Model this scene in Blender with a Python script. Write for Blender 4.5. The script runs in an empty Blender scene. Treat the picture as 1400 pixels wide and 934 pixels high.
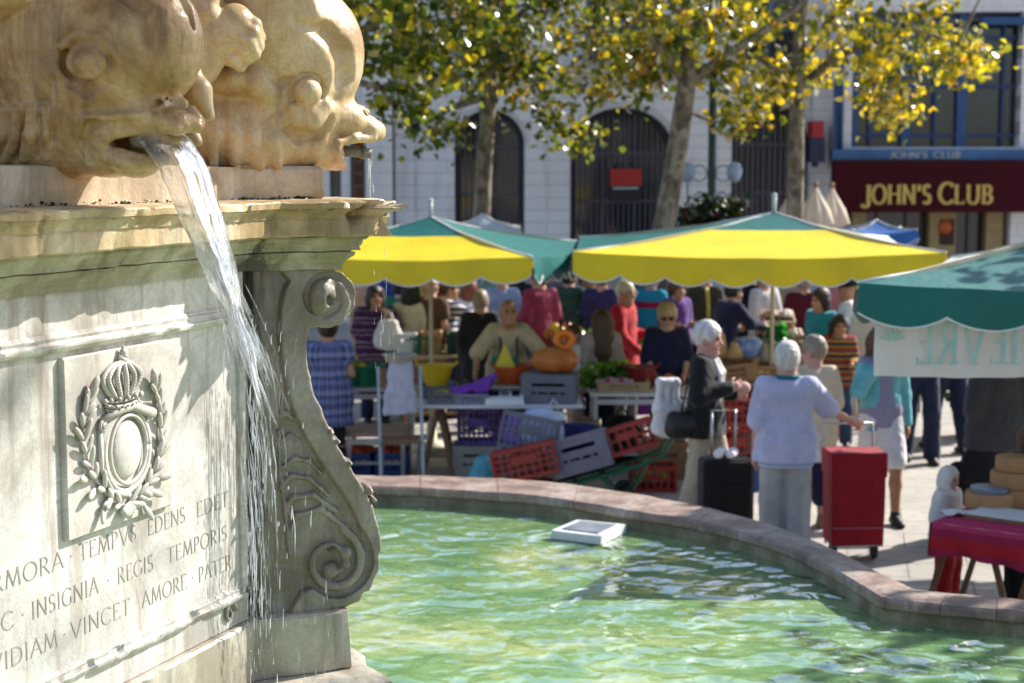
import bpy, math, random
import numpy as np
from mathutils import Vector, Matrix, noise as mnoise
R = math.radians
sin, cos, pi = math.sin, math.cos, math.pi
rnd = random.Random(11)
scene = bpy.context.scene
COL = scene.collection
# ------------------------------------------------------------------ camera model
F, W, H = 2200.0, 1400.0, 934.0
CAMZ = 3.0
TH = math.atan((467 - 232) / F)
CT, ST = cos(TH), sin(TH)
CAM = Vector((0, 0, CAMZ))

def ray(px, py):
    a = (px - W / 2) / F
    b = -(py - H / 2) / F
    return Vector((a, CT + b * ST, -ST + b * CT))

def at(px, py, Y):                      # point seen at a pixel at world depth Y
    r = ray(px, py)
    return CAM + r * (Y / r.y)

def gp(px, py, z=0.0):                  # point seen at a pixel on the level z
    r = ray(px, py)
    return CAM + r * ((z - CAMZ) / r.z)

def on_plane(px, py, p0, nrm):
    r = ray(px, py)
    return CAM + r * ((p0 - CAM).dot(nrm) / r.dot(nrm))

def proj(p):                            # photo pixel of a world point
    v = Vector(p) - CAM
    f = v.y * CT - v.z * ST; u = v.y * ST + v.z * CT
    return W / 2 + F * v.x / f, H / 2 - F * u / f

def gx(px, Y, z=0.0):                   # world x of pixel column px for a point at depth Y and height z
    d = Y * CT - (z - CAMZ) * ST
    return (px - W / 2) / F * d

# ------------------------------------------------------------------ scene objects
def tag(o, label=None, cat=None, group=None, kind=None):
    if label: o['label'] = label
    if cat: o['category'] = cat
    if group: o['group'] = group
    if kind: o['kind'] = kind
    return o

def thing(name, label, cat, loc=(0, 0, 0), rz=0.0, group=None, rot=None):
    o = bpy.data.objects.new(name, None)
    o.empty_display_size = .1
    COL.objects.link(o)
    o.location = loc
    o.rotation_euler = rot if rot else (0, 0, rz)
    return tag(o, label, cat, group)

def mesh_obj(name, verts, faces, mat, parent=None, smooth=False, world=False, mi=None, mats=None):
    me = bpy.data.meshes.new(name)
    if world and parent is not None:
        off = Vector((0, 0, 0)); q = parent
        while q is not None:
            off += Vector(q.location); q = q.parent
        verts = [(v[0] - off.x, v[1] - off.y, v[2] - off.z) for v in verts]
    if isinstance(verts, np.ndarray):
        verts = verts.tolist()
    if isinstance(faces, np.ndarray):
        faces = faces.tolist()
    me.from_pydata(verts, [], faces)
    for m in (mats or [mat]):
        me.materials.append(m)
    if mi is not None:
        me.polygons.foreach_set('material_index', mi)
    if smooth:
        me.polygons.foreach_set('use_smooth', [True] * len(me.polygons))
        if smooth == 'auto':
            try:
                me.set_sharp_from_angle(angle=R(27))
            except Exception:
                pass
    me.update()
    o = bpy.data.objects.new(name, me)
    COL.objects.link(o)
    if parent is not None:
        o.parent = parent
    return o

def frame_from(d, up=Vector((0, 0, 1))):
    d = Vector(d).normalized()
    if abs(d.dot(up)) > .98:
        up = Vector((1, 0, 0))
    s = d.cross(up).normalized()
    return s, s.cross(d).normalized()

class MB:
    def __init__(s):
        s.v, s.f, s.m = [], [], []
        s.cur = 0
    def add(s, vs, fs):
        b = len(s.v)
        s.v += [tuple(v) for v in vs]
        for f in fs:
            s.f.append(tuple(b + i for i in f)); s.m.append(s.cur)
        return s
    def box(s, c, d, rz=0.0, M=None, bev=0.0):
        x, y, z = d[0] / 2, d[1] / 2, d[2] / 2
        c = Vector(c)
        if M is None:
            M = Matrix.Rotation(rz, 3, 'Z')
        if bev <= 0:
            vs = [c + M @ Vector((sx * x, sy * y, sz * z)) for sx in (-1, 1) for sy in (-1, 1) for sz in (-1, 1)]
            return s.add(vs, [(0, 1, 3, 2), (4, 6, 7, 5), (0, 4, 5, 1), (2, 3, 7, 6), (0, 2, 6, 4), (1, 5, 7, 3)])
        b = min(bev, x * .49, y * .49, z * .49)
        rings = []
        for (zz, ins) in ((-z, b), (-z + b, 0), (z - b, 0), (z, b)):
            X, Y = x - ins, y - ins
            o = b if ins == 0 else b * .6
            rings.append([(-X + o, -Y, zz), (X - o, -Y, zz), (X, -Y + o, zz), (X, Y - o, zz), (X - o, Y, zz), (-X + o, Y, zz), (-X, Y - o, zz), (-X, -Y + o, zz)])
        vs = [c + M @ Vector(p) for r in rings for p in r]
        fs = [tuple(reversed(range(8))), tuple(range(24, 32))]
        for k in range(3):
            for i in range(8):
                j = (i + 1) % 8
                fs.append((k * 8 + i, k * 8 + j, k * 8 + 8 + j, k * 8 + 8 + i))
        return s.add(vs, fs)
    def bar(s, a, b, w, h=None):
        a, b = Vector(a), Vector(b)
        d = b - a
        sd, up = frame_from(d)
        M = Matrix((sd, d.normalized(), up)).transposed()
        return s.box((a + b) / 2, (w, d.length, h or w), M=M)
    def tube(s, pts, r, n=8, cap=True, flat=1.0):
        pts = [Vector(p) for p in pts]
        rs = r if isinstance(r, (list, tuple)) else [r] * len(pts)
        vs, fs = [], []
        up = None
        for i, p in enumerate(pts):
            d = (pts[min(i + 1, len(pts) - 1)] - pts[max(i - 1, 0)])
            if d.length < 1e-9: d = Vector((0, 0, 1))
            d.normalize()
            if up is None:
                a, bb = frame_from(d)
            else:
                a = d.cross(up)
                if a.length < 1e-4: a, bb = frame_from(d)
                else:
                    a.normalize(); bb = a.cross(d).normalized()
            up = bb
            for k in range(n):
                t = 2 * pi * k / n
                vs.append(p + a * (cos(t) * rs[i]) + bb * (sin(t) * rs[i] * flat))
        for i in range(len(pts) - 1):
            for k in range(n):
                j = (k + 1) % n
                fs.append((i * n + k, i * n + j, i * n + n + j, i * n + n + k))
        if cap:
            fs.append(tuple(reversed(range(n)))); fs.append(tuple(range((len(pts) - 1) * n, len(pts) * n)))
        return s.add(vs, fs)
    def lathe(s, prof, n=20, c=(0, 0, 0), M=None, wob=None):
        c = Vector(c); vs, fs = [], []
        for (r, z) in prof:
            for k in range(n):
                t = 2 * pi * k / n
                q = r * (wob(t, z) if wob else 1)
                p = Vector((cos(t) * q, sin(t) * q, z))
                vs.append(c + (M @ p if M else p))
        m = len(prof)
        for i in range(m - 1):
            for k in range(n):
                j = (k + 1) % n
                fs.append((i * n + k, i * n + j, i * n + n + j, i * n + n + k))
        if prof[0][0] > 1e-6: fs.append(tuple(reversed(range(n))))
        if prof[-1][0] > 1e-6: fs.append(tuple(range((m - 1) * n, m * n)))
        return s.add(vs, fs)
    def sphere(s, c, r, n=10, m=7, M=None):
        r = (r, r, r) if not isinstance(r, (tuple, list)) else r
        c = Vector(c); vs, fs = [], []
        for i in range(m + 1):
            p = pi * i / m
            for k in range(n):
                t = 2 * pi * k / n
                q = Vector((sin(p) * cos(t) * r[0], sin(p) * sin(t) * r[1], -cos(p) * r[2]))
                vs.append(c + (M @ q if M else q))
        for i in range(m):
            for k in range(n):
                j = (k + 1) % n
                fs.append((i * n + k, i * n + j, i * n + n + j, i * n + n + k))
        return s.add(vs, fs)
    def prism(s, poly, o, u, v, w):             # polygon in (u,v) pushed along w
        o, u, v, w = Vector(o), Vector(u), Vector(v), Vector(w)
        n = len(poly)
        vs = [o + u * p[0] + v * p[1] for p in poly] + [o + u * p[0] + v * p[1] + w for p in poly]
        fs = [tuple(range(n)), tuple(reversed(range(n, 2 * n)))]
        for i in range(n):
            j = (i + 1) % n
            fs.append((i, i + n, j + n, j))
        return s.add(vs, fs)
    def grid(s, rows):
        n, m = len(rows), len(rows[0])
        vs = [p for r in rows for p in r]
        fs = [(i * m + j, i * m + j + 1, i * m + m + j + 1, i * m + m + j) for i in range(n - 1) for j in range(m - 1)]
        return s.add(vs, fs)
    def build(s, name, mat, parent=None, smooth=False, world=False, mats=None):
        return mesh_obj(name, s.v, s.f, mat, parent, smooth, world, s.m if mats else None, mats)

# ------------------------------------------------------------------ sculpting: distance fields turned into surfaces
class Sculpt:
    def __init__(s, lo, hi, h):
        s.lo = np.array(lo, float); s.h = h
        s.n = np.maximum(np.ceil((np.array(hi, float) - s.lo) / h).astype(int) + 1, 4)
        s.ax = [(s.lo[i] + h * np.arange(s.n[i])).astype(np.float32) for i in range(3)]
        s.f = np.full(tuple(s.n), 9.0, np.float32)
    def win(s, lo, hi, pad):
        i0 = np.clip(((np.array(lo) - pad - s.lo) / s.h).astype(int), 0, s.n)
        i1 = np.clip(((np.array(hi) + pad - s.lo) / s.h).astype(int) + 2, 0, s.n)
        if (i1 <= i0).any(): return None, None
        sl = tuple(slice(i0[k], i1[k]) for k in range(3))
        g = (s.ax[0][sl[0]][:, None, None], s.ax[1][sl[1]][None, :, None], s.ax[2][sl[2]][None, None, :])
        return sl, g
    def comb(s, sl, d, k, op):
        a = s.f[sl]
        if op == 'sub': d = -d
        if op == 'add':
            if k > 0:
                q = np.maximum(k - np.abs(a - d), 0) / k
                s.f[sl] = np.minimum(a, d) - q * q * k * .25
            else: s.f[sl] = np.minimum(a, d)
        else:
            if k > 0:
                q = np.maximum(k - np.abs(a - d), 0) / k
                s.f[sl] = np.maximum(a, d) + q * q * k * .25
            else: s.f[sl] = np.maximum(a, d)
    def cone(s, a, b, ra, rb, k=.02, op='add', ax=None, fl=1.0):
        """rounded cone a->b; ax/fl: radius is fl times larger along the unit axis ax"""
        a, b = np.array(a, float), np.array(b, float)
        rm = max(ra, rb) * max(1, fl)
        sl, g = s.win(np.minimum(a, b) - rm, np.maximum(a, b) + rm, k + 3 * s.h)
        if sl is None: return
        qx, qy, qz = g[0] - a[0], g[1] - a[1], g[2] - a[2]
        ba = b - a
        if ax is not None and fl != 1.0:
            ax = np.array(ax, float)
            dt = (qx * ax[0] + qy * ax[1] + qz * ax[2]) * (1 / fl - 1)
            qx, qy, qz = qx + dt * ax[0], qy + dt * ax[1], qz + dt * ax[2]
            ba = ba + ax * (ba @ ax) * (1 / fl - 1)
        L = max(ba @ ba, 1e-9)
        t = np.clip((qx * ba[0] + qy * ba[1] + qz * ba[2]) / L, 0, 1)
        d = np.sqrt((qx - t * ba[0]) ** 2 + (qy - t * ba[1]) ** 2 + (qz - t * ba[2]) ** 2) - (ra + (rb - ra) * t)
        s.comb(sl, d.astype(np.float32), k, op)
    def chain(s, pts, rs, k=.02, op='add', ax=None, fl=1.0):
        if not isinstance(rs, (list, tuple)): rs = [rs] * len(pts)
        for i in range(len(pts) - 1):
            s.cone(pts[i], pts[i + 1], rs[i], rs[i + 1], k, op, ax, fl)
    def ell(s, c, r, k=.02, op='add', M=None):
        c = np.array(c, float); r = np.array(r, float)
        sl, g = s.win(c - r.max(), c + r.max(), k + 3 * s.h)
        if sl is None: return
        qx, qy, qz = g[0] - c[0], g[1] - c[1], g[2] - c[2]
        if M is not None:
            m = np.array(M)
            qx, qy, qz = (m[0, 0] * qx + m[1, 0] * qy + m[2, 0] * qz, m[0, 1] * qx + m[1, 1] * qy + m[2, 1] * qz, m[0, 2] * qx + m[1, 2] * qy + m[2, 2] * qz)
        k0 = np.sqrt((qx / r[0]) ** 2 + (qy / r[1]) ** 2 + (qz / r[2]) ** 2)
        k1 = np.sqrt((qx / r[0] ** 2) ** 2 + (qy / r[1] ** 2) ** 2 + (qz / r[2] ** 2) ** 2) + 1e-6
        s.comb(sl, (k0 * (k0 - 1) / k1).astype(np.float32), k, op)
    def half(s, p, n, k=0):                       # keep the side the normal n points away from
        n = np.array(n, float); n /= np.linalg.norm(n)
        d = (s.ax[0][:, None, None] - p[0]) * n[0] + (s.ax[1][None, :, None] - p[1]) * n[1] + (s.ax[2][None, None, :] - p[2]) * n[2]
        s.comb((slice(None),) * 3, -d.astype(np.float32), k, 'sub')
    def rough(s, amp, scale, seed=0):
        g = [(a * (6.28 * scale)).astype(np.float32) for a in s.ax]
        x, y, z = g[0][:, None, None], g[1][None, :, None], g[2][None, None, :]
        w = np.sin(x + seed + 1.3 * np.sin(y * .7 + seed)) + np.sin(y * 1.1 + 2 * seed + 1.2 * np.sin(z * .8)) + np.sin(z * .9 + 1.4 * np.sin(x * .6 + seed))
        s.f += amp * w / 3
    def surf(s):
        Fd = s.f; S = Fd < 0
        c = np.zeros(tuple(s.n - 1), np.int8)
        for i in (0, 1):
            for j in (0, 1):
                for k in (0, 1):
                    c += S[i:s.n[0] - 1 + i, j:s.n[1] - 1 + j, k:s.n[2] - 1 + k]
        act = (c > 0) & (c < 8)
        I = np.argwhere(act)
        idx = -np.ones(act.shape, np.int64); idx[act] = np.arange(len(I))
        acc = np.zeros((len(I), 3)); cnt = np.zeros(len(I))
        cs = [(i, j, k) for i in (0, 1) for j in (0, 1) for k in (0, 1)]
        for a in cs:
            for ax in range(3):
                if a[ax] == 0:
                    b = list(a); b[ax] = 1
                    fa = Fd[I[:, 0] + a[0], I[:, 1] + a[1], I[:, 2] + a[2]]
                    fb = Fd[I[:, 0] + b[0], I[:, 1] + b[1], I[:, 2] + b[2]]
                    m = (fa < 0) != (fb < 0)
                    t = np.where(m, fa / np.where(m, fa - fb, 1), 0)
                    p = np.tile(np.array(a, float), (len(I), 1)); p[:, ax] += t
                    acc += p * m[:, None]; cnt += m
        V = s.lo + (I + acc / cnt[:, None]) * s.h
        faces = []
        for ax in range(3):
            u, v = (ax + 1) % 3, (ax + 2) % 3
            sa = [slice(None)] * 3; sb = [slice(None)] * 3
            for q in (u, v):
                sa[q] = slice(1, -1); sb[q] = slice(1, -1)
            sa[ax] = slice(0, -1); sb[ax] = slice(1, None)
            A, B = S[tuple(sa)], S[tuple(sb)]
            for (mask, flip) in ((A & ~B, False), (~A & B, True)):
                E = np.argwhere(mask)
                if len(E) == 0: continue
                E[:, u] += 1; E[:, v] += 1
                quad = []
                for (du, dv) in ((-1, -1), (0, -1), (0, 0), (-1, 0)):
                    q = E.copy(); q[:, u] += du; q[:, v] += dv
                    quad.append(idx[q[:, 0], q[:, 1], q[:, 2]])
                quad = np.stack(quad if not flip else quad[::-1], 1)
                faces.append(quad[(quad >= 0).all(1)])
        return V, np.concatenate(faces) if faces else np.zeros((0, 4), int)
    def reach(s, x, z, top=True):
        i = int(round((x - s.lo[0]) / s.h)); k = int(round((z - s.lo[2]) / s.h))
        col = s.f[min(max(i, 0), s.n[0] - 1), :, min(max(k, 0), s.n[2] - 1)]
        w = np.where(col < 0)[0]
        return float(s.ax[1][w[-1 if top else 0]]) if len(w) else 0.0
    def build(s, name, mat, parent=None, T=None, smooth=True):
        V, Fc = s.surf()
        if T is not None:
            V = T(V)
        return mesh_obj(name, V, Fc, mat, parent, smooth)

# ------------------------------------------------------------------ materials
MATS = {}
class NT:
    def __init__(s, name):
        m = bpy.data.materials.new(name); m.use_nodes = True
        s.m = m; s.t = m.node_tree; s.t.nodes.clear()
        s.out = s.n('ShaderNodeOutputMaterial')
        s.b = s.n('ShaderNodeBsdfPrincipled')
        s.l(s.b.outputs[0], s.out.inputs[0])
        s.tc = s.n('ShaderNodeTexCoord')
    def n(s, typ, **kw):
        q = s.t.nodes.new(typ)
        for k, v in kw.items(): setattr(q, k, v)
        return q
    def l(s, a, b): s.t.links.new(a, b)
    def noise(s, scale, detail=4, rough=.55, stretch=None, coord='Object', dist=0.0, off=None):
        q = s.n('ShaderNodeTexNoise')
        q.inputs['Scale'].default_value = scale; q.inputs['Detail'].default_value = detail
        q.inputs['Roughness'].default_value = rough; q.inputs['Distortion'].default_value = dist
        src = s.tc.outputs[coord]
        if stretch or off:
            mp = s.n('ShaderNodeMapping')
            mp.inputs['Scale'].default_value = stretch or (1, 1, 1)
            mp.inputs['Location'].default_value = off or (0, 0, 0)
            s.l(src, mp.inputs[0]); src = mp.outputs[0]
        s.l(src, q.inputs['Vector'])
        return q.outputs['Fac']
    def ramp(s, fac, stops, interp='LINEAR'):
        q = s.n('ShaderNodeValToRGB'); q.color_ramp.interpolation = interp
        e = q.color_ramp.elements
        while len(e) < len(stops): e.new(.5)
        for el, (p, c) in zip(e, stops):
            el.position = p
            el.color = (c, c, c, 1) if isinstance(c, (int, float)) else (*c[:3], 1)
        s.l(fac, q.inputs[0])
        return q.outputs[0]
    def mix(s, fac, a, b, mode='MIX'):
        q = s.n('ShaderNodeMix', data_type='RGBA', blend_type=mode)
        for (v, i) in ((fac, 0), (a, 6), (b, 7)):
            if hasattr(v, 'is_linked'): s.l(v, q.inputs[i])
            else: q.inputs[i].default_value = v if i == 0 else (*v[:3], 1)
        return q.outputs[2]
    def math(s, op, a, b=0.0):
        q = s.n('ShaderNodeMath', operation=op)
        for i, v in enumerate((a, b)):
            if hasattr(v, 'is_linked'): s.l(v, q.inputs[i])
            else: q.inputs[i].default_value = v
        return q.outputs[0]
    def bump(s, fac, strength, dist=.02, prev=None):
        q = s.n('ShaderNodeBump'); q.inputs['Strength'].default_value = strength; q.inputs['Distance'].default_value = dist
        s.l(fac, q.inputs['Height'])
        if prev is not None: s.l(prev, q.inputs['Normal'])
        return q.outputs[0]
    def base(s, c): 
        if hasattr(c, 'is_linked'): s.l(c, s.b.inputs['Base Color'])
        else: s.b.inputs['Base Color'].default_value = (*c[:3], 1)
    def set(s, **kw):
        for k, v in kw.items(): s.b.inputs[k.replace('_', ' ')].default_value = v
        return s

def mat(name, col, col2=None, rough=.7, scale=7, bump=.15, bscale=40, bdist=.01, metal=0.0, spec=.4, sheen=0.0, trans=0.0):
    if name in MATS: return MATS[name]
    t = NT(name)
    c2 = col2 or tuple(x * .8 for x in col)
    f = t.noise(scale, 5)
    t.base(t.ramp(f, [(.35, col), (.7, c2)]))
    t.set(Roughness=rough, Metallic=metal)
    t.b.inputs['Specular IOR Level'].default_value = spec
    t.b.inputs['Sheen Weight'].default_value = sheen
    if bump > 0:
        t.l(t.bump(t.noise(bscale, 4), bump, bdist), t.b.inputs['Normal'])
    if trans > 0:
        tr = t.n('ShaderNodeBsdfTranslucent'); tr.inputs[0].default_value = (*col[:3], 1)
        mx = t.n('ShaderNodeMixShader'); mx.inputs[0].default_value = trans
        t.l(t.b.outputs[0], mx.inputs[1]); t.l(tr.outputs[0], mx.inputs[2]); t.l(mx.outputs[0], t.out.inputs[0])
    MATS[name] = t.m
    return t.m

def cloth(name, col, col2=None, sheen=.15, scale=9):
    if name in MATS: return MATS[name]
    t = NT(name)
    c2 = col2 or tuple(x * .82 for x in col)
    t.base(t.ramp(t.noise(scale, 3), [(.38, col), (.68, c2)]))
    t.set(Roughness=.85)
    t.b.inputs['Specular IOR Level'].default_value = .2
    t.b.inputs['Sheen Weight'].default_value = sheen
    b1 = t.bump(t.noise(9, 2, .5, (1, 1, .55), dist=1.2), .55, .035)
    t.l(t.bump(t.noise(260, 2), .12, .004, b1), t.b.inputs['Normal'])
    MATS[name] = t.m
    return t.m

def banded(name, stops, freq, axis=2, cross=None, rough=.85, noise_amt=.15):
    """cloth with coloured bands along an axis; cross = second colour list for a plaid"""
    if name in MATS: return MATS[name]
    t = NT(name)
    sep = t.n('ShaderNodeSeparateXYZ'); t.l(t.tc.outputs['Object'], sep.inputs[0])
    nz = t.math('MULTIPLY', t.noise(14, 2), noise_amt)
    f = t.math('FRACT', t.math('ADD', t.math('MULTIPLY', sep.outputs[axis], freq), nz))
    c = t.ramp(f, stops, 'CONSTANT')
    if cross:
        ang = t.n('ShaderNodeMath', operation='ARCTAN2'); t.l(sep.outputs[1], ang.inputs[0]); t.l(sep.outputs[0], ang.inputs[1])
        f2 = t.math('FRACT', t.math('MULTIPLY', ang.outputs[0], 2.2))
        c = t.mix(.5, c, t.ramp(f2, cross, 'CONSTANT'))
    t.base(c); t.set(Roughness=rough)
    t.b.inputs['Specular IOR Level'].default_value = .2
    t.l(t.bump(t.noise(9, 2, .5, (1, 1, .55), dist=1.2), .5, .03), t.b.inputs['Normal'])
    MATS[name] = t.m
    return t.m

def carved_stone(name, pale, mid, dark, stain=(.10, .06, .03), streak=0.5, moss=None, rough=.62, wet=0.0, bump=.35, coord='Object', vein=0.35, spot=None):
    if name in MATS: return MATS[name]
    t = NT(name)
    n1 = t.noise(3.2, 7, .6, coord=coord, dist=.6)
    c = t.ramp(n1, [(.37, dark), (.48, mid), (.60, pale)])
    # streaks running down
    n2 = t.noise(5.0, 6, .65, (3.0, 3.0, .35), coord=coord, dist=.4)
    c = t.mix(t.math('MULTIPLY', t.ramp(n2, [(.50, 0.0), (.72, 1.0)]), streak), c, stain)
    # fine veins
    n3 = t.noise(7, 9, .7, coord=coord, dist=2.5)
    v = t.ramp(n3, [(.46, 0.0), (.50, 1.0), (.54, 0.0)])
    c = t.mix(t.math('MULTIPLY', v, vein), c, tuple(x * .55 for x in mid))
    if moss:
        n4 = t.noise(6, 6, .6, (1.2, 1.2, .8), coord=coord, off=(3, 1, 7))
        c = t.mix(t.math('MULTIPLY', t.ramp(n4, [(.42, 0.0), (.62, 1.0)]), .75), c, moss)
    if spot:                                        # dark algae where water keeps running down a corner
        vd = t.n('ShaderNodeVectorMath', operation='DISTANCE'); mp = t.n('ShaderNodeMapping'); mp.inputs['Scale'].default_value = (1, 1, 0)
        t.l(t.tc.outputs[coord], mp.inputs[0]); t.l(mp.outputs[0], vd.inputs[0]); vd.inputs[1].default_value = (spot[0], spot[1], 0)
        nn = t.math('MULTIPLY', t.math('SUBTRACT', t.noise(13, 7, .7, (1.5, 1.5, .3), coord=coord), .5), spot[2] * 2.6)
        c = t.mix(t.math('MULTIPLY', t.ramp(t.math('ADD', vd.outputs['Value'], nn), [(spot[2] * .45, 1.0), (spot[2], 0.0)]), .88), c, (.035, .032, .020))
    # grain specks
    n5 = t.noise(120, 3, .6, coord=coord)
    c = t.mix(t.math('MULTIPLY', t.ramp(n5, [(.60, 0.0), (.72, 1.0)]), .35), c, tuple(x * .4 for x in dark))
    t.base(c)
    t.set(Roughness=rough)
    if wet > 0:
        w = t.ramp(t.noise(4, 4, .6, (2, 2, .5), coord=coord), [(.4, rough), (.6, max(.12, rough - wet))])
        t.l(w, t.b.inputs['Roughness'])
    b = t.bump(t.noise(14, 8, .65, coord=coord), bump, .012)
    b = t.bump(t.noise(90, 5, .6, coord=coord), bump * .6, .004, b)
    t.l(b, t.b.inputs['Normal'])
    MATS[name] = t.m
    return t.m

def setup_world():
    w = bpy.data.worlds.new('World'); scene.world = w; w.use_nodes = True
    nt = w.node_tree; nt.nodes.clear()
    o = nt.nodes.new('ShaderNodeOutputWorld'); b = nt.nodes.new('ShaderNodeBackground'); s = nt.nodes.new('ShaderNodeTexSky')
    s.sky_type = 'NISHITA'; s.sun_disc = False
    s.sun_elevation = SUN_EL; s.sun_rotation = pi / 2 - SUN_AZ
    s.air_density = 1.0; s.dust_density = 1.2; s.ozone_density = 1.2
    b.inputs[1].default_value = SKY
    nt.links.new(s.outputs[0], b.inputs[0]); nt.links.new(b.outputs[0], o.inputs[0])
    L = bpy.data.lights.new('sun', 'SUN'); L.energy = SUN; L.angle = R(.5); L.color = (1, .95, .87)
    lo = bpy.data.objects.new('sun', L); COL.objects.link(lo)
    d = Vector((cos(SUN_AZ) * cos(SUN_EL), sin(SUN_AZ) * cos(SUN_EL), sin(SUN_EL)))
    lo.rotation_euler = d.to_track_quat('Z', 'Y').to_euler()
    lo.location = (12, 12, 20)
    cam = bpy.data.cameras.new('camera'); co = bpy.data.objects.new('camera', cam); COL.objects.link(co)
    cam.sensor_width = 36; cam.lens = 36 * F / W; cam.clip_end = 600; cam.clip_start = .1
    co.location = CAM; co.rotation_euler = (pi / 2 - TH, 0, 0)
    cam.dof.use_dof = True; cam.dof.focus_distance = 5.0; cam.dof.aperture_fstop = FSTOP; cam.dof.aperture_blades = 8
    scene.camera = co
    vs = scene.view_settings
    vs.view_transform = 'Standard'; vs.look = 'None'; vs.gamma = 1; vs.exposure = EXPO; vs.use_curve_mapping = False
    cy = scene.cycles
    cy.use_denoising = True; cy.max_bounces = 8; cy.transparent_max_bounces = 16; cy.transmission_bounces = 6
    cy.caustics_reflective = False; cy.caustics_refractive = False; cy.sample_clamp_indirect = 6

SUN_AZ, SUN_EL = R(33), R(37)      # azimuth measured from +X towards +Y
SKY, SUN, EXPO, FSTOP = .12, 5.0, .80, 3.6
# =================================================================== FOUNTAIN
r_ = ray(1530, 232)
D = Vector((r_.x, r_.y, 0)).normalized()          # along the inscribed face, away from the viewer
N = Vector((D.y, -D.x, 0))                         # out of the face
F0 = at(322, 500, 5.2); F0.z = 0
EL = (N - D).normalized(); ER = (N + D).normalized()
M_ = Vector((ER.y, -ER.x, 0))                      # visible side of the right-hand console

def fp(u, z, o=0.0): return F0 + D * u + N * o + Vector((0, 0, z))
def fpx(px, py, o=0.0):
    p = on_plane(px, py, F0 + N * o, N); return (p - F0).dot(D), p.z

uL = fpx(-190, 500)[0]; uR = .055
CL = fp(uL, 0); CR = fp(uR, 0)
SPOT_ = CR - (fp(uL / 2, 0) - N * .6); SPOT = (SPOT_.x, SPOT_.y)
S_dolph = carved_stone('weathered_golden_stone', (.58, .40, .21), (.45, .275, .11), (.25, .13, .042), (.10, .05, .018), .8, rough=.5, wet=.25, bump=.3)
S_dolph2 = carved_stone('pale_golden_stone', (.62, .46, .28), (.52, .36, .18), (.36, .21, .085), (.20, .10, .04), .5, rough=.5, wet=.2, bump=.22)
S_block = carved_stone('block_stone', (.60, .50, .37), (.50, .40, .27), (.33, .25, .16), (.14, .10, .06), .45, rough=.7, bump=.5)
S_corn = carved_stone('cornice_stone', (.60, .49, .33), (.50, .37, .20), (.32, .22, .10), (.10, .06, .03), .75, rough=.6, wet=.2, bump=.45, spot=(SPOT[0], SPOT[1], 0.1))
S_corn2 = carved_stone('mossy_cornice_stone', (.53, .48, .38), (.43, .38, .28), (.28, .24, .16), (.09, .075, .045), .7, moss=(.25, .215, .13), rough=.65, bump=.4, spot=(SPOT[0], SPOT[1], 0.13))
S_marb = carved_stone('pale_marble', (.64, .61, .57), (.53, .50, .465), (.36, .335, .30), (.22, .165, .115), .85, rough=.5, wet=.15, bump=.26, vein=.45)
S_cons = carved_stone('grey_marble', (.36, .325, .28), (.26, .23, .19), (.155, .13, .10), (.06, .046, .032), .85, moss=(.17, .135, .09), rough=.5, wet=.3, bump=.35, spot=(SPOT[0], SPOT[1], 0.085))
S_plin = carved_stone('damp_marble', (.52, .48, .40), (.42, .38, .30), (.30, .26, .20), (.18, .14, .10), .6, rough=.5, wet=.3, bump=.3)
M_groove = mat('dark_letter_strokes', (.27, .245, .21), (.40, .37, .32), rough=.9, bump=0)  # darker strokes stand in for the carved depth of the letters

TL = Vector((-EL.y, EL.x, 0)); 
CW, CLen = .28, .32
E1 = CL + EL * CLen; E0 = E1 - Vector((-EL.y, EL.x, 0)) * CW if False else E1 - ER * CW
E2 = CR + ER * CLen; E3 = E2 - EL * CW
K2 = E3 - ER * CLen; K3 = K2 - N * 1.15; K5 = E0 - EL * CLen; K4 = K5 - N * 1.15
PLAN = [E0, E1, CL, CR, E2, E3, K2, K3, K4, K5]
ROOTL = fp(uL / 2, 0) - N * .6
ped = thing('fountain_pedestal', 'weathered marble fountain pedestal with carved coat of arms, Latin inscription and scroll console', 'fountain', ROOTL)

def sweep(path, prof, step=.025, rough=None):
    """moulding carried round a closed plan; prof = [(offset, z)]"""
    n = len(path); nr = []
    for i in range(n):
        d = (path[(i + 1) % n] - path[i]).normalized(); nr.append(Vector((d.y, -d.x, 0)))
    mit = []
    for i in range(n):
        a, b = nr[i - 1], nr[i]
        m = (a + b) / max(.2, 1 + a.dot(b)); mit.append(m)
    rows = []
    for i in range(n):
        j = (i + 1) % n
        L = (path[j] - path[i]).length; k = max(1, int(L / step))
        for q in range(k):
            t = q / k
            rows.append((path[i].lerp(path[j], t), mit[i].lerp(mit[j], t), nr[i]))
    mb = MB(); m = len(prof); vs = []
    for (p, mt, nn) in rows:
        for (ci, (o, z)) in enumerate(prof):
            q = p + mt * o + Vector((0, 0, z))
            if rough: q = rough(q, o, z, mt)
            vs.append(q)
    R_ = len(rows); fs = []
    for i in range(R_):
        j = (i + 1) % R_
        for c in range(m - 1):
            fs.append((i * m + c, j * m + c, j * m + c + 1, i * m + c + 1))
    mb.add(vs, fs); return mb

def nz(p, s, o=0): return mnoise.noise(Vector((p[0] * s + o, p[1] * s, p[2] * s)))
ENDC = E2 + (ER + M_) * .165 + Vector((0, 0, 2.85))
def worn(q, o, z, mt):
    a = max(0, nz(q, 11) - .28) * .03 + max(0, nz(q, 34, 5) - .2) * .014
    dd = (q - ENDC).length
    if dd < .20:
        a += (.20 - dd) * max(0, .10 + .95 * nz(q, 17, 3))
    if z > 2.85: a *= 1.5
    if o < .05: a *= .2
    return q - mt * a + Vector((0, 0, nz(q, 14, 9) * .0035 - (a * .35 if z > 2.88 else 0)))

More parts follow.
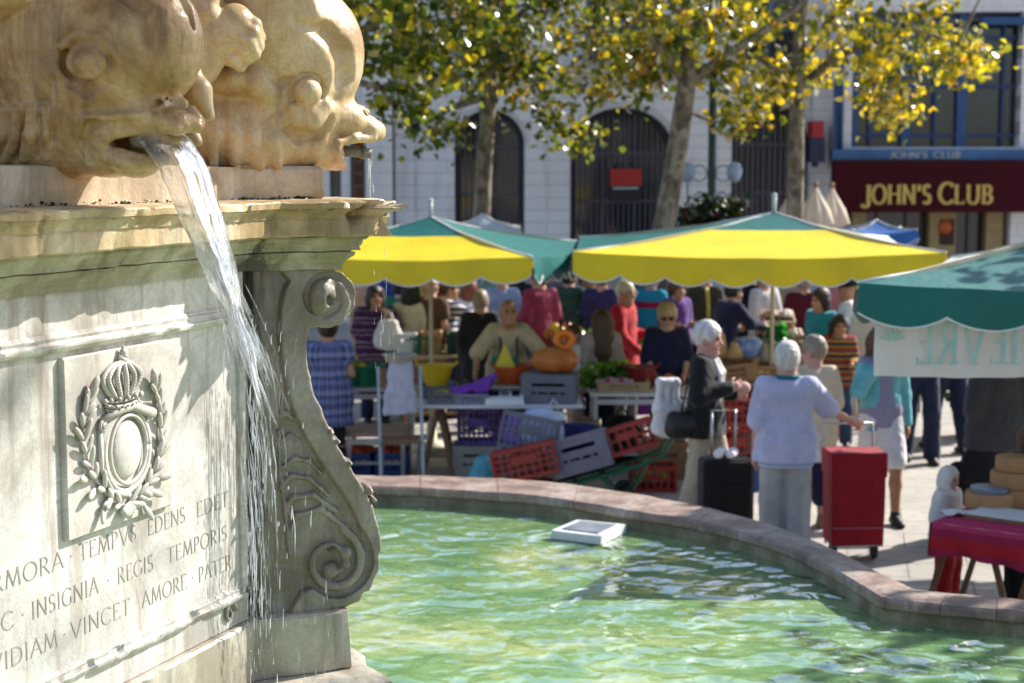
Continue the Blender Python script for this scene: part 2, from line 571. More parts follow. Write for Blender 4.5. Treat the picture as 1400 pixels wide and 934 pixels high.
main = [CL, CR, K2, K3, K4, K5]
mb = MB()
def prism_xy(mb, poly, z0, z1):
    n = len(poly)
    mb.add([(p.x, p.y, z0) for p in poly] + [(p.x, p.y, z1) for p in poly],
           [tuple(range(n)), tuple(reversed(range(n, 2 * n)))] + [(i, i + n, (i + 1) % n + n, (i + 1) % n) for i in range(n)])
prism_xy(mb, main, 1.508, 2.70)
mb.build('dado', S_marb, ped, world=True)
cor = sweep(PLAN, [(-.05, 2.668), (.016, 2.670), (.018, 2.690), (.022, 2.692), (.026, 2.700), (.040, 2.710), (.050, 2.717), (.052, 2.728), (.040, 2.7285), (.040, 2.733), (.070, 2.7335), (.072, 2.745), (.076, 2.747), (.082, 2.757), (.096, 2.767), (.100, 2.772), (.100, 2.7815)], rough=worn)
cor.build('lower_cornice', S_corn2, ped, 'auto', True)
cor = sweep(PLAN, [(.07, 2.7825), (.150, 2.7835), (.156, 2.789), (.156, 2.842), (.161, 2.8425), (.163, 2.852), (.170, 2.862), (.178, 2.868), (.178, 2.8745), (.187, 2.8755), (.189, 2.893), (.184, 2.898), (.15, 2.902), (.10, 2.903), (-.12, 2.905)], step=.012, rough=worn)
cor.build('cornice', S_corn, ped, 'auto', True)
pl = sweep(PLAN, [(-.02, 1.5065), (.022, 1.504), (.030, 1.495), (.030, 1.305), (.028, 1.30)], rough=lambda q, o, z, mt: q - mt * max(0, nz(q, 18) - .1) * .03)
pl.build('plinth', S_plin, ped, 'auto', True)
pl = sweep(PLAN, [(0, 1.299), (.09, 1.296), (.125, 1.27), (.14, 1.2), (.16, .9), (.17, .3)], rough=lambda q, o, z, mt: q + mt * nz(q, 9) * .03)
pl.build('footing', S_plin, ped, 'auto', True)
# blocks on the cornice that carry the dolphins
mb = MB()
zb0, zb1 = 2.902, 3.012
BL = [CL + EL * .10 - D * .0, CR - D * .01, CR + ER * .30 , E3 - ER * .03, K2 - D * .05, K3 + N * .3, K4 + N * .3, K5]
BL = [E1 - EL * .04, CL, CR - D * .012, E2 - ER * .03, E3 - ER * .03, K2 - D * .05, K3 + N * .1, K4 + N * .1, K5, E0 - EL * .04]
blk = sweep(BL, [(-.3, zb0), (-.012, zb0), (-.006, zb0 + .01), (-.008, zb1 - .012), (-.02, zb1), (-.3, zb1 + .002)], rough=lambda q, o, z, mt: q + mt * (nz(q, 12) * .006 + nz(q, 45) * .003 - max(0, nz(q, 25, 4) - .25) * .03))
blk.build('statue_block', S_block, ped, 'auto', True)
mb = MB(); prism_xy(mb, [p for p in main], 2.70, 3.008); mb.build('core', S_block, ped, world=True)
# lime and moss crust on the cornice where the block meets it
rg = random.Random(2); mb = MB()
for (a_, b_, nn_, k_) in ((CL, CR, 520, N), (CR, E2, 260, M_)):
    for i in range(nn_):
        f_ = rg.random()
        if nz(a_.lerp(b_, f_), 6, 3) < -.15: continue
        p_ = a_.lerp(b_, f_) + k_ * (-.010 + abs(rg.gauss(0, .008))) + Vector((0, 0, 2.902 + abs(rg.gauss(0, .004))))
        r_s = rg.uniform(.0015, .0065); mb.cur = 0 if rg.random() < .55 else (1 if rg.random() < .6 else 2)
        mb.sphere(p_, (r_s * rg.uniform(.8, 1.6), r_s, r_s * rg.uniform(.4, .9)), 6, 4)
tag(mb.build('moss_crust', None, ped, True, True, mats=[mat('black_crust', (.025, .023, .016), rough=.9), mat('lime_crust', (.62, .58, .48), rough=.9), mat('moss_green', (.08, .085, .03), rough=.9)]), kind='stuff')
# panel mouldings on the face
def rail(mb, p, q, prof, out, side, seed=0, dmg=.012):
    """moulding from p to q ; prof = [(across, out)]"""
    L = (q - p).length; k = max(2, int(L / .012)); rows = []
    for i in range(k + 1):
        c = p.lerp(q, i / k); row = []
        for (a, o) in prof:
            v = c + side * a + out * o
            w = max(0, nz(v, 16, seed) - .15) * dmg * 2.2
            if o > .01: v = v - out * w * 1.6 - side * w * .8
            row.append(v)
        rows.append(row)
    mb.grid(rows)
zt1 = fpx(200, 437)[1]; zt0 = fpx(200, 461)[1]; zm1 = fpx(200, 857)[1]; zm0 = fpx(200, 882)[1]
ht = zt1 - zt0
P1 = [(0, 0), (0, .012), (.10 * ht, .02), (.3 * ht, .026), (.42 * ht, .026), (.45 * ht, .018), (.62 * ht, .014), (.8 * ht, .016), (.84 * ht, .008), (ht, .006), (ht, 0)]
up = Vector((0, 0, 1))
mb = MB()
uF = fpx(325, 600)[0]
rail(mb, fp(uL + .02, zt0), fp(uF + .01, zt0), [(a, o) for a, o in P1], N, up, 1, .005)
rail(mb, fp(uL + .02, zm0), fp(uF + .01, zm0), [(a, .85 * o) for a, o in P1[::1]], N, up, 4, .011)
rail(mb, fp(uF, zm0), fp(uF, zt1), [(a * .9, .7 * o) for a, o in P1], N, D, 6, .004)
rail(mb, fp(uL + .03, zm0), fp(uL + .03, zt1), [(a * .9, .7 * o) for a, o in P1], N, D, 6, .004)
o_ = mb.build('panel_moulding', S_marb, ped, 'auto', True)

# ---------------------------------------------------------- stroke lettering
def arc(cx, cy, rx, ry, a0, a1, n=12):
    return [(cx + rx * cos(R(a0 + (a1 - a0) * i / n)), cy + ry * sin(R(a0 + (a1 - a0) * i / n))) for i in range(n + 1)]
GL = {
 'A': (.78, [[(.02, 0), (.39, 1)], [(.39, 1), (.76, 0)], [(.15, .36), (.63, .36)]]),
 'B': (.60, [[(.1, 0), (.1, 1)], [(.1, 1)] + arc(.28, .75, .22, .25, 90, -90) + [(.1, .5)], [(.1, .5)] + arc(.30, .25, .26, .25, 90, -90) + [(.1, 0)]]),
 'C': (.80, [arc(.46, .5, .42, .51, 45, 315, 20)]),
 'D': (.82, [[(.1, 0), (.1, 1)], [(.1, 1)] + arc(.32, .5, .44, .5, 90, -90, 16) + [(.1, 0)]]),
 'E': (.56, [[(.1, 0), (.1, 1)], [(.1, 1), (.5, 1)], [(.1, .52), (.44, .52)], [(.1, 0), (.54, 0)]]),
 'F': (.52, [[(.1, 0), (.1, 1)], [(.1, 1), (.5, 1)], [(.1, .52), (.44, .52)]]),
 'G': (.82, [arc(.46, .5, .42, .51, 45, 330, 20), [(.76, .42), (.76, .08)]]),
 'H': (.82, [[(.1, 0), (.1, 1)], [(.72, 0), (.72, 1)], [(.1, .52), (.72, .52)]]),
 'I': (.24, [[(.12, 0), (.12, 1)]]),
 'J': (.44, [[(.34, 1), (.34, .15)] + arc(.18, .15, .16, .18, 0, -150, 8)]),
 'L': (.56, [[(.1, 0), (.1, 1)], [(.1, 0), (.54, 0)]]),
 'M': (.98, [[(.06, 0), (.18, 1)], [(.18, 1), (.49, .05)], [(.49, .05), (.80, 1)], [(.80, 1), (.92, 0)]]),
 'N': (.84, [[(.1, 0), (.1, 1)], [(.1, 1), (.74, 0)], [(.74, 0), (.74, 1)]]),
 'O': (.92, [arc(.46, .5, .43, .52, 0, 360, 24)]),
 'P': (.56, [[(.1, 0), (.1, 1)], [(.1, 1)] + arc(.27, .74, .24, .26, 90, -90) + [(.1, .48)]]),
 'R': (.68, [[(.1, 0), (.1, 1)], [(.1, 1)] + arc(.27, .75, .24, .25, 90, -90) + [(.1, .5)], [(.28, .5), (.66, 0)]]),
 'S': (.54, [arc(.27, .75, .20, .26, 40, 262, 12) + arc(.26, .25, .22, .26, 82, -140, 12)]),
 'T': (.68, [[(.34, 0), (.34, 1)], [(.02, 1), (.66, 1)]]),
 'U': (.78, [[(.1, 1), (.1, .3)] + arc(.39, .3, .29, .32, 180, 360, 12) + [(.68, 1)]]),
 'V': (.78, [[(.02, 1), (.39, 0)], [(.39, 0), (.76, 1)]]),
 "'": (.2, [[(.12, 1.0), (.08, .72)]]),
 '.': (.3, [[(.12, .5), (.17, .5)]]),
 ' ': (.4, []),
}
def text_width(s, gap=.1): return sum(GL[c][0] + gap for c in s) - gap
def letters(mb, s, o, u, v, w, hgt, width=None, wt=.10, gap=.1, serif=.1, mirror=False, thin=.45):
    """writes s with strokes of real thickness; o origin, u right, v up, w out (vector with depth)"""
    o, u, v, w = Vector(o), Vector(u), Vector(v), Vector(w)
    sx = (width / text_width(s, gap)) if width else hgt
    x = 0.0; kk = [0]
    def seg(a, b, t):
        d = Vector((b[0] - a[0], b[1] - a[1])); L = d.length
        if L < 1e-6: return
        d /= L; e = Vector((-d.y, d.x)) * t / 2; d = d * (t * .25)
        poly = [(a[0] - d.x - e.x, a[1] - d.y - e.y), (b[0] + d.x - e.x, b[1] + d.y - e.y), (b[0] + d.x + e.x, b[1] + d.y + e.y), (a[0] - d.x + e.x, a[1] - d.y + e.y)]
        kk[0] += 1; mb.prism(poly, o, u, v, w * (1 + .025 * (kk[0] % 11)))
    for c in s:
        gw, strokes = GL[c]
        for st in strokes:
            pts = [((x + p[0]) * sx, p[1] * hgt) for p in st]
            for a, b in zip(pts[:-1], pts[1:]):
                dx, dy = abs(b[0] - a[0]), abs(b[1] - a[1])
                down = (b[0] - a[0]) * (b[1] - a[1]) < 0
                k = dy / max(1e-6, math.hypot(dx, dy))
                t = wt * hgt * (thin + (1 - thin) * k) * (.75 if (c in 'AMVN' and not down and k > .5 and dx > .05 * dy) else 1)
                seg(a, b, t)
            if serif > 0 and c not in ".'O":
                for e_, f_ in ((0, 1), (-1, -2)):
                    p, q = pts[e_], pts[f_]
                    if abs(q[1] - p[1]) > abs(q[0] - p[0]) * .8 and (abs(p[1]) < .02 * hgt or abs(p[1] - hgt) < .02 * hgt):
                        seg((p[0] - serif * hgt, p[1]), (p[0] + serif * hgt, p[1]), wt * hgt * thin * .8)
                    elif abs(q[1] - p[1]) <= abs(q[0] - p[0]) * .8 and c in 'ETLF' and (abs(p[1]) < .02 * hgt or abs(p[1] - hgt) < .02 * hgt) and e_ == -1:
                        sg = 1 if abs(p[1]) < .02 * hgt else -1
                        seg((p[0], p[1]), (p[0], p[1] + sg * serif * 1.3 * hgt), wt * hgt * thin)
        x += gw + gap
LINES = [  # (row pixel for the base line, [(word, px start, px end)])
    (160, 748, [('MARMORA', -62, 86), ('TEMPVS', 108, 187), ('EDENS', 203, 254), ('EDET', 270, 313)]),
    (170, 795, [('HAEC', -60, 17), ('INSIGNIA', 42, 134), ('REGIS', 161, 210), ('TEMPORIS', 230, 311)]),
    (150, 851, [('INVIDIAM', -46, 78), ('VINCET', 97, 178), ('AMORE', 195, 256), ('PATER', 273, 317)])]
mb = MB()
for (px, py, words) in LINES:
    z = fpx(px, py)[1]; cap = .047
    for (w, a, b) in words:
        y0 = py
        u0 = fpx(a, py)[0]; u1 = fpx(b, py)[0]
        letters(mb, w, fp(u0, z, .0006), D, up, N * .0008, cap, u1 - u0, wt=.10, gap=.16, serif=.07, thin=.5)
    for (w, a, b), (w2, a2, b2) in zip(words[:-1], words[1:]):
        if w not in ('EDENS', 'TEMPVS', 'REGIS', 'VINCET'):
            um = fpx((b + a2) / 2, py)[0]; mb.box(fp(um, z + cap * .5, .001), (.005, .005, .001), M=Matrix((D, up, N)).transposed())
mb.build('inscription', M_groove, ped, world=True)

# ---------------------------------------------------------- coat of arms plaque
S_plaq = carved_stone('plaque_marble', (.60, .57, .52), (.51, .48, .43), (.38, .35, .31), (.24, .18, .13), .65, rough=.55, bump=.28, vein=.25)
qa = [fpx(*p, .015) for p in ((87, 495), (232, 459), (232, 692), (90, 741))]
ua, ub = (qa[0][0] + qa[3][0]) / 2, (qa[1][0] + qa[2][0]) / 2
za, zb = (qa[3][1] + qa[2][1]) / 2, (qa[0][1] + qa[1][1]) / 2
mb = MB(); PM = Matrix((D, up, N)).transposed()
mb.box(fp((ua + ub) / 2, (za + zb) / 2, .008), (ub - ua, zb - za, .022), M=PM, bev=.004)
plaque = mb.build('relief_plaque', S_plaq, ped, world=True)
PB = .019                                           # face of the plaque
def pq(px, py, o=0): u, z = fpx(px, py, PB); return Vector((u, z, o))
def pw(v): return fp(v.x, v.y, PB + v.z)
class Rel(MB):                                      # relief modelling in plaque coordinates
    def out(s, name, m, parent, smooth=True):
        s.v = [tuple(pw(Vector(v))) for v in s.v]; return s.build(name, m, parent, smooth, True)
def leaf(mb, a, ang, L, wd, th=.011, tilt=.2):
    d = Vector((cos(ang), sin(ang), tilt)).normalized(); s_ = Vector((-sin(ang), cos(ang), 0)); o_ = d.cross(s_)
    c = a + d * L * .5 + Vector((0, 0, th * .45))
    M = Matrix((d, s_, o_)).transposed()
    mb.sphere(c, (L * .5, wd * .5, th), 10, 7, M)
    mb.tube([a + Vector((0, 0, th * .8)), c + Vector((0, 0, th * .75)), a + d * L * .97], [.0022, .002, .0008], 5)
k_ = (zb - za) / 240.0                              # metres per photo pixel of height
# oval shield
c0 = pq(171, 614); rim_ = []
rel = Rel(); ru, rv = abs(pq(196, 614).x - pq(146, 614).x) / 2 , 47 * k_
rel.sphere(c0 + Vector((0, 0, .004)), (ru * .80, rv * .86, .019), 28, 12)
rel.tube([c0 + Vector((ru * cos(t) , rv * sin(t), .012)) for t in [2 * pi * i / 40 for i in range(41)]], .0062, 8)
rel.out('oval_shield', S_plaq, plaque)
rel = Rel()                                          # cartouche behind the shield with rolled ears
for i in range(3):
    f = 1.22 + .05 * i
    rel.tube([c0 + Vector((ru * f * cos(t), rv * (f - .04) * sin(t) - .004, .006 - .002 * i)) for t in [2 * pi * q / 40 for q in range(41)]], .008, 6)
e1, e2 = pq(135, 583), pq(200, 566)
for (e, sg) in ((e1, 1), (e2, -1)):
    rel.tube([e + Vector((.017 * (1 - q / 22) * cos(sg * q * .6), .017 * (1 - q / 22) * sin(sg * q * .6), .012 + q * .0004)) for q in range(20)], .0048, 6)
rel.tube([e1 + Vector((.0, .015, .008)), c0 + Vector((-.4 * ru, rv * 1.2, .012)), c0 + Vector((ru * .2, rv * 1.25, .014)), e2 + Vector((.012, .002, .014))], [.010, .013, .014, .016], 8)
rel.tube([e1 + Vector((-.004, -.01, .006)), c0 + Vector((-ru * 1.42, -rv * .35, .008)), c0 + Vector((-ru * .9, -rv * 1.12, .008)), c0 + Vector((0, -rv * 1.33, .008))], [.009, .008, .009, .01], 7)
rel.out('cartouche', S_plaq, plaque)
rel = Rel()                                          # crown
cb = pq(164, 553)
cw = abs(pq(191, 548).x - pq(138, 553).x) / 2
for (dy, hh, th) in ((0, .010, .018), (.013, .006, .014), (-.010, .005, .014)):
    rel.tube([cb + Vector((cw * .82 * sin(t), dy - .010 * cos(t) + .008, th * .9 * cos(t) + .004)) for t in [R(-88 + 8 * q) for q in range(23)]], hh * .62, 6)
for i in range(9):
    t = R(-75 + 18.75 * i)
    rel.sphere(cb + Vector((cw * .82 * sin(t), .0 - .010 * cos(t) + .008, .022 * cos(t) + .006)), .0042, 6, 4)
for i in range(7):
    t = R(-80 + 26.6 * i)
    arcp = []
    for q in range(13):
        s_ = q / 12
        bulge = sin(pi * min(1, s_ * .62 + .10)) ** .7 * 1.12
        arcp.append(cb + Vector((cw * .92 * sin(t) * bulge * (1 - .9 * max(0, s_ - .55) / .45) ** .5 if s_ < 1 else 0, .018 + 50 * k_ * s_ ** .85, .006 + .024 * cos(t) * bulge * (1 - .6 * s_))))
    rel.tube(arcp, .0078, 6)
    for q in range(1, 12, 1):
        rel.sphere(arcp[q] + Vector((0, 0, .0045)), .0036, 6, 4)
    hi = cb + Vector((cw * .95 * sin(t), .020, .010 + .020 * cos(t)))
    rel.sphere(hi, (.007, .010, .006), 7, 5)
tp = cb + Vector((.004, 71 * k_, .012))
rel.sphere(tp, (.010, .013, .010), 10, 7); rel.sphere(tp + Vector((0, -.022, .0)), (.013, .009, .012), 10, 6); rel.sphere(tp + Vector((0, .014, 0)), (.005, .007, .005), 8, 5)
for sg in (-1, 1): rel.sphere(tp + Vector((sg * .013, -.012, 0)), (.006, .006, .006), 7, 5)
rel.out('crown', S_plaq, plaque)
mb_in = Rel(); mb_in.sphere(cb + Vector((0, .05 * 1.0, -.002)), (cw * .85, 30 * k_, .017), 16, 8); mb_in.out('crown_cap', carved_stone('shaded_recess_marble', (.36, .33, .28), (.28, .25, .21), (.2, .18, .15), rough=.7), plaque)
# laurel and oak sprays
def spray(pxs, side, seed, n, lens, extra):
    rr = random.Random(seed); rel = Rel()
    pts = [pq(*p, .006) for p in pxs]
    rel.tube(pts, [.0055 - .003 * i / len(pts) for i in range(len(pts))], 6)
    for i in range(n):
        t = (i + .4) / n * (len(pts) - 1.001); k = int(t); p = pts[k].lerp(pts[k + 1], t - k)
        d = pts[k + 1] - pts[k]; a = math.atan2(d.y, d.x)
        for sg in (-1, 1):
            leaf(rel, p, a + sg * rr.uniform(.3, .62), rr.uniform(*lens), rr.uniform(.016, .022), .0065, rr.uniform(.1, .3))
    leaf(rel, pts[-1], math.atan2(d.y, d.x), lens[1], .028)
    for (px, py, a) in extra: leaf(rel, pq(px, py, .004), R(a), .062, .024, .007, .25)
    rel.out('laurel_branch' if side < 0 else 'oak_branch', S_plaq, plaque)
spray([(166, 692), (148, 682), (128, 655), (116, 628), (110, 598), (111, 570), (117, 545)], -1, 3, 10, (.050, .070), ((128, 668, 200), (140, 690, 235), (118, 655, 170), (150, 676, 215)))
spray([(168, 692), (188, 676), (207, 648), (215, 615), (217, 580), (216, 555), (208, 530)], 1, 5, 10, (.050, .070), ((200, 672, -20), (193, 690, -60), (212, 655, 5), (186, 668, -30)))
rel = Rel(); b0 = pq(168, 690)
for i in range(7): leaf(rel, b0 + Vector((0, 0, .004)), R(-150 + 20 * i), .04, .018, .011, .3)
rel.tube([b0 + Vector((-.02, -.002, .012)), b0 + Vector((0, 0, .016)), b0 + Vector((.02, .002, .012))], .006, 6)
rel.out('knot', S_plaq, plaque)

# ---------------------------------------------------------- scroll console (carved at the corner)
def cpx(px, py): p = on_plane(px, py, CR, M_); return (p - CR).dot(ER), p.z
OUTL = [(345, 368), (400, 366), (452, 367), (470, 373), (482, 385), (488, 400), (487, 418), (480, 433), (468, 444), (450, 449), (436, 447), (425, 450), (420, 470), (422, 499), (430, 536), (443, 566), (459, 602), (484, 645), (498, 668), (511, 692), (519, 720), (522.5, 748), (520, 778), (509, 804), (493, 822), (468, 834), (449, 837), (424, 843), (400, 846), (345, 852)]
BAND = [(345, 350), (400, 380), (388, 398), (383, 430), (383, 470), (389, 515), (397, 550), (420, 602), (455, 655), (478, 688), (493, 720), (497, 746), (492, 772), (478, 794), (460, 805), (436, 800), (405, 815), (390, 870), (345, 870)]
def poly_sdf(P, X, Y):
    P = np.array(P, float); d = np.full(X.shape, 1e9); ins = np.zeros(X.shape, bool)
    n = len(P)
    for i in range(n):
        a, b = P[i], P[(i + 1) % n]; e = b - a
        wx, wy = X - a[0], Y - a[1]
        t = np.clip((wx * e[0] + wy * e[1]) / max(e @ e, 1e-12), 0, 1)
        d = np.minimum(d, np.hypot(wx - t * e[0], wy - t * e[1]))
        c = ((a[1] <= Y) & (b[1] > Y)) | ((b[1] <= Y) & (a[1] > Y))
        with np.errstate(divide='ignore', invalid='ignore'):
            xi = a[0] + (Y - a[1]) / (b[1] - a[1]) * e[0]
        ins ^= c & (X < xi)
    return np.where(ins, -d, d)
def smooth_poly(P, k=2):
    for _ in range(k):
        Q = []
        for i in range(len(P)):
            a, b = P[i], P[(i + 1) % len(P)]
            Q += [(a[0] * .75 + b[0] * .25, a[1] * .75 + b[1] * .25), (a[0] * .25 + b[0] * .75, a[1] * .25 + b[1] * .75)]
        P = Q
    return P
ocs = [cpx(*p) for p in OUTL]; bcs = smooth_poly([cpx(*p) for p in BAND], 1)
h = .0048
t0, t1 = -.06, max(p[0] for p in ocs) + .03; z0, z1 = min(p[1] for p in ocs) - .02, max(p[1] for p in ocs) + .02
sc = Sculpt((t0, -.31, z0), (t1, .05, z1), h)          # x = t along ER, y = depth (0 on the near side, negative into the pedestal), z
X, Z = np.meshgrid(sc.ax[0].astype(float), sc.ax[2].astype(float), indexing='ij')
so = poly_sdf(ocs, X, Z); sb = poly_sdf(bcs, X, Z)
ey = sc.ax[1][None, :, None]
recess = np.clip(-sb / .008 + .5, 0, 1) * .028          # the field inside the raised band is sunk
top = ey - (0.0 - recess[:, None, :])
bot = -.28 - ey
slab = np.maximum(top, bot)
so3 = so[:, None, :]
k_s = .012
q = np.maximum(k_s - np.abs(so3 - slab), 0) / k_s
sc.f = (np.maximum(so3, slab) + q * q * k_s * .25).astype(np.float32)
def cq(px, py, w=0.0): t, z = cpx(px, py); return (t, w, z)
def spiral(c, r0, r1, a0, turns, n=46):
    out = []
    for i in range(n + 1):
        f = i / n; r = r0 * (1 - f) ** .85 + r1 * f if False else r0 + (r1 - r0) * f ** .8; a = R(a0) + f * turns * 2 * pi
        out.append((c[0] + r * cos(a), c[1] - r * sin(a)))
    return out
pxm = 1 / 400.0
# lower volute
sp = spiral((456, 770), 60, 17, 100, -1.55)
sc.chain([cq(x, y, -.010) for x, y in sp], [.017 - .004 * i / len(sp) for i in range(len(sp))], .006, 'sub')
sp = spiral((456, 770), 46, 14, 70, -1.35)
sc.chain([cq(x, y, -.016) for x, y in sp], [.015 - .004 * i / len(sp) for i in range(len(sp))], .006, 'add')
sc.ell(cq(452, 770, -.004), (.045, .03, .05), .012, 'sub')
sc.ell(cq(455, 782, -.026), (.028, .022, .030), .012, 'add')
sc.ell(cq(474, 757, -.01), (.022, .018, .024), .008, 'add'); sc.ell(cq(474, 772, -.008), (.016, .018, .018), .006, 'add')
sc.ell(cq(455, 752, -.012), (.017, .03, .014), .006, 'sub')
# upper volute
sp = spiral((446, 408), 41, 14, -40, 1.35)
sc.chain([cq(x, y, .0) for x, y in sp], [.010 - .003 * i / len(sp) for i in range(len(sp))], .008, 'sub')
sc.ell(cq(443, 402, .0), (.036, .024, .042), .02, 'add'); sc.ell(cq(436, 410, .002), (.028, .02, .05), .02, 'add')
sc.ell(cq(452, 413, .016), (.020, .03, .012), .008, 'sub'); sc.ell(cq(447, 408, .02), (.012, .03, .013), .008, 'sub')
sc.ell(cq(470, 398, -.03), (.02, .05, .03), .015, 'sub') if False else None
# acanthus ribs on the sunk field
for (ps, r) in ((((390, 640), (405, 628), (425, 632), (440, 648)), .007), (((386, 668), (400, 652), (425, 655), (450, 678)), .008), (((392, 700), (402, 682), (430, 678), (462, 700)), .009), (((400, 735), (408, 706), (440, 697), (474, 722)), .009), (((386, 605), (398, 596), (412, 604)), .006), (((384, 572), (394, 566), (403, 575)), .006), (((388, 540), (384, 590), (384, 640), (392, 700), (398, 760)), .006)):
    sc.chain([cq(x, y, -.018) for x, y in ps], r, .012, 'add')
# worn, broken front edge
for (x, y, r) in ((517, 650, .02), (458, 585, .02), (505, 632, .013), (517, 730, .008), (424, 520, .012), (470, 640, .016), (512, 800, .012)):
    pass
for (x, y, r) in ((452, 592, .017), (462, 604, .013), (478, 634, .014), (506, 672, .018), (512, 684, .012)):
    sc.ell(cq(x, y, -.05), (r, .07, r * 1.1), .003, 'add')
for (x, y, r) in ((470, 605, .016), (494, 648, .016), (522, 712, .012), (523, 760, .012), (500, 818, .014), (426, 470, .012), (488, 440, .014)):
    sc.ell(cq(x, y, -.02), (r, .05, r * 1.6), .006, 'sub')
# pilaster strip beside it
sc.rough(.0018, 9, 1.0); sc.rough(.0013, 24, 2.0); sc.rough(.0009, 52, 4.0)
def cT(V):
    P = np.array(CR)[None] - np.array(ROOTL)[None] + V[:, :1] * np.array(ER)[None] + V[:, 1:2] * np.array(M_)[None]
    P[:, 2] = V[:, 2]; return P
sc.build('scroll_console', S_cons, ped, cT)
# small carved ornaments on the pilaster edge of the face
rel = MB()
uo = fpx(337, 700)[0]
for (px, py, rr_) in ((338, 718, .012), (338, 732, .010)):
    u, z = fpx(px, py); rel.sphere(fp(u, z, .004), (.012, .012, rr_ * 1.4), 10, 6)
for (cxp, cyp, sg) in ((338, 800, 1), (312, 838, 1)):
    u, z = fpx(cxp, cyp)
    rel.tube([fp(u + .035 * (1 - q / 26) * cos(q * .33), z + .035 * (1 - q / 26) * sin(q * .33) * 1.3, .006) for q in range(22)], [.010 - .0003 * q for q in range(22)], 7)
rel.tube([fp(uo, fpx(337, 690)[1], .002), fp(uo, fpx(337, 440)[1], .002)], .009, 8)
rel.build('corner_ornament', S_cons, ped, True, True)
# =================================================================== DOLPHINS
class Carve:
    """sculpts in photo pixels on a plane (origin p0, horizontal axis hx, normal toward the viewer nv); pixel sizes -> metres by k"""
    def __init__(s, p0, hx, lo, hi, h, k):
        s.p0 = Vector(p0); s.hx = Vector(hx); s.nv = Vector((hx[1], -hx[0], 0)); s.k = k
        a, b = s.q(*lo), s.q(*hi)
        s.s = Sculpt((min(a[0], b[0]), -hi[2] * k, min(a[2], b[2])), (max(a[0], b[0]), hi[2] * k, max(a[2], b[2])), h)
    def q(s, px, py, w=0.0):
        p = on_plane(px, py, s.p0, s.nv) - s.p0
        return (p.dot(s.hx), w * s.k, p.z)
    def sw(s, px, py, dw=0.0):
        x, y = px, py
        for _ in range(6):
            a = s.q(x, y); w = s.s.reach(a[0], a[2]) / s.k
            q = proj(s.world(x, y, w)); x += .8 * (px - q[0]); y += .8 * (py - q[1])
        return (x, y, w + dw)
    def sc(s, pts, rs, dw=0.0, k=8, op='add'):
        s.chain([s.sw(x, y, dw) for x, y in pts], rs, k, op)
    def chain(s, pts, rs, k=10, op='add', fl=1.0):
        P = [s.q(*p) for p in pts]
        rs = [r * s.k for r in rs] if isinstance(rs, (list, tuple)) else rs * s.k
        s.s.chain(P, rs, k * s.k, op, (0, 1, 0) if fl != 1 else None, fl)
    def ell(s, p, r, k=10, op='add', tilt=0):
        M = None
        if tilt: M = Matrix.Rotation(R(tilt), 3, 'Y')
        s.s.ell(s.q(*p), [x * s.k for x in r], k * s.k, op, M)
    def T(s, V):
        return V[:, :1] * np.array(s.hx)[None] + V[:, 1:2] * np.array(s.nv)[None] + V[:, 2:] * np.array((0, 0, 1.0))[None]
    def world(s, px, py, w=0): a = s.q(px, py, w); return s.p0 + s.hx * a[0] + s.nv * a[1] + Vector((0, 0, a[2]))

# --- near dolphin: stands on the middle of the face and looks straight out of it
m0 = on_plane(235, 190, fp(0, 3, .30), N)
HX1 = (N * .985 - D * .0).normalized()
k1 = (m0 - CAM).length / F * 1.0
g = Carve((m0.x, m0.y, 3.1), HX1, (-120, 260, 0), (325, -120, 150), .0052, k1)
c = g
c.ell((178, 58), (94, 78, 98), 30)                                   # melon
c.ell((206, 60), (66, 58, 74), 24)
c.chain([(130, 100, 0), (60, 40, 0), (-40, -60, 0), (-110, -130, 0)], [92, 104, 112, 110], 40)
c.ell((95, 140), (86, 84, 74), 36)                                     # cheek
c.chain([(150, 170, 0), (70, 185, 0), (0, 160, 0), (-90, 140, 0)], [54, 62, 76, 90], 34)
c.chain([(110, 170, 0), (170, 165, 0), (215, 158, 0), (246, 166, 0)], [40, 27, 21, 15], 16, fl=2.1)     # upper beak
c.chain([(242, 166, 0), (258, 168, 0)], [17, 14], 12, fl=2.4)
c.chain([(246, 170, -26), (266, 172, 0), (246, 172, 30)], [11, 11, 11], 8)
c.chain([(100, 190, 0), (150, 212, 0), (188, 219, 0), (206, 216, 0)], [40, 27, 20, 15], 16, fl=1.9)     # lower jaw
# lips rolled round the mouth on the near side
lip = [g.sw(x, y) for x, y in ((268, 172), (240, 176), (205, 178), (170, 178), (146, 184), (134, 198), (146, 214), (172, 224), (204, 224))]
mo = [g.sw(x, y) for x, y in ((154, 192), (186, 194), (220, 194))]
c.chain([(150, 196, 0), (190, 195, 0), (250, 194, 0)], [10, 15, 18], 5, 'sub', fl=2.2)                  # mouth
c.chain([(x, y, w * .75) for x, y, w in mo] + [(262, 192, 20)], [9, 15, 15, 15], 4, 'sub', fl=2.2)
c.chain([(x, y, w - 3) for x, y, w in lip], [7, 8, 8, 7, 7, 8, 8, 8, 7], 5)
c.sc([(150, 164), (122, 172), (112, 196), (122, 218)], [3, 5, 6, 4], -1, 7, 'sub')
c.sc([(142, 158), (186, 152), (214, 142), (232, 136), (250, 140)], [5, 7, 9, 10, 7], -2, 7)   # nostril ridge
c.sc([(206, 144), (230, 138)], [4, 4], 8, 2, 'sub')
c.sc([(262, 150), (272, 160)], [6, 5], 0, 5)
c.sc([(272, 112), (258, 128), (232, 138), (192, 145), (150, 148), (112, 150)], [6, 8, 8, 7, 6, 2], 1, 7, 'sub')        # crease under the melon
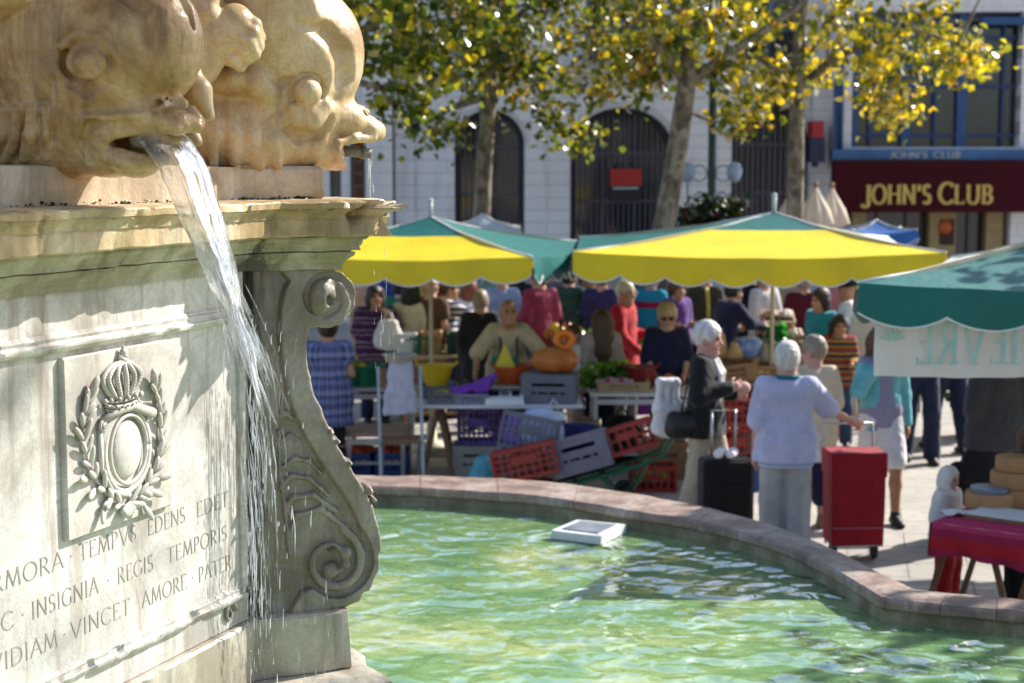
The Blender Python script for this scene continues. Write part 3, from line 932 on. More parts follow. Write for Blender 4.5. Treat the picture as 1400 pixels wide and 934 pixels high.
# eye
ex, ey_, ew = g.sw(117, 84)
c.chain([(ex + 27 * cos(t), ey_ + 25 * sin(t), ew - 1) for t in [2 * pi * i / 16 for i in range(17)]], 6, 8, 'sub')
c.ell((ex, ey_, ew - 5), (20, 17, 19), 2)
c.chain([(ex + 21 * cos(t), ey_ + 20 * sin(t), ew - 2) for t in [2 * pi * i / 16 for i in range(17)]], 4.5, 4)
c.ell((ex, ey_, ew - 1), (16, 12, 16), 2)
c.sc([(84, 62), (110, 46), (142, 52), (160, 76)], [4, 8, 8, 3], 1, 10)
c.sc([(88, 112), (116, 126), (146, 112)], [3, 6, 3], 1, 9, 'sub')
c.sc([(70, 110), (60, 150), (70, 190)], [4, 7, 4], 1, 9, 'sub')
# gill frill at the lower left
for i, (x0, y0, x1, y1) in enumerate(((62, 150, 64, 214), (44, 150, 34, 218), (25, 150, 8, 218), (4, 150, -20, 216))):
    c.sc([(x0, y0), (x0 - 2, (y0 + y1) / 2), (x1, y1)], [7, 9, 6], 2, 6)
    c.sc([(x0 - 9, y0 + 10), (x0 - 12, (y0 + y1) / 2), (x1 - 12, y1)], [2, 5, 3], 0, 5, 'sub')
# folds of the brow
c.sc([(150, -20), (190, 12), (203, 62)], [7, 8, 3], 1, 8, 'sub')
c.sc([(244, -20), (254, 10), (258, 40)], [8, 8, 3], 1, 7, 'sub')
# scaly tail of the neighbouring coil crossing in front
for i in range(7):
    for j in range(3):
        x, y = 70 - i * 22 + j * 10, 14 + i * 13 - j * 26
c.chain([(110, -120, 100), (62, -20, 100), (20, 30, 96), (-40, 70, 92), (-120, 110, 90)], [60, 58, 50, 46, 44], 6)
for i in range(8):
    for j in range(4):
        x = 66 - i * 16 - j * 16; y = 8 + i * 11 - j * 24
        c.ell((x, y, 136 - j * 3), (15, 10, 14), 4)
c.chain([(84, 10, 120), (60, 46, 122), (20, 84, 116), (-30, 112, 108)], [7, 8, 8, 8], 6)
c.ell((-2, 100, 110), (14, 14, 18), 4)
g.s.rough(.0020, 5, .4); g.s.rough(.0015, 13, 1.2); g.s.rough(.0010, 30, 3.2); g.s.rough(.0006, 62, 5.1)
d1 = thing('dolphin_statue', 'carved stone dolphin with bulging forehead spouting water from its open mouth', 'statue', g.p0, group='stone dolphins on the fountain')
g.s.build('carved_head', S_dolph, d1, g.T)
SC1 = g
# --- far dolphin on the corner block, looks along the diagonal
pmid = CR - EL * (CW / 2)
g = Carve((pmid.x, pmid.y, 3.1), ER, (215, 250, 0), (545, -190, 150), .0054, (pmid - CAM).length / F)
c = g
c.ell((414, 76), (70, 62, 80), 24)
c.ell((424, 62), (56, 54, 62), 20)
c.chain([(400, 90, 0), (350, 30, 0), (310, -60, 0), (290, -150, 0)], [66, 78, 86, 84], 30)
c.ell((392, 150), (52, 58, 48), 20)
c.chain([(400, 170, 0), (340, 180, 0), (270, 175, 0)], [48, 52, 56], 24)
c.chain([(330, 200, 0), (440, 206, 0)], [34, 22], 16, fl=1.7)
c.chain([(430, 160, 0), (466, 165, 0), (498, 176, 0), (510, 180, 0)], [34, 24, 15, 12], 12, fl=1.6)
c.chain([(500, 179, -18), (514, 181, 0), (500, 180, 20)], [10, 10, 10], 7)
c.chain([(424, 196, 0), (448, 212, 0), (462, 224, 0)], [26, 15, 8], 10, fl=1.8)
c.chain([(454, 203, 0), (478, 206, 0), (525, 209, 0)], [5, 11, 14], 4, 'sub', fl=2.4)
c.chain([(447, 196, 40), (446, 206, 40), (452, 218, 32), (464, 229, 16)], [5, 5, 5, 4], 5)
c.chain([(447, 197, 40), (470, 190, 36), (500, 190, 26)], [5, 5, 5], 5)
c.ell((487, 160, 14), (7, 9, 9), 4, 'sub'); c.ell((497, 157, 4), (6, 9, 7), 4, 'sub')
c.chain([(476, 158, 14), (488, 151, 12), (500, 153, 4)], [5, 5, 4], 5)
# brow hollow around the eye
c.sc([(408, 26), (446, 42), (470, 74), (473, 104), (460, 132)], [3, 9, 12, 11, 5], 4, 12, 'sub')
ex, ey_, ew = g.sw(420, 125)
c.chain([(ex + 19 * cos(t), ey_ + 19 * sin(t), ew) for t in [2 * pi * i / 16 for i in range(17)]], 4.5, 6, 'sub')
c.ell((ex, ey_, ew - 1), (17, 16, 17), 1)
c.sc([(396, 116), (408, 104), (426, 102), (440, 112)], [3, 5, 5, 2], 0, 6)
c.sc([(398, 148), (420, 151), (444, 140)], [6, 9, 4], 1, 5)
c.sc([(404, 163), (428, 164), (446, 148)], [8, 11, 5], -2, 8)
c.sc([(386, 172), (408, 190), (432, 184), (452, 162)], [3, 6, 6, 3], 1, 6, 'sub')
c.sc([(380, 118), (390, 112), (400, 110)], [2, 5, 2], 2, 6, 'sub')
# collar fin, rolled at the top, ribbed below
c.chain([(262, 118, 40), (300, 112, 52), (330, 114, 54), (346, 130, 52), (349, 158, 46), (372, 186, 44)], [13, 16, 17, 14, 10, 6], 8)
for (a, b, e) in (((345, 165), (352, 195), (364, 226)), ((320, 140), (326, 185), (340, 228)), ((298, 138), (300, 185), (306, 229)), ((278, 138), (276, 185), (278, 229))):
    c.chain([(a[0], a[1], 44), (b[0], b[1], 54), (e[0], e[1], 50)], [6, 7, 5], 8)
# mane
for i in range(5):
    x = 336 + i * 13
    c.chain([(x - 4, -60, 76), (x, -10, 78), (x + 16, 28, 74), (x + 34, 48 - 4 * i, 68)], [7, 8, 7, 3], 5)
g.s.rough(.0012, 6, .9); g.s.rough(.0009, 20, 2.2); g.s.rough(.0006, 48, 4.1)
d2 = thing('dolphin_statue', 'paler carved stone dolphin behind, its open beak holding a lead pipe', 'statue', g.p0, group='stone dolphins on the fountain')
g.s.build('carved_head', S_dolph2, d2, g.T)
SC2 = g
# fin of the near dolphin that shows behind its beak
gf = Carve(SC1.world(262, 140, -70), HX1, (235, 215, 0), (320, 90, 60), .006, k1)
gf.chain([(255, 100, 0), (272, 125, 0), (286, 158, 0)], [16, 17, 8], 8)
gf.chain([(240, 180, 0), (262, 186, 0), (270, 194, 0)], [14, 10, 7], 8)
gf.chain([(255, 100, 0), (245, 180, 0)], [18, 14], 10)
fin = gf.s.build('side_fin', S_dolph2, d1, lambda V: gf.T(V) + np.array(gf.p0 - SC1.p0)[None])
# lead pipe in the far dolphin's mouth
M_lead = mat('dull_lead', (.20, .18, .15), (.11, .10, .085), rough=.6, metal=.4, bump=.4)
mb = MB()
mb.tube([SC2.world(x, y, 0) for x, y in ((455, 205), (476, 207), (494, 208), (498, 209), (506, 210))], [.02, .019, .019, .016, .017], 12)
mb.tube([SC2.world(493, 208, 0), SC2.world(499, 208, 0)], [.024, .024], 12)
mb.build('lead_pipe', M_lead, d2, True, True)
# --- hand of the figure that rides the dolphins
ga = Carve(SC2.world(310, 60, 84), ER, (235, 125, 0), (365, -200, 80), .0055, SC2.k)
ga.chain([(268, 84, -6), (292, 52, 0), (318, 34, 6)], [26, 25, 22], 12)
ga.chain([(318, 34, 4), (336, 46, 6)], [20, 16], 10)
for (p, r) in ((((322, 22, 12), (342, 36, 16), (350, 52, 10), (344, 62, 2)), 8.5), (((318, 36, 18), (338, 48, 22), (347, 64, 14), (340, 74, 4)), 8.5), (((312, 50, 20), (332, 60, 24), (342, 75, 16), (334, 84, 6)), 8), (((308, 62, 18), (324, 70, 21), (333, 82, 14), (326, 90, 6)), 7)):
    ga.chain(list(p), [r, r, r * .9, r * .75], 3)
ga.chain([(300, 66, 8), (312, 82, 14), (326, 92, 8)], [9, 8, 6.5], 4)
ga.chain([(268, 84, -6), (262, 20, -20), (290, -60, -30), (310, -160, -40)], [26, 30, 36, 44], 14)
ga.chain([(285, -8, 10), (280, 20, 14), (268, 38, 12)], [11, 10, 8], 6)
hand = thing('cherub_statue', 'carved stone hand and arm gripping the mane between the two dolphins', 'statue', ga.p0)
ga.s.build('arm', S_dolph2, hand, ga.T)

# =================================================================== WATER FROM THE SPOUT
def water_mat(name, white=.12, rough=.03, tint=(.96, .98, 1.0), clear=.34):
    t = NT(name)
    t.t.nodes.remove(t.b)
    g_ = t.n('ShaderNodeBsdfGlass'); g_.inputs['Color'].default_value = (*tint, 1); g_.inputs['Roughness'].default_value = rough; g_.inputs['IOR'].default_value = 1.33
    d_ = t.n('ShaderNodeBsdfDiffuse'); d_.inputs[0].default_value = (.9, .93, .97, 1)
    tr = t.n('ShaderNodeBsdfTransparent')
    m1 = t.n('ShaderNodeMixShader'); m1.inputs[0].default_value = clear
    t.l(g_.outputs[0], m1.inputs[1]); t.l(tr.outputs[0], m1.inputs[2])
    m2 = t.n('ShaderNodeMixShader')
    if white > .05:
        f = t.ramp(t.noise(26, 4, .6, (1, 1, .12)), [(.50, white * .2), (.68, min(1, white * 5))])
        t.l(f, m2.inputs[0])
    else: m2.inputs[0].default_value = white
    t.l(m1.outputs[0], m2.inputs[1]); t.l(d_.outputs[0], m2.inputs[2]); t.l(m2.outputs[0], t.out.inputs[0])
    b = t.bump(t.noise(40, 3, .5, (1, 1, .2)), .35, .02)
    t.l(b, g_.inputs['Normal']); return t.m
M_jet = water_mat('pouring_water', .05, clear=.5)
M_drop = water_mat('water_drops', .22, clear=.72)
jp = SC1.world(205, 193, 0)
def jw(px, py, w=0): p = on_plane(px, py, jp, D); return p - D * w
jet = thing('water_jet', 'clear water pouring in an arc from the dolphin mouth and breaking into spray', 'water jet', jw(222, 195))
path = [(196, 190), (214, 190), (232, 200), (249, 224), (262, 254), (275, 290), (288, 328), (300, 362), (311, 396), (320, 424)]
wid = [24, 30, 33, 31, 29, 28, 26, 22, 17, 9]
def resamp(P, n):
    out = []
    for i in range(n):
        t = i / (n - 1) * (len(P) - 1.0001); k = int(t); f = t - k
        a, b = P[k], P[k + 1]
        out.append(tuple(x + (y - x) * f for x, y in zip(a, b)) if isinstance(a, tuple) else a + (b - a) * f)
    return out
cp = [jw(*p) for p in resamp(path, 72)]; cw_ = [w * k1 for w in resamp(wid, 72)]
vs, fs = [], []; nn = 40
for i, p in enumerate(cp):
    d = (cp[min(i + 1, 71)] - cp[max(0, i - 1)]).normalized(); s_ = D; b_ = s_.cross(d).normalized()
    for k in range(nn):
        a = 2 * pi * k / nn
        f = i / 71
        w = 1 + (.10 + .5 * f * f) * mnoise.noise(Vector((cos(a) * 2.2, sin(a) * 2.2, i * .045))) + (.05 + .22 * f) * mnoise.noise(Vector((cos(a) * 6, sin(a) * 6, i * .12 + 7)))
        # the sheet is thin in the middle, with two thicker ropes at its borders
        q = cos(a)
        th = .34 + .30 * abs(q) ** 3
        vs.append(p + s_ * (q * cw_[i] * 1.35 * w) + b_ * (sin(a) * cw_[i] * th * w * 1.5))
for i in range(71):
    for k in range(nn):
        fs.append((i * nn + k, i * nn + (k + 1) % nn, (i + 1) * nn + (k + 1) % nn, (i + 1) * nn + k))
fs.append(tuple(reversed(range(nn)))); fs.append(tuple(range(71 * nn, 72 * nn)))
MB().add(vs, fs).build('stream', M_jet, jet, True, True)
rr = random.Random(5)
mb = MB()
for i in range(60):                                    # ropes of water where the stream comes apart
    y0 = rr.uniform(345, 470); x0 = 294 + (y0 - 345) * .34 + rr.gauss(0, 7); L = rr.uniform(40, 130)
    x1 = x0 + L * .32 + rr.gauss(0, 6); w0 = rr.gauss(0, .025)
    pts = [jw(x0 + (x1 - x0) * t - 6 * t * (1 - t), y0 + L * (t * .7 + .3 * t * t), w0 * (1 + t)) for t in [q / 7 for q in range(8)]]
    r = rr.uniform(.0010, .0042)
    mb.tube(pts, [r * .3, r * .9, r * rr.uniform(.7, 1.2), r * rr.uniform(.6, 1.2), r, r * .7, r * .6, r * .15], 7)
mb.build('ropes', M_drop, jet, True, True)
mb = MB()
for i in range(380):                                   # falling threads and drops in front of the console
    x = rr.gauss(352, 17) if rr.random() < .82 else rr.uniform(330, 450)
    t = rr.random() ** .8
    y = 430 + t * 500
    if x > 430 and y < 640: continue
    wob = (x - 345) * .0010
    p = on_plane(x, y, CR + M_ * rr.uniform(.03, .16), M_)
    L = rr.uniform(.012, .075) * (1.3 if rr.random() < .3 else .8); r = rr.uniform(.0008, .0026)
    sl = (.10 - .08 * t) * L
    mb.tube([p + ER * sl, p + Vector((0, 0, -L * .35)) , p + Vector((0, 0, -L * .8)) - ER * sl * .2, p + Vector((0, 0, -L))], [r * .3, r * .8, r, r * .2], 6)
for i in range(115):                                   # long threads running down past the scroll
    t0_ = rr.random()
    x = rr.gauss(345, 12) if t0_ < .82 else rr.uniform(330, 400)
    y = rr.uniform(440, 760); p = on_plane(x, y, CR + M_ * rr.uniform(.02, .15), M_)
    L = rr.uniform(.08, .34); r = rr.uniform(.0006, .0019)
    sw_ = ER * (.05 * (1 - (y - 440) / 320) * L / .2)
    mb.tube([p + sw_ * (u * (1.6 - u)) + ER * rr.gauss(0, .0012) - Vector((0, 0, L * u)) for u in [q / 6 for q in range(7)]], [r * q_ for q_ in (.3, 1, .8, 1.1, .7, 1, .2)], 6)
for i in range(40):                                    # drips from the cornice and the pipe
    if i < 14: p = E2 + ER * .2 - EL * rr.uniform(-.02, .2) + Vector((0, 0, rr.uniform(2.3, 2.77)))
    else: p = SC2.world(rr.uniform(503, 509), rr.uniform(212, 262), rr.uniform(-10, 10))
    L = rr.uniform(.02, .06); r = rr.uniform(.0008, .0018)
    mb.tube([p, p - Vector((0, 0, L * .7)), p - Vector((0, 0, L))], [r * .4, r, r * .3], 6)
tag(mb.build('spray_drops', M_drop, jet, True, True), kind='stuff')

# =================================================================== BASIN
RZ, WZ = .75, .61
inn = [(470, 663), (600, 668), (740, 679), (860, 697), (960, 713), (1068, 742), (1140, 776), (1204, 816), (1300, 826), (1400, 836), (1520, 848)]
out = [(470, 648), (600, 649), (740, 657), (880, 676), (990, 698), (1105, 733), (1185, 772), (1248, 802), (1310, 809), (1400, 818), (1530, 829)]
I_ = [gp(*p, RZ) for p in inn]; O_ = [gp(*p, RZ) for p in out]
for p in I_ + O_: p.z = 0
restI = [Vector(p) for p in ((5.3, 6.6, 0), (5.6, 4.6, 0), (4.6, 2.2, 0), (2.2, .9, 0), (-1.0, .5, 0), (-4.2, 1.0, 0), (-6.9, 3.2, 0), (-7.8, 6.2, 0), (-6.9, 9.2, 0), (-4.6, 11.2, 0), (-2.8, 11.75, 0))]
ctr = Vector((-1.0, 6.0, 0))
restO = [p + (p - ctr).normalized() * .45 for p in restI]
I_ += restI; O_ += restO
def catmull(P, i, t, closed=True):
    n = len(P); a, b, c_, d = P[(i - 1) % n], P[i % n], P[(i + 1) % n], P[(i + 2) % n]
    return .5 * ((2 * b) + (c_ - a) * t + (2 * a - 5 * b + 4 * c_ - d) * t * t + (-a + 3 * b - 3 * c_ + d) * t ** 3)
def dense(P, per=14):
    out = []
    for i in range(len(P)):
        corner = i in (7,) or (i + 1) in (7,)
        for q in range(per):
            t = q / per
            out.append(P[i].lerp(P[(i + 1) % len(P)], t) if corner else catmull(P, i, t))
    return out
DI, DO = dense(I_), dense(O_)
S_cop = carved_stone('red_marble_coping', (.44, .36, .31), (.33, .225, .18), (.17, .125, .11), (.09, .075, .065), .75, rough=.5, bump=.6, coord='Object', vein=.6)
S_wall = carved_stone('basin_wall_stone', (.36, .32, .22), (.25, .21, .14), (.14, .12, .08), (.48, .44, .36), .4, moss=(.12, .12, .05), rough=.6, bump=.4)
basin = thing('fountain_basin', 'wide stone fountain basin with worn reddish marble coping round green water', 'fountain basin', ctr)
mb = MB(); n = len(DI)
def station(i, e=0.0):
    a, b = DI[i % n], DO[i % n]
    w = (b - a).normalized()
    def jz(p, z): return Vector((p.x, p.y, z + .006 * nz((p.x, p.y, z), 3.0) + .003 * nz((p.x, p.y, z), 15)))
    ww = (b - a).length
    pr = [(a - w * .0, RZ - .068), (a - w * .012, RZ - .055), (a - w * .012, RZ - .018), (a + w * .006, RZ - .002), (a + w * .05, RZ), (a + w * (ww * .5), RZ + .006), (b - w * .05, RZ), (b - w * .004, RZ - .008), (b, RZ - .03), (b, RZ - .10), (b - w * .03, RZ - .115)]
    return [jz(p, z) for p, z in pr]
cuts = list(range(0, n, 11))
for ci, s0 in enumerate(cuts):
    s1 = min(s0 + 11, n)
    rows = []
    for i in range(s0, s1 + 1):
        r1 = station(i)
        if i == s0 or i == s1:
            t_ = (DI[(i + 1) % n] - DI[i % n]).normalized() * (.002 if i == s0 else -.002)
            r1 = [p + t_ for p in r1]
        rows.append(r1)
    dz = rr.uniform(-.003, .003)
    rows = [[p + Vector((0, 0, dz)) for p in r1] for r1 in rows]
    mb.grid(rows)
    mb.add(rows[0], [tuple(reversed(range(11)))]); mb.add(rows[-1], [tuple(range(11))])
mb.build('coping', S_cop, basin, 'auto', True)
mb = MB(); rows = []
for i in range(n + 1):
    a, b = DI[i % n], DO[i % n]; w = (b - a).normalized()
    rows.append([Vector((*(a + w * .03 + w * .012 * nz(a, 7)).xy, z)) if False else Vector(((a + w * o).x, (a + w * o).y, z)) for (o, z) in ((.02, .18), (.02, .60), (.026, RZ - .067), (.05, RZ - .06), (.3, RZ - .06), ((b - a).length - .05, RZ - .08), ((b - a).length - .05, .0))])
mb.grid(rows); mb.build('basin_wall', S_wall, basin, False, True)
# algae covered floor and the water sheet
t = NT('algae_floor')
f1 = t.noise(1.1, 6, .6, dist=.8); f2 = t.noise(5, 6, .65, dist=1.5)
c1 = t.ramp(f1, [(.32, (.20, .32, .08)), (.46, (.40, .56, .18)), (.58, (.74, .74, .28)), (.75, (.36, .58, .26))])  # algae colours, with yellow patches painted in place of caustic light
t.base(t.mix(t.ramp(f2, [(.45, 0.0), (.62, .65)]), c1, (.17, .19, .03))); t.set(Roughness=.8)
M_floor = t.m
t = NT('fountain_water'); t.t.nodes.remove(t.b)
tr = t.n('ShaderNodeBsdfTransparent'); tr.inputs[0].default_value = (.78, .96, .70, 1)
df = t.n('ShaderNodeBsdfDiffuse'); t.l(t.mix(t.ramp(t.noise(4.5, 5, .6, (1, 1.6, 1), dist=1.2), [(.46, 0.0), (.62, .6)]), t.ramp(t.noise(.8, 5, .6, dist=.8), [(.34, (.20, .44, .19)), (.50, (.36, .60, .24)), (.64, (.70, .80, .34))]), (.17, .33, .10)), df.inputs[0])  # yellow and darker green patches paint sunlit and shaded water into the colour
gl = t.n('ShaderNodeBsdfGlossy'); gl.inputs[0].default_value = (1, 1, 1, 1); gl.inputs['Roughness'].default_value = .015
fr = t.n('ShaderNodeFresnel'); fr.inputs[0].default_value = 1.5
w1 = t.noise(3.0, 1, .4, (1, 1, 1), dist=.5); w2 = t.noise(7.0, 1, .4, dist=.6); w3 = t.noise(24, 2, .5)
b = t.bump(w3, .08, .010, t.bump(w2, .85, .048, t.bump(w1, 1.0, .13)))
t.l(b, gl.inputs['Normal'])
m0_ = t.n('ShaderNodeMixShader'); m0_.inputs[0].default_value = .68
t.l(tr.outputs[0], m0_.inputs[1]); t.l(df.outputs[0], m0_.inputs[2])
m1_ = t.n('ShaderNodeMixShader')
t.l(t.math('MULTIPLY', fr.outputs[0], 1.9), m1_.inputs[0]); t.l(m0_.outputs[0], m1_.inputs[1]); t.l(gl.outputs[0], m1_.inputs[2]); t.l(m1_.outputs[0], t.out.inputs[0])
M_water = t.m
poly = [DI[i] + (DO[i] - DI[i]).normalized() * .018 for i in range(0, n)]
def sheet(z, step=None):
    mb = MB(); k = len(poly); vs = [(ctr.x, ctr.y, z)]; fs = []
    for j in range(1, 13):
        for p in poly:
            q = ctr.lerp(p, j / 12); vs.append((q.x, q.y, z))
    for i in range(k): fs.append((0, 1 + i, 1 + (i + 1) % k))
    for j in range(11):
        for i in range(k):
            a = 1 + j * k + i; b_ = 1 + j * k + (i + 1) % k; fs.append((a, a + k, b_ + k, b_))
    fs = [tuple(reversed(f)) for f in fs]
    return mb.add(vs, fs)
tag(sheet(WZ).build('water', M_water, None, True), kind='structure')
sheet(.28).build('basin_floor', M_floor, basin, False, True)
# white box just under the coping
t_w = mat('white_enamel', (.78, .79, .80), (.66, .68, .70), rough=.4, bump=.1)
t_d = mat('dark_grating', (.22, .24, .28), (.12, .13, .15), rough=.5)
cs = [gp(754, 725, .67), gp(822, 733.5, .67), gp(856, 717, .67), gp(789, 710.5, .67)]
cc = sum(cs, Vector()) / 4
bx = thing('floodlight_box', 'flat white box standing just above the water under the coping', 'floodlight', (cc.x, cc.y, .5))
mb = MB(); nn_ = 4
mb.add([(p.x, p.y, .615) for p in cs] + [(p.x, p.y, .67) for p in cs], [(3, 2, 1, 0), (4, 5, 6, 7)] + [(i, (i + 1) % 4, (i + 1) % 4 + 4, i + 4) for i in range(4)])
mb.build('housing', t_w, bx, False, True)
mb = MB(); s4 = [cc.lerp(p, .72) for p in cs]
mb.add([(p.x, p.y, .6705) for p in s4] + [(p.x, p.y, .678) for p in s4], [(3, 2, 1, 0), (4, 5, 6, 7)] + [(i, (i + 1) % 4, (i + 1) % 4 + 4, i + 4) for i in range(4)])
mb.build('grating', t_d, bx, False, True)
mb = MB(); mb.bar((cc.x, cc.y, .28), (cc.x, cc.y, .615), .08); mb.build('bracket', t_d, bx, False, True)
# =================================================================== GROUND
t = NT('stone_paving')
br = t.n('ShaderNodeTexBrick'); br.offset = .5
br.inputs['Color1'].default_value = (.46, .42, .37, 1); br.inputs['Color2'].default_value = (.38, .35, .31, 1); br.inputs['Mortar'].default_value = (.15, .13, .12, 1)
br.inputs['Scale'].default_value = 1.0; br.inputs['Mortar Size'].default_value = .008; br.inputs['Brick Width'].default_value = .9; br.inputs['Row Height'].default_value = .5
mp = t.n('ShaderNodeMapping'); mp.inputs['Rotation'].default_value = (0, 0, R(12)); t.l(t.tc.outputs['Object'], mp.inputs[0]); t.l(mp.outputs[0], br.inputs['Vector'])
n1 = t.noise(.7, 6, .6)
c = t.mix(t.ramp(n1, [(.35, 0.0), (.7, .55)]), br.outputs[0], (.27, .25, .23))
c = t.mix(t.ramp(t.noise(9, 5, .6), [(.52, 0.0), (.72, .6)]), c, (.17, .15, .13))
t.base(c); t.set(Roughness=.75); t.l(t.bump(t.noise(60, 4), .3, .006, t.bump(br.outputs[1], -.4, .01)), t.b.inputs['Normal'])
mb = MB()
Gs = 24
# one sheet, left open under the basin
gpoly = [DI[i].lerp(DO[i], .5) for i in range(0, n)]
vs, fs = [], []
for (k, sc_) in ((0, 1.0), (1, 1.12), (2, 1.6), (3, 3.5), (4, 12.0), (5, 60.0)):
    for p in gpoly:
        q = ctr + (p - ctr) * sc_; vs.append((q.x, q.y, 0))
L_ = len(gpoly)
for k in range(5):
    for i in range(L_): fs.append((k * L_ + i, (k + 1) * L_ + i, (k + 1) * L_ + (i + 1) % L_, k * L_ + (i + 1) % L_))
fs = [tuple(reversed(f)) for f in fs]
tag(mesh_obj('ground', vs, fs, t.m), kind='structure')

# =================================================================== BUILDINGS
def ashlar(name, c1, c2, joint, bw=1.3, rh=.245, ms=.008):
    t = NT(name)
    sep = t.n('ShaderNodeSeparateXYZ'); t.l(t.tc.outputs['Object'], sep.inputs[0])
    cb = t.n('ShaderNodeCombineXYZ'); t.l(sep.outputs[0], cb.inputs[0]); t.l(sep.outputs[2], cb.inputs[1])
    br = t.n('ShaderNodeTexBrick'); br.offset = .5
    br.inputs['Color1'].default_value = (*c1, 1); br.inputs['Color2'].default_value = (*c2, 1); br.inputs['Mortar'].default_value = (*joint, 1)
    br.inputs['Scale'].default_value = 1; br.inputs['Mortar Size'].default_value = ms; br.inputs['Brick Width'].default_value = bw; br.inputs['Row Height'].default_value = rh
    t.l(cb.outputs[0], br.inputs['Vector'])
    c = t.mix(t.ramp(t.noise(.9, 6, .6, (1, 1, .5)), [(.4, 0.0), (.75, .4)]), br.outputs[0], tuple(x * .62 for x in c2))
    c = t.mix(t.ramp(t.noise(2.6, 6, .65, (1.6, 1, .16)), [(.52, 0.0), (.74, .5)]), c, tuple(x * .5 for x in c2))
    t.base(c); t.set(Roughness=.8); t.l(t.bump(t.noise(30, 4), .2, .01, t.bump(br.outputs[1], -.5, .02)), t.b.inputs['Normal'])
    return t.m
W_wall = ashlar('pale_ashlar', (.85, .83, .86), (.81, .79, .82), (.46, .44, .45))
W_wall2 = ashlar('pale_render', (.85, .82, .82), (.81, .78, .78), (.46, .43, .42), bw=1.6, rh=.245, ms=.006)
W_trim = mat('pale_trim_stone', (.62, .60, .60), (.54, .52, .52), scale=3, rough=.8)
M_iron = mat('dark_blue_iron', (.030, .028, .048), (.02, .02, .034), rough=.5, metal=.2)
M_glassd = mat('dark_glass', (.014, .020, .034), (.022, .030, .046), rough=.08, bump=0, spec=.7)
M_black = mat('black_interior', (.006, .006, .008), rough=.9, bump=0)
BY = 32.0
def bx(px): return gx(px, BY, 4)
def bz(py): return at(700, py, BY).z
HB = 9.2

def facade(name, parent, x0, x1, z0, z1, y, holes, m, depth=.42):
    """wall front with real openings; holes = (xa, xb, zb, zs, rise): sill, spring level and arch rise (0 = flat head)"""
    mb = MB(); holes = sorted(holes)
    xs = [x0]
    def quad(a, b, c, d): mb.add([a, b, c, d], [(0, 1, 2, 3)])
    cur = x0
    for (xa, xb, zb, zs, rise) in holes:
        quad((cur, y, z0), (xa, y, z0), (xa, y, z1), (cur, y, z1)); cur = xb
        if zb > z0: quad((xa, y, z0), (xb, y, z0), (xb, y, zb), (xa, y, zb))
        k = 20 if rise > 0 else 1
        pts = [((xa + xb) / 2 - cos(pi * i / k) * (xb - xa) / 2, zs + rise * sin(pi * i / k)) for i in range(k + 1)]
        for (p, q) in zip(pts[:-1], pts[1:]):
            quad((p[0], y, p[1]), (q[0], y, q[1]), (q[0], y, z1), (p[0], y, z1))
            quad((p[0], y, p[1]), (p[0], y + depth, p[1]), (q[0], y + depth, q[1]), (q[0], y, q[1]))
        quad((xa, y, zb), (xa, y + depth, zb), (xa, y + depth, zs), (xa, y, zs))
        quad((xb, y, zb), (xb, y, zs), (xb, y + depth, zs), (xb, y + depth, zb))
        quad((xa, y, zb), (xb, y, zb), (xb, y + depth, zb), (xa, y + depth, zb))
    quad((cur, y, z0), (x1, y, z0), (x1, y, z1), (cur, y, z1))
    # sides, back and top
    yb = y + 9
    quad((x0, y, z0), (x0, y, z1), (x0, yb, z1), (x0, yb, z0)); quad((x1, y, z0), (x1, yb, z0), (x1, yb, z1), (x1, y, z1))
    quad((x0, yb, z0), (x0, yb, z1), (x1, yb, z1), (x1, yb, z0)); quad((x0, y, z1), (x1, y, z1), (x1, yb, z1), (x0, yb, z1))
    return mb.build(name, m, parent, False, True)

bank = thing('stone_building', 'pale stone building with three large arched openings closed by dark grilles', 'building', ((bx(540) + bx(1136)) / 2, BY, 0))
arches = []
for (a, b, top, spr) in ((621, 717, 150, 197), (780, 922, 147, 206), (1001, 1108, 142, 194)):
    arches.append((bx(a), bx(b), .12, bz(spr), bz(top) - bz(spr)))
upw = []
for (a, b) in ((632, 706), (800, 900), (1018, 1090)):
    upw.append((bx(a), bx(b), bz(78), bz(-20), 0))
zc = bz(104)
facade('wall', bank, bx(540), bx(1136), 0, zc, BY, arches, W_wall)
facade('upper_wall', bank, bx(540), bx(1136), zc, HB, BY + .02, upw, W_wall2)
mb = MB(); x0, x1 = bx(540), bx(1136); xm = (x0 + x1) / 2
mb.box((xm, BY - .06, zc), (x1 - x0 + .1, .22, .10)); mb.box((xm, BY - .10, zc + .08), (x1 - x0 + .2, .32, .06)); mb.box((xm, BY - .03, zc - .09), (x1 - x0, .12, .07))
mb.box((xm, BY - .1, HB + .1), (x1 - x0 + .2, .5, .25))
mb.build('string_course', W_trim, bank, False, True)
for px in (553, 1122): MB().box((bx(px), BY - .04, zc / 2 - .08), (bx(px + 13) - bx(px - 13), .10, zc - .2)).build('pilaster', W_wall, bank, False, True)
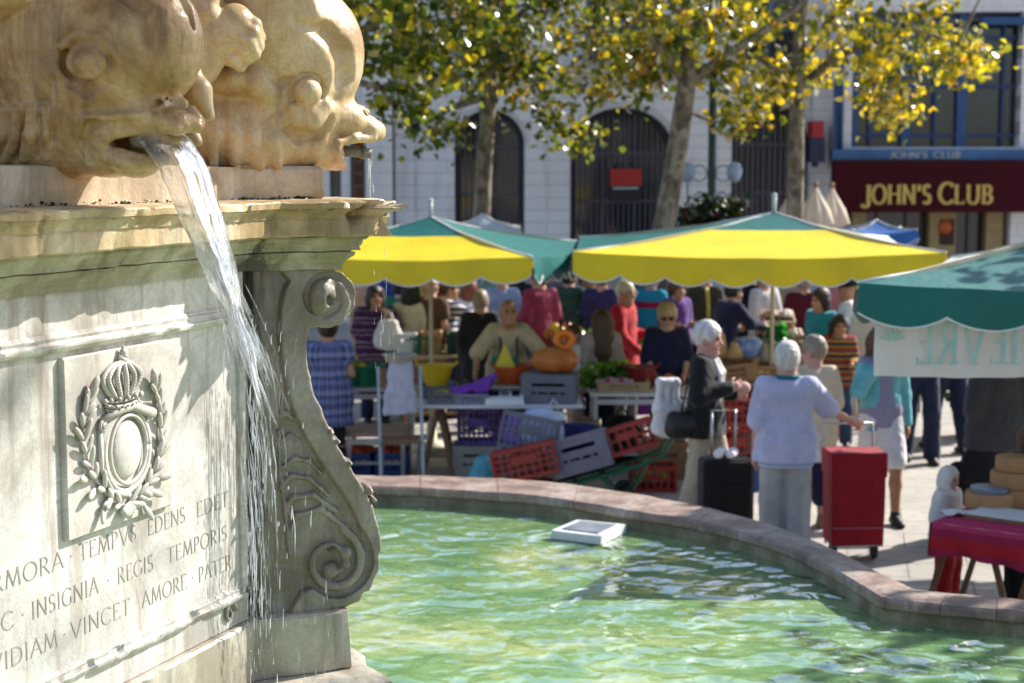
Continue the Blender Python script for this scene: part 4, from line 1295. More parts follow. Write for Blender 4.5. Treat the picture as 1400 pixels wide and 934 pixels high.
for (xa, xb, zb, zs, rise) in arches:
    k = 24; yb = BY + .30
    ap = [((xa + xb) / 2 - cos(pi * i / k) * (xb - xa) / 2, zs + rise * sin(pi * i / k)) for i in range(k + 1)]
    outline = [(xa, zb)] + ap + [(xb, zb)]
    mb = MB()
    cx = (xa + xb) / 2
    inner = [(cx + (p[0] - cx) * (1 - .20 / (xb - xa)), zb + (p[1] - zb) * (1 - .10 / (zs + rise - zb))) for p in outline]
    for i in range(len(outline) - 1):
        a, b, c_, d = outline[i], outline[i + 1], inner[i + 1], inner[i]
        mb.add([(a[0], yb - .06, a[1]), (b[0], yb - .06, b[1]), (c_[0], yb - .06, c_[1]), (d[0], yb - .06, d[1]), (d[0], yb + .02, d[1]), (c_[0], yb + .02, c_[1])], [(0, 1, 2, 3), (3, 2, 5, 4)])
    g_ = mb.build('arched_gate', M_iron, bank, False, True)
    mb = MB(); nb = int((xb - xa) / .105)
    for i in range(1, nb):
        x = xa + (xb - xa) * i / nb
        q = 1 - ((x - cx) / ((xb - xa) / 2)) ** 2
        mb.box((x, yb + .0, (zb + zs + rise * math.sqrt(max(0, q))) / 2), (.034 if i % 6 else .06, .034, zs + rise * math.sqrt(max(0, q)) - zb))
    for zz in (zs - .05, zb + .9, zs - 1.0): mb.box((cx, yb - .01, zz), (xb - xa - .1, .05, .07))
    mb.build('grille', mat('violet_grey_iron', (.085, .080, .12), (.06, .055, .085), rough=.5), g_, False, True)
    mb = MB(); mb.add([(p[0], yb + .1, p[1]) for p in outline], [tuple(range(len(outline)))])
    mb.build('pane', M_glassd, g_, False, True)
    mb = MB()                                            # stone surround of the arch
    for i in range(k):
        a, b = ap[i], ap[i + 1]
        f = 1.12
        A = (cx + (a[0] - cx) * f, zs + (a[1] - zs) * f * 1.02); B = (cx + (b[0] - cx) * f, zs + (b[1] - zs) * f * 1.02)
        mb.add([(a[0], BY - .025, a[1]), (b[0], BY - .025, b[1]), (B[0], BY - .025, B[1]), (A[0], BY - .025, A[1]), (A[0], BY + .01, A[1]), (B[0], BY + .01, B[1]), (a[0], BY + .01, a[1]), (b[0], BY + .01, b[1])], [(0, 1, 2, 3), (3, 2, 5, 4), (0, 6, 7, 1)])
    mb.build('arch_surround', W_trim, bank, False, True)
for (xa, xb, zb, zs, rise) in upw:
    mb = MB(); y = BY + .3; cx = (xa + xb) / 2
    for x in (xa + .05, xb - .05, cx): mb.box((x, y, (zb + zs) / 2), (.08, .07, zs - zb))
    for zz in (zb + .05, zs - .05, (zb * .6 + zs * .4)): mb.box((cx, y - .005, zz), (xb - xa, .06, .08))
    w_ = mb.build('window_frame', mat('blue_grey_paint', (.16, .24, .38), rough=.5), bank, False, True)
    mb = MB(); mb.box((cx, y + .04, (zb + zs) / 2), (xb - xa, .02, zs - zb)); mb.build('pane', M_glassd, w_, False, True)
    mb = MB()
    for i in range(12): mb.box((xa + (xb - xa) * (i + .5) / 12, BY - .12, zb + .35), (.03, .03, .75))
    mb.box((cx, BY - .12, zb + .74), (xb - xa + .2, .05, .05)); mb.box((cx, BY - .12, zb - .02), (xb - xa + .3, .28, .08))
    mb.build('balcony_rail', M_iron, bank, False, True)
# annexe at the left
ann = thing('town_house', 'narrow pale house at the left edge with a tall dark window and rust coloured shutter', 'building', (bx(440), BY - .4, 0))
facade('wall', ann, bx(-420), bx(537), 0, HB - 1, BY - .35, [(bx(480), bx(501), bz(272), bz(186), 0), (bx(452), bx(468), bz(320), bz(205), 0), (bx(300), bx(340), .1, bz(200), 0), (bx(160), bx(210), .9, bz(190), 0), (bx(20), bx(70), .9, bz(190), 0), (bx(-220), bx(-160), .1, bz(190), 0)], W_wall2, .3)
for (a, b, t0_, t1_) in ((480, 501, 186, 272), (452, 468, 205, 320), (300, 340, 200, 430), (160, 210, 190, 372), (20, 70, 190, 372), (-220, -160, 190, 430)):
    mb = MB(); xa, xb, za_, zb_ = bx(a), bx(b), bz(t1_), bz(t0_)
    mb.box(((xa + xb) / 2, BY - .1, (za_ + zb_) / 2), (xb - xa - .02, .03, zb_ - za_))
    w_ = mb.build('window', M_glassd, ann, False, True)
    if a == 480:
        mb = MB()
        for k in range(5): mb.box(((xa + xb) / 2, BY - .16, za_ + (zb_ - za_) * (k + .5) / 5), ((xb - xa) * .5, .03, (zb_ - za_) / 5 - .05))
        mb.build('shutter', mat('rust_paint', (.20, .055, .025), (.12, .04, .02), rough=.7), w_, False, True)
# signs on the bank
def zpx(py, Y): return at(700, py, Y).z
SY = BY - .25
M_red = mat('sign_red', (.42, .02, .025), (.36, .018, .022), rough=.35, bump=0)
M_blk = mat('sign_black', (.012, .012, .016), rough=.35, bump=0)
sg = thing('wall_sign', 'red and black box sign hanging in the middle arch', 'sign', (gx(856, SY, 3), SY, zpx(275, SY)))
def pbox(mb, a, b, t_, bt, Y, d): 
    x0, x1 = gx(a, Y, 3), gx(b, Y, 3); z1, z0 = zpx(t_, Y), zpx(bt, Y)
    mb.box(((x0 + x1) / 2, Y, (z0 + z1) / 2), (x1 - x0, d, z1 - z0)); return mb
pbox(MB(), 834, 877, 231, 254, SY, .16).build('red_panel', M_red, sg, False, True)
pbox(MB(), 834, 877, 254.2, 275, SY, .155).build('black_panel', M_blk, sg, False, True)
pbox(MB(), 838, 873, 256, 258.5, SY - .085, .01).build('pale_strip', mat('pale_blue_strip', (.45, .5, .62), bump=0), sg, False, True)
for q_ in (845, 866): MB().bar((gx(q_, SY, 3), SY + .05, zpx(231, SY)), (gx(q_, SY, 3), BY + .25, zpx(224, SY)), .03).build('bracket', M_iron, sg, False, True)
SY2 = BY - .5
sg = thing('bracket_sign', 'narrow red and navy sign projecting from the wall beside the right arch', 'sign', (gx(1111, SY2, 3), SY2, zpx(225, SY2)))
pbox(MB(), 1106, 1122, 166, 188, SY2, .5).build('red_panel', M_red, sg, False, True)
pbox(MB(), 1104, 1124, 188.3, 222, SY2, .5).build('navy_panel', mat('sign_navy', (.015, .02, .07), rough=.4, bump=0), sg, False, True)
pbox(MB(), 1112, 1116, 222.3, 228, SY2, .4).build('bracket', M_iron, sg, False, True)

# the club
CY = 31.4
def cbx(px): return gx(px, CY, 3)
def cbz(py): return at(700, py, CY).z
club = thing('shop_building', 'building with burgundy club fascia, gold lettering and blue framed windows above', 'building', (cbx(1280), CY, 0))
M_burg = mat('burgundy_panel', (.055, .002, .008), (.045, .002, .007), scale=2, rough=.55, bump=.03, spec=.12)
M_gold = mat('gold_letters', (.62, .42, .12), (.5, .33, .09), rough=.35, metal=.3, bump=0)
M_blue = mat('blue_frame_paint', (.028, .085, .23), (.022, .065, .18), rough=.45, bump=.05)
M_blued = mat('dark_blue_paint', (.02, .05, .16), (.016, .04, .12), rough=.45, bump=.05)
facade('wall', club, cbx(1137), cbx(1660), 0, cbz(214), CY, [(cbx(1150), cbx(1384), .05, cbz(288), 0)], W_wall2, .5)
facade('upper_wall', club, cbx(1137), cbx(1660), cbz(214), HB - .5, CY + .004, [(cbx(1163), cbx(1393), cbz(201), cbz(16), 0), (cbx(1440), cbx(1600), cbz(201), cbz(16), 0)], W_wall2, .5)
mb = MB(); pbox(mb, 1139, 1440, 220, 290, CY - .22, .40)
fas = mb.build('fascia_sign', M_burg, club, False, True)
mb = MB()
zt = cbz(278.5); yy = CY - .425
def fx(px): return gx(px, yy, 3)
zt = at(700, 278, yy).z; hh = at(700, 253, yy).z - zt
for (w, a, b, hs) in (("J", 1178, 1191, 1.12), ("OHN'S", 1193, 1273, .98), ("C", 1284, 1304, 1.1), ("LUB", 1306, 1357, .98)):
    if w == 'C': mb.build('lettering', M_gold, fas, False, True); mb = MB()
    letters(mb, w, (fx(a), yy, zt - (.06 if w == 'J' else 0)), (1, 0, 0), (0, 0, 1), (0, -.03, 0), hh * hs, fx(b) - fx(a), wt=.19, gap=.16, serif=.10, thin=.5)
mb.build('lettering', M_gold, fas, False, True)
mb = MB(); pbox(mb, 1136, 1440, 204, 218.5, CY - .12, .30)
beam = mb.build('blue_beam', mat('blue_beam_paint', (.05, .15, .36), (.025, .08, .2), scale=2.2, rough=.5), club, False, True)
mb = MB(); y2 = CY - .275; z2 = at(700, 216, y2).z; h2 = at(700, 207.5, y2).z - z2
for (w, a, b) in (("JOHN'S", 1216, 1267), ('CLUB', 1276, 1312)):
    mb = MB(); letters(mb, w, (gx(a, y2, 3), y2, z2), (1, 0, 0), (0, 0, 1), (0, -.012, 0), h2, gx(b, y2, 3) - gx(a, y2, 3), wt=.2, gap=.16, serif=.1, thin=.5)
    mb.build('lettering', mat('pale_letters', (.55, .56, .58), rough=.5, bump=0), beam, False, True)
wy = CY + .30
for bi, (a, b, mull) in enumerate(((1163, 1236, 1187), (1236, 1311, 1275), (1311, 1393, 1367))):
    mb = MB()
    pbox(mb, a, a + 7, 16, 201, wy - .02, .12); pbox(mb, b - 6, b, 16, 201, wy - .02, .12)
    fr_ = mb.build('window', M_blue, club, False, True)
    mb = MB(); pbox(mb, mull - 2, mull + 2, 16, 201, wy, .08)
    for y_ in (52, 118, 185, 22): pbox(mb, a + 7, b - 6, y_ - 2.5, y_ + 2.5, wy + .003, .07)
    mb.build('glazing_bar', M_blued, fr_, False, True)
    mb = MB(); pbox(mb, a, b, 16, 201, wy + .06, .02); mb.build('pane', M_glassd, fr_, False, True)
mb = MB(); pbox(mb, 1336, 1440, 24, 34, CY - .03, .12); mb.build('window_header', M_blue, club, False, True)
mb = MB(); mb.tube([(cbx(1147), CY - .08, cbz(40)), (cbx(1147), CY - .08, cbz(204))], .05, 10); mb.build('drainpipe', M_blue, club, True, True)
mb = MB(); pbox(mb, 1138, 1145, 110, 204, CY - .03, .08); mb.build('blue_strip', M_blue, club, False, True)
# shop front under the fascia
M_cream = mat('cream_plaster', (.40, .29, .15), (.32, .23, .11), rough=.8)
for (a, b) in ((1169, 1188), (1276, 1312), (1354, 1377)):
    mb = MB(); x0, x1 = cbx(a), cbx(b); mb.box(((x0 + x1) / 2, CY + .30, cbz(288) / 2), (x1 - x0, .3, cbz(288) - .02)); mb.build('shop_pillar', M_cream, club, False, True)
mb = MB(); pbox(mb, 1150, 1384, 286, 440, CY + .46, .02); mb.build('shop_door', M_glassd, club, False, True)
mb = MB(); 
for px in (1200, 1240, 1262, 1325, 1345): pbox(mb, px - 1.5, px + 1.5, 288, 440, CY + .42, .05)
mb.build('door_frame', mat('brown_wood', (.10, .05, .025), (.07, .035, .02), rough=.5), club, False, True)
ps = thing('round_sign', 'small orange disc sign on the cream shop pillar', 'sign', (cbx(1297), CY + .1, cbz(312)))
MB().lathe([(0, 0), (.13, 0), (.135, .02), (.12, .035), (0, .035)], 20, (cbx(1297), CY + .15, cbz(311)), Matrix.Rotation(pi / 2, 3, 'X')).build('disc', mat('orange_sign', (.55, .10, .015), rough=.4, bump=0), ps, True, True)
pbox(MB(), 1287, 1307, 300, 335, CY + .142, .012).build('backing', mat('dark_brown_panel', (.06, .025, .015), bump=0), ps, False, True)

# =================================================================== TREES
t = NT('plane_bark')
f = t.noise(5.5, 6, .6, (1, 1, .6), dist=.5)
c = t.ramp(f, [(.36, (.07, .055, .04)), (.45, (.15, .12, .085)), (.55, (.30, .26, .19)), (.66, (.15, .13, .08))])
t.base(c); t.set(Roughness=.85); t.l(t.bump(t.noise(16, 6, .6), .5, .02), t.b.inputs['Normal'])
M_bark = t.m
def leaf_mat(name, gloss=1.3):
    t = NT(name); t.t.nodes.remove(t.b)
    at_ = t.n('ShaderNodeAttribute'); at_.attribute_name = 'leaf_tint'
    d = t.n('ShaderNodeBsdfDiffuse'); t.l(at_.outputs[0], d.inputs[0])
    tr = t.n('ShaderNodeBsdfTranslucent'); t.l(t.mix(1.0, at_.outputs[0], (2.2, 2.0, .75), 'MULTIPLY'), tr.inputs[0])
    g_ = t.n('ShaderNodeBsdfGlossy'); g_.inputs['Roughness'].default_value = .38; g_.inputs[0].default_value = (1, 1, 1, 1)
    m1 = t.n('ShaderNodeMixShader'); m1.inputs[0].default_value = .42; t.l(d.outputs[0], m1.inputs[1]); t.l(tr.outputs[0], m1.inputs[2])
    fr = t.n('ShaderNodeFresnel'); fr.inputs[0].default_value = 1.45
    m2 = t.n('ShaderNodeMixShader'); t.l(t.math('MULTIPLY', fr.outputs[0], gloss), m2.inputs[0]); t.l(m1.outputs[0], m2.inputs[1]); t.l(g_.outputs[0], m2.inputs[2])
    t.l(m2.outputs[0], t.out.inputs[0]); return t.m
M_leaf = leaf_mat('plane_leaves', .27); M_leaf2 = leaf_mat('shrub_leaves', .3)
def leaf_cloud(name, centres, per, spread, size, palette, parent, rng, m=None, world=False):
    vs, fs, cols = [], [], []
    for (c, s_) in centres:
        tone = rng.uniform(.75, 1.25); hue = rng.random()
        for _ in range(per):
            p = c + Vector((rng.gauss(0, 1), rng.gauss(0, 1), rng.gauss(0, .62))) * spread * s_
            n_ = Vector((rng.gauss(0, .8), rng.gauss(0, .8), rng.gauss(.5, .7)))
            if n_.length < .1: n_ = Vector((0, 0, 1))
            n_.normalize(); a, b = frame_from(n_, Vector((rng.random(), rng.random(), .3)).normalized())
            L = size * rng.uniform(.6, 1.25); w = L * rng.uniform(.42, .6)
            fold = n_ * (w * rng.uniform(.1, .5))
            k = len(vs)
            vs += [p - a * L * .5, p - a * L * .12 + b * w + fold, p + a * L * .2 + b * w * .75 + fold, p + a * L * .55, p + a * L * .2 - b * w * .75 + fold, p - a * L * .12 - b * w + fold]
            fs += [(k, k + 3, k + 2, k + 1), (k, k + 5, k + 4, k + 3)]
            x = rng.random() * .75 + hue * .25
            acc = 0
            for (pr, colr) in palette:
                acc += pr
                if x <= acc: break
            t_ = tone * rng.uniform(.8, 1.2)
            cols += [tuple(v * t_ for v in colr) + (1,)] * 6
    o = mesh_obj(name, [tuple(v) for v in vs], fs, m or M_leaf, parent, False, world)
    ca = o.data.color_attributes.new('leaf_tint', 'FLOAT_COLOR', 'POINT')
    ca.data.foreach_set('color', [x for c in cols for x in c])
    return o
PAL_G = [(.26, (.045, .075, .012)), (.28, (.085, .12, .018)), (.22, (.18, .19, .025)), (.16, (.42, .34, .03)), (.08, (.26, .13, .03))]
PAL_M = [(.20, (.055, .085, .014)), (.24, (.11, .14, .02)), (.20, (.24, .23, .028)), (.24, (.52, .40, .03)), (.12, (.34, .17, .04))]
PAL_Y = [(.18, (.06, .09, .014)), (.26, (.15, .17, .022)), (.24, (.34, .31, .03)), (.24, (.62, .48, .03)), (.08, (.40, .22, .05))]
def tree(label, trunk, limbs, lobes, pal, seed, nclus, r0, Y, size=.125, per=48, extra=()):
    """trunk/limbs: photo columns and rows at depth Y; lobes: (px, py, rx_px, rz_px, dy) crown volumes"""
    rng = random.Random(seed)
    base = Vector((gx(trunk[0][0], Y, 0), Y, 0))
    root = thing('plane_tree', label, 'tree', base, group='plane trees round the square')
    mb = MB()
    tp = [base + Vector((0, 0, -.05))] + [at(x, y, Y + dy) for (x, y, dy) in trunk]
    rs = [r0 * 1.35] + [r0 * (1 - .42 * i / len(trunk)) for i in range(len(trunk))]
    mb.tube(tp, rs, 12)
    mb.build('trunk', M_bark, root, True, True)
    lb = MB(); tips = []
    for L in limbs:
        pts = [at(x, y, Y + dy) for (x, y, dy) in L]
        r = r0 * .50
        lb.tube(pts, [r * (1 - .68 * i / (len(pts) - 1)) for i in range(len(pts))], 8)
        tips += pts[1:]
    centres = []
    for (px, py, rx, rz, dy) in lobes:
        c = at(px, py, Y + dy); sx = rx * Y / F; sz = rz * Y / F
        k = max(4, int(nclus * .98 * sx * sx * sz))
        for _ in range(k):
            while True:
                v = Vector((rng.uniform(-1, 1), rng.uniform(-1, 1), rng.uniform(-1, 1)))
                if .25 < v.length < 1: break
            if mnoise.noise(Vector((c.x + v.x * 2.2, dy + v.y * 2.2, v.z * 2.2 + seed))) < -.18: continue
            p = c + Vector((v.x * sx, v.y * sx * .9, v.z * sz))
            centres.append((p, rng.uniform(.6, 1.15)))
    for (p, r_) in extra:
        for _ in range(4):
            centres.append((p + Vector((rng.uniform(-1, 1), rng.uniform(-1, 1), rng.uniform(-1, 1))) * r_, rng.uniform(.5, .8)))
    for (p, s_) in centres[::3]:                         # twigs from the limbs to the clumps
        q = min(tips + tp[2:], key=lambda a: (a - p).length)
        m_ = q.lerp(p, .5) + Vector((0, 0, -.06 * (q - p).length))
        lb.tube([q, m_, p], [.032, .02, .007], 5, False)
    lb.build('limbs', M_bark, root, True, True)
    leaf_cloud('crown', centres, per, .30, size, pal, root, rng, world=True)
    return root
tree('slender plane tree in front of the left arch, mottled trunk and green yellow leaves', [(657, 330, 0), (661, 240, 0), (668, 140, 0), (674, 40, 0), (678, -80, 0)],
     [[(670, 110, 0), (640, 70, -.4), (600, 30, -.6)], [(669, 130, 0), (720, 92, -.2), (790, 60, 0), (840, 40, .3)], [(673, 60, 0), (730, 0, .5), (770, -60, .8)], [(674, 40, 0), (620, -40, .6), (590, -90, .8)], [(669, 130, 0), (610, 150, -.5), (590, 175, -.6)]],
     [(650, 40, 130, 90, 0), (760, 50, 130, 80, 0), (690, -90, 190, 110, 0), (600, 90, 70, 60, -.5), (840, 95, 90, 45, 0), (700, 110, 110, 40, -.3), (755, 165, 45, 26, 0), (610, 180, 24, 20, -.3), (800, 190, 34, 14, .2)], PAL_G, 3, 10, .15, 26.5)
tree('sturdy leaning plane tree between the middle and right arches', [(893, 430, 0), (908, 310, 0), (922, 230, 0), (934, 150, 0), (941, 95, 0), (938, 20, .1), (930, -90, .2)],
     [[(938, 112, 0), (905, 70, -.2), (878, 30, -.3), (850, -30, -.4)], [(939, 115, 0), (985, 82, 0), (1040, 45, .1), (1090, 10, .2), (1140, -40, .2)], [(937, 60, 0), (990, -10, .4), (1030, -80, .6)], [(938, 30, 0), (880, -60, .5)]],
     [(930, 15, 150, 80, 0), (1020, 40, 110, 60, 0), (920, -110, 190, 110, 0), (840, 55, 100, 60, -.3), (880, 110, 60, 36, .2), (1010, 150, 46, 28, .2), (985, 100, 40, 30, 0)], PAL_M, 8, 10, .17, 23)
tree('plane tree by the club with the yellowest leaves', [(1086, 330, 0), (1088, 240, 0), (1089, 160, 0), (1090, 115, 0), (1094, 40, .2), (1100, -60, .3)],
     [[(1090, 125, 0), (1060, 95, -.2), (1020, 70, -.3)], [(1090, 122, 0), (1130, 88, 0), (1180, 60, .1), (1250, 40, -.2), (1310, 60, -.4)], [(1092, 90, 0), (1140, 20, .3), (1200, -30, .3)], [(1094, 40, 0), (1060, -50, .4)]],
     [(1110, 45, 120, 75, 0), (1200, 50, 110, 70, -.2), (1270, 55, 75, 56, -.4), (1310, 92, 34, 26, -.5), (1130, -90, 200, 100, 0), (1290, -60, 110, 60, 0), (1180, 130, 60, 26, .1), (1080, 118, 60, 30, 0), (1215, 160, 30, 20, 0), (1040, 130, 44, 30, .2)], PAL_Y, 14, 10, .14, 25.5)
tree('dark green plane tree close behind the fountain, crown beside the dolphin head', [(400, 420, 0), (408, 250, 0), (420, 120, 0), (440, 0, 0), (450, -120, 0)],
     [[(420, 120, 0), (470, 60, 0), (530, 20, 0), (580, -20, .2)], [(428, 80, 0), (480, 110, -.3), (520, 120, -.5)], [(440, 0, 0), (520, -80, .4)], [(440, 0, 0), (380, -80, .4)]],
     [(520, 95, 70, 66, 0), (560, 30, 90, 70, 0), (470, 30, 110, 90, 0), (480, -100, 200, 120, 0), (545, 150, 34, 22, -.2), (610, -40, 110, 60, .2)], PAL_G, 21, 16, .17, 19.5, size=.14, per=46)

SUND = Vector((cos(SUN_AZ) * cos(SUN_EL), sin(SUN_AZ) * cos(SUN_EL), sin(SUN_EL)))
tree('plane tree beyond the right edge that shades the basin and the pink table', [(2330, 380, 0), (2320, 200, 0), (2300, 20, 0), (2290, -200, 0)],
     [[(2310, 100, 0), (2160, 0, -.3), (2020, -150, -.5)], [(2300, 20, 0), (2420, -160, .2)], [(2295, -60, 0), (2180, -260, .6)], [(2300, 0, 0), (2290, -300, -.8), (2270, -600, -1.6)]],
     [(2200, -230, 420, 260, 0), (2360, -120, 300, 200, .4), (2060, -120, 220, 140, -.4)], PAL_M, 33, 5, .20, 13.2, size=.15, per=34, extra=[(fp(*fpx(-230, 640)) + SUND * 12.5, .15)])  # unseen crown placed for its shade; extra clump added on the pedestal's sun line
# =================================================================== LAMP POST, PLANTER, PARASOLS
M_green = mat('green_iron', (.010, .045, .032), (.008, .035, .025), rough=.4)
LY = 24.6; lx = gx(972, LY, 2)
lp = thing('street_lamp', 'dark green iron street lamp with curled brackets and two pale lanterns', 'street lamp', (lx, LY, 0))
MB().lathe([(.16, 0), (.16, .25), (.11, .32), (.10, .9), (.07, 1.0), (.062, 2.4), (.055, 4.9), (.0, 4.95)], 14).build('pole', M_green, lp, True)
for sgn in (-1, 1):
    e_ = gx(972 + sgn * 32, LY, 3) - lx
    zl = zpx(237, LY)
    mb = MB()
    mb.tube([(0, 0, zl - .35), (e_ * .5, 0, zl - .28), (e_, 0, zl - .42), (e_, 0, zl - .16)], .014, 7)
    mb.tube([(e_ * .52 + .12 * cos(a), 0, zl + .12 * sin(a)) for a in [2 * pi * i / 20 for i in range(21)]], .010, 6)
    b_ = mb.build('bracket', M_green, lp, True)
    mb = MB(); mb.lathe([(.04, -.14), (.09, -.09), (.12, .02), (.11, .09), (.06, .16), (0, .17)], 16, (e_, 0, zl))
    mb.build('lantern', mat('opal_glass', (.34, .42, .56), (.28, .35, .48), rough=.25, bump=0), lp, True)
mb = MB(); mb.lathe([(.05, 4.9), (.14, 4.95), (.2, 5.15), (.12, 5.3), (0, 5.34)], 14); mb.build('top_lantern', mat('opal_glass', (1, 1, 1)), lp, True)
PY = 24.2
pl_ = thing('flower_planter', 'dark planter of shrubs and red flowers at the foot of the street lamp', 'planter', (gx(966, PY, 1), PY, 0))
mb = MB(); mb.lathe([(.50, 0), (.55, .1), (.62, 1.5), (.66, 1.55), (.60, 1.56), (.55, 1.5)], 20); mb.build('tub', mat('dark_tub', (.05, .045, .04), rough=.6), pl_, True)
rng = random.Random(4)
cs_ = [(Vector((rng.uniform(-.46, .46), rng.uniform(-.35, .35), rng.uniform(1.6, 2.55))), 1) for _ in range(60)]
leaf_cloud('foliage', cs_, 34, .11, .10, [(.5, (.018, .032, .012)), (.34, (.03, .05, .016)), (.16, (.12, .012, .02))], pl_, rng, M_leaf2)
tag(leaf_cloud('flowers', [(p + Vector((0, -.05, .02)), 1) for p, _ in cs_[::3]], 6, .09, .07, [(.6, (.20, .012, .025)), (.4, (.26, .05, .08))], pl_, rng, M_leaf2), kind='stuff')
M_canv = mat('cream_canvas', (.62, .54, .45), (.54, .46, .38), rough=.85, scale=5, bump=.2)
for (px, top, YY, lab) in ((1078, 270, 26.8, 'folded cream parasol half hidden behind the plane trunk'), (1115, 257, 26.0, 'folded cream parasol, the taller one beside the plane trunk'), (1137, 258, 26.4, 'folded cream parasol nearest the burgundy fascia')):
    p = Vector((gx(px, YY, 2.5), YY, 0)); zt_ = zpx(top, YY)
    o = thing('folded_parasol', lab, 'parasol', p, group='folded cream parasols')
    mb = MB(); mb.tube([(0, 0, 0), (0, 0, zt_)], .028, 8); mb.lathe([(.3, 0), (.3, .06), (.05, .1)], 14); mb.build('pole', mat('grey_pole', (.4, .4, .4), rough=.4, metal=.5), o, True)
    wb = lambda t_, z_: 1 + .16 * cos(8 * t_)
    mb = MB(); mb.lathe([(.05, zt_ - 1.75), (.20, zt_ - 1.7), (.17, zt_ - 1.2), (.15, zt_ - .62), (.27, zt_ - .58), (.20, zt_ - .34), (.07, zt_ - .10), (.02, zt_ + .02)], 32, wob=wb); mb.build('canvas', M_canv, o, True)
    mb = MB(); mb.sphere((0, 0, zt_ + .05), (.045, .045, .06), 10, 6); mb.build('finial', mat('brown_knob', (.28, .15, .08)), o, True)
# =================================================================== PEOPLE
SKIN = {}
def skin(kind='fair'):
    c = {'fair': (.52, .30, .21), 'tan': (.42, .22, .13), 'dark': (.16, .075, .045), 'pink': (.56, .30, .23)}[kind]
    return mat('skin_' + kind, c, tuple(x * .85 for x in c), rough=.55, scale=14, bump=.05, bscale=120, bdist=.002)
HAIRC = {'white': (.62, .60, .58), 'grey': (.34, .32, .30), 'greybrown': (.26, .21, .16), 'blonde': (.52, .38, .20), 'brown': (.075, .038, .02), 'dark': (.022, .014, .010), 'black': (.010, .009, .009), 'red': (.20, .06, .025), 'ginger': (.3, .13, .05)}
def hairm(k):
    nm = 'hair_' + k
    if nm in MATS: return MATS[nm]
    t = NT(nm); c = HAIRC[k]
    t.base(t.ramp(t.noise(24, 4, .6, (1, 1, .25)), [(.35, tuple(x * .7 for x in c)), (.65, tuple(min(1, x * 1.15) for x in c))]))
    t.set(Roughness=.5); t.l(t.bump(t.noise(60, 3, .6, (1, 1, .15)), .5, .008), t.b.inputs['Normal'])
    MATS[nm] = t.m; return t.m
M_eye = mat('eye_dark', (.02, .015, .012), rough=.15, bump=0)
M_lip = mat('lip', (.36, .12, .10), rough=.5, bump=0)
M_shoe = mat('dark_shoe', (.02, .018, .017), rough=.5)
M_tansh = mat('tan_shoe', (.25, .16, .09), rough=.6)
ARMS = {
 'down': ((-.02, .06, -.28), (.04, .07, -.53)), 'bent': ((-.03, .06, -.27), (.21, .01, -.29)), 'hold': ((.0, .07, -.26), (.22, -.09, -.20)),
 'reach': ((.17, .05, -.20), (.40, .02, -.25)), 'far': ((.24, .06, -.12), (.48, .03, -.14)), 'face': ((.12, .10, -.22), (.22, -.04, .02)), 'hip': ((-.06, .17, -.22), (.06, .04, -.36)),
 'shoulder': ((.08, .10, -.22), (.20, -.02, -.04)), 'lowfwd': ((.06, .06, -.27), (.24, .0, -.44)), 'out': ((.10, .14, -.22), (.30, .22, -.32)), 'back': ((-.12, .05, -.26), (-.10, .02, -.50))}
def nrm(v): return Vector(v).normalized()
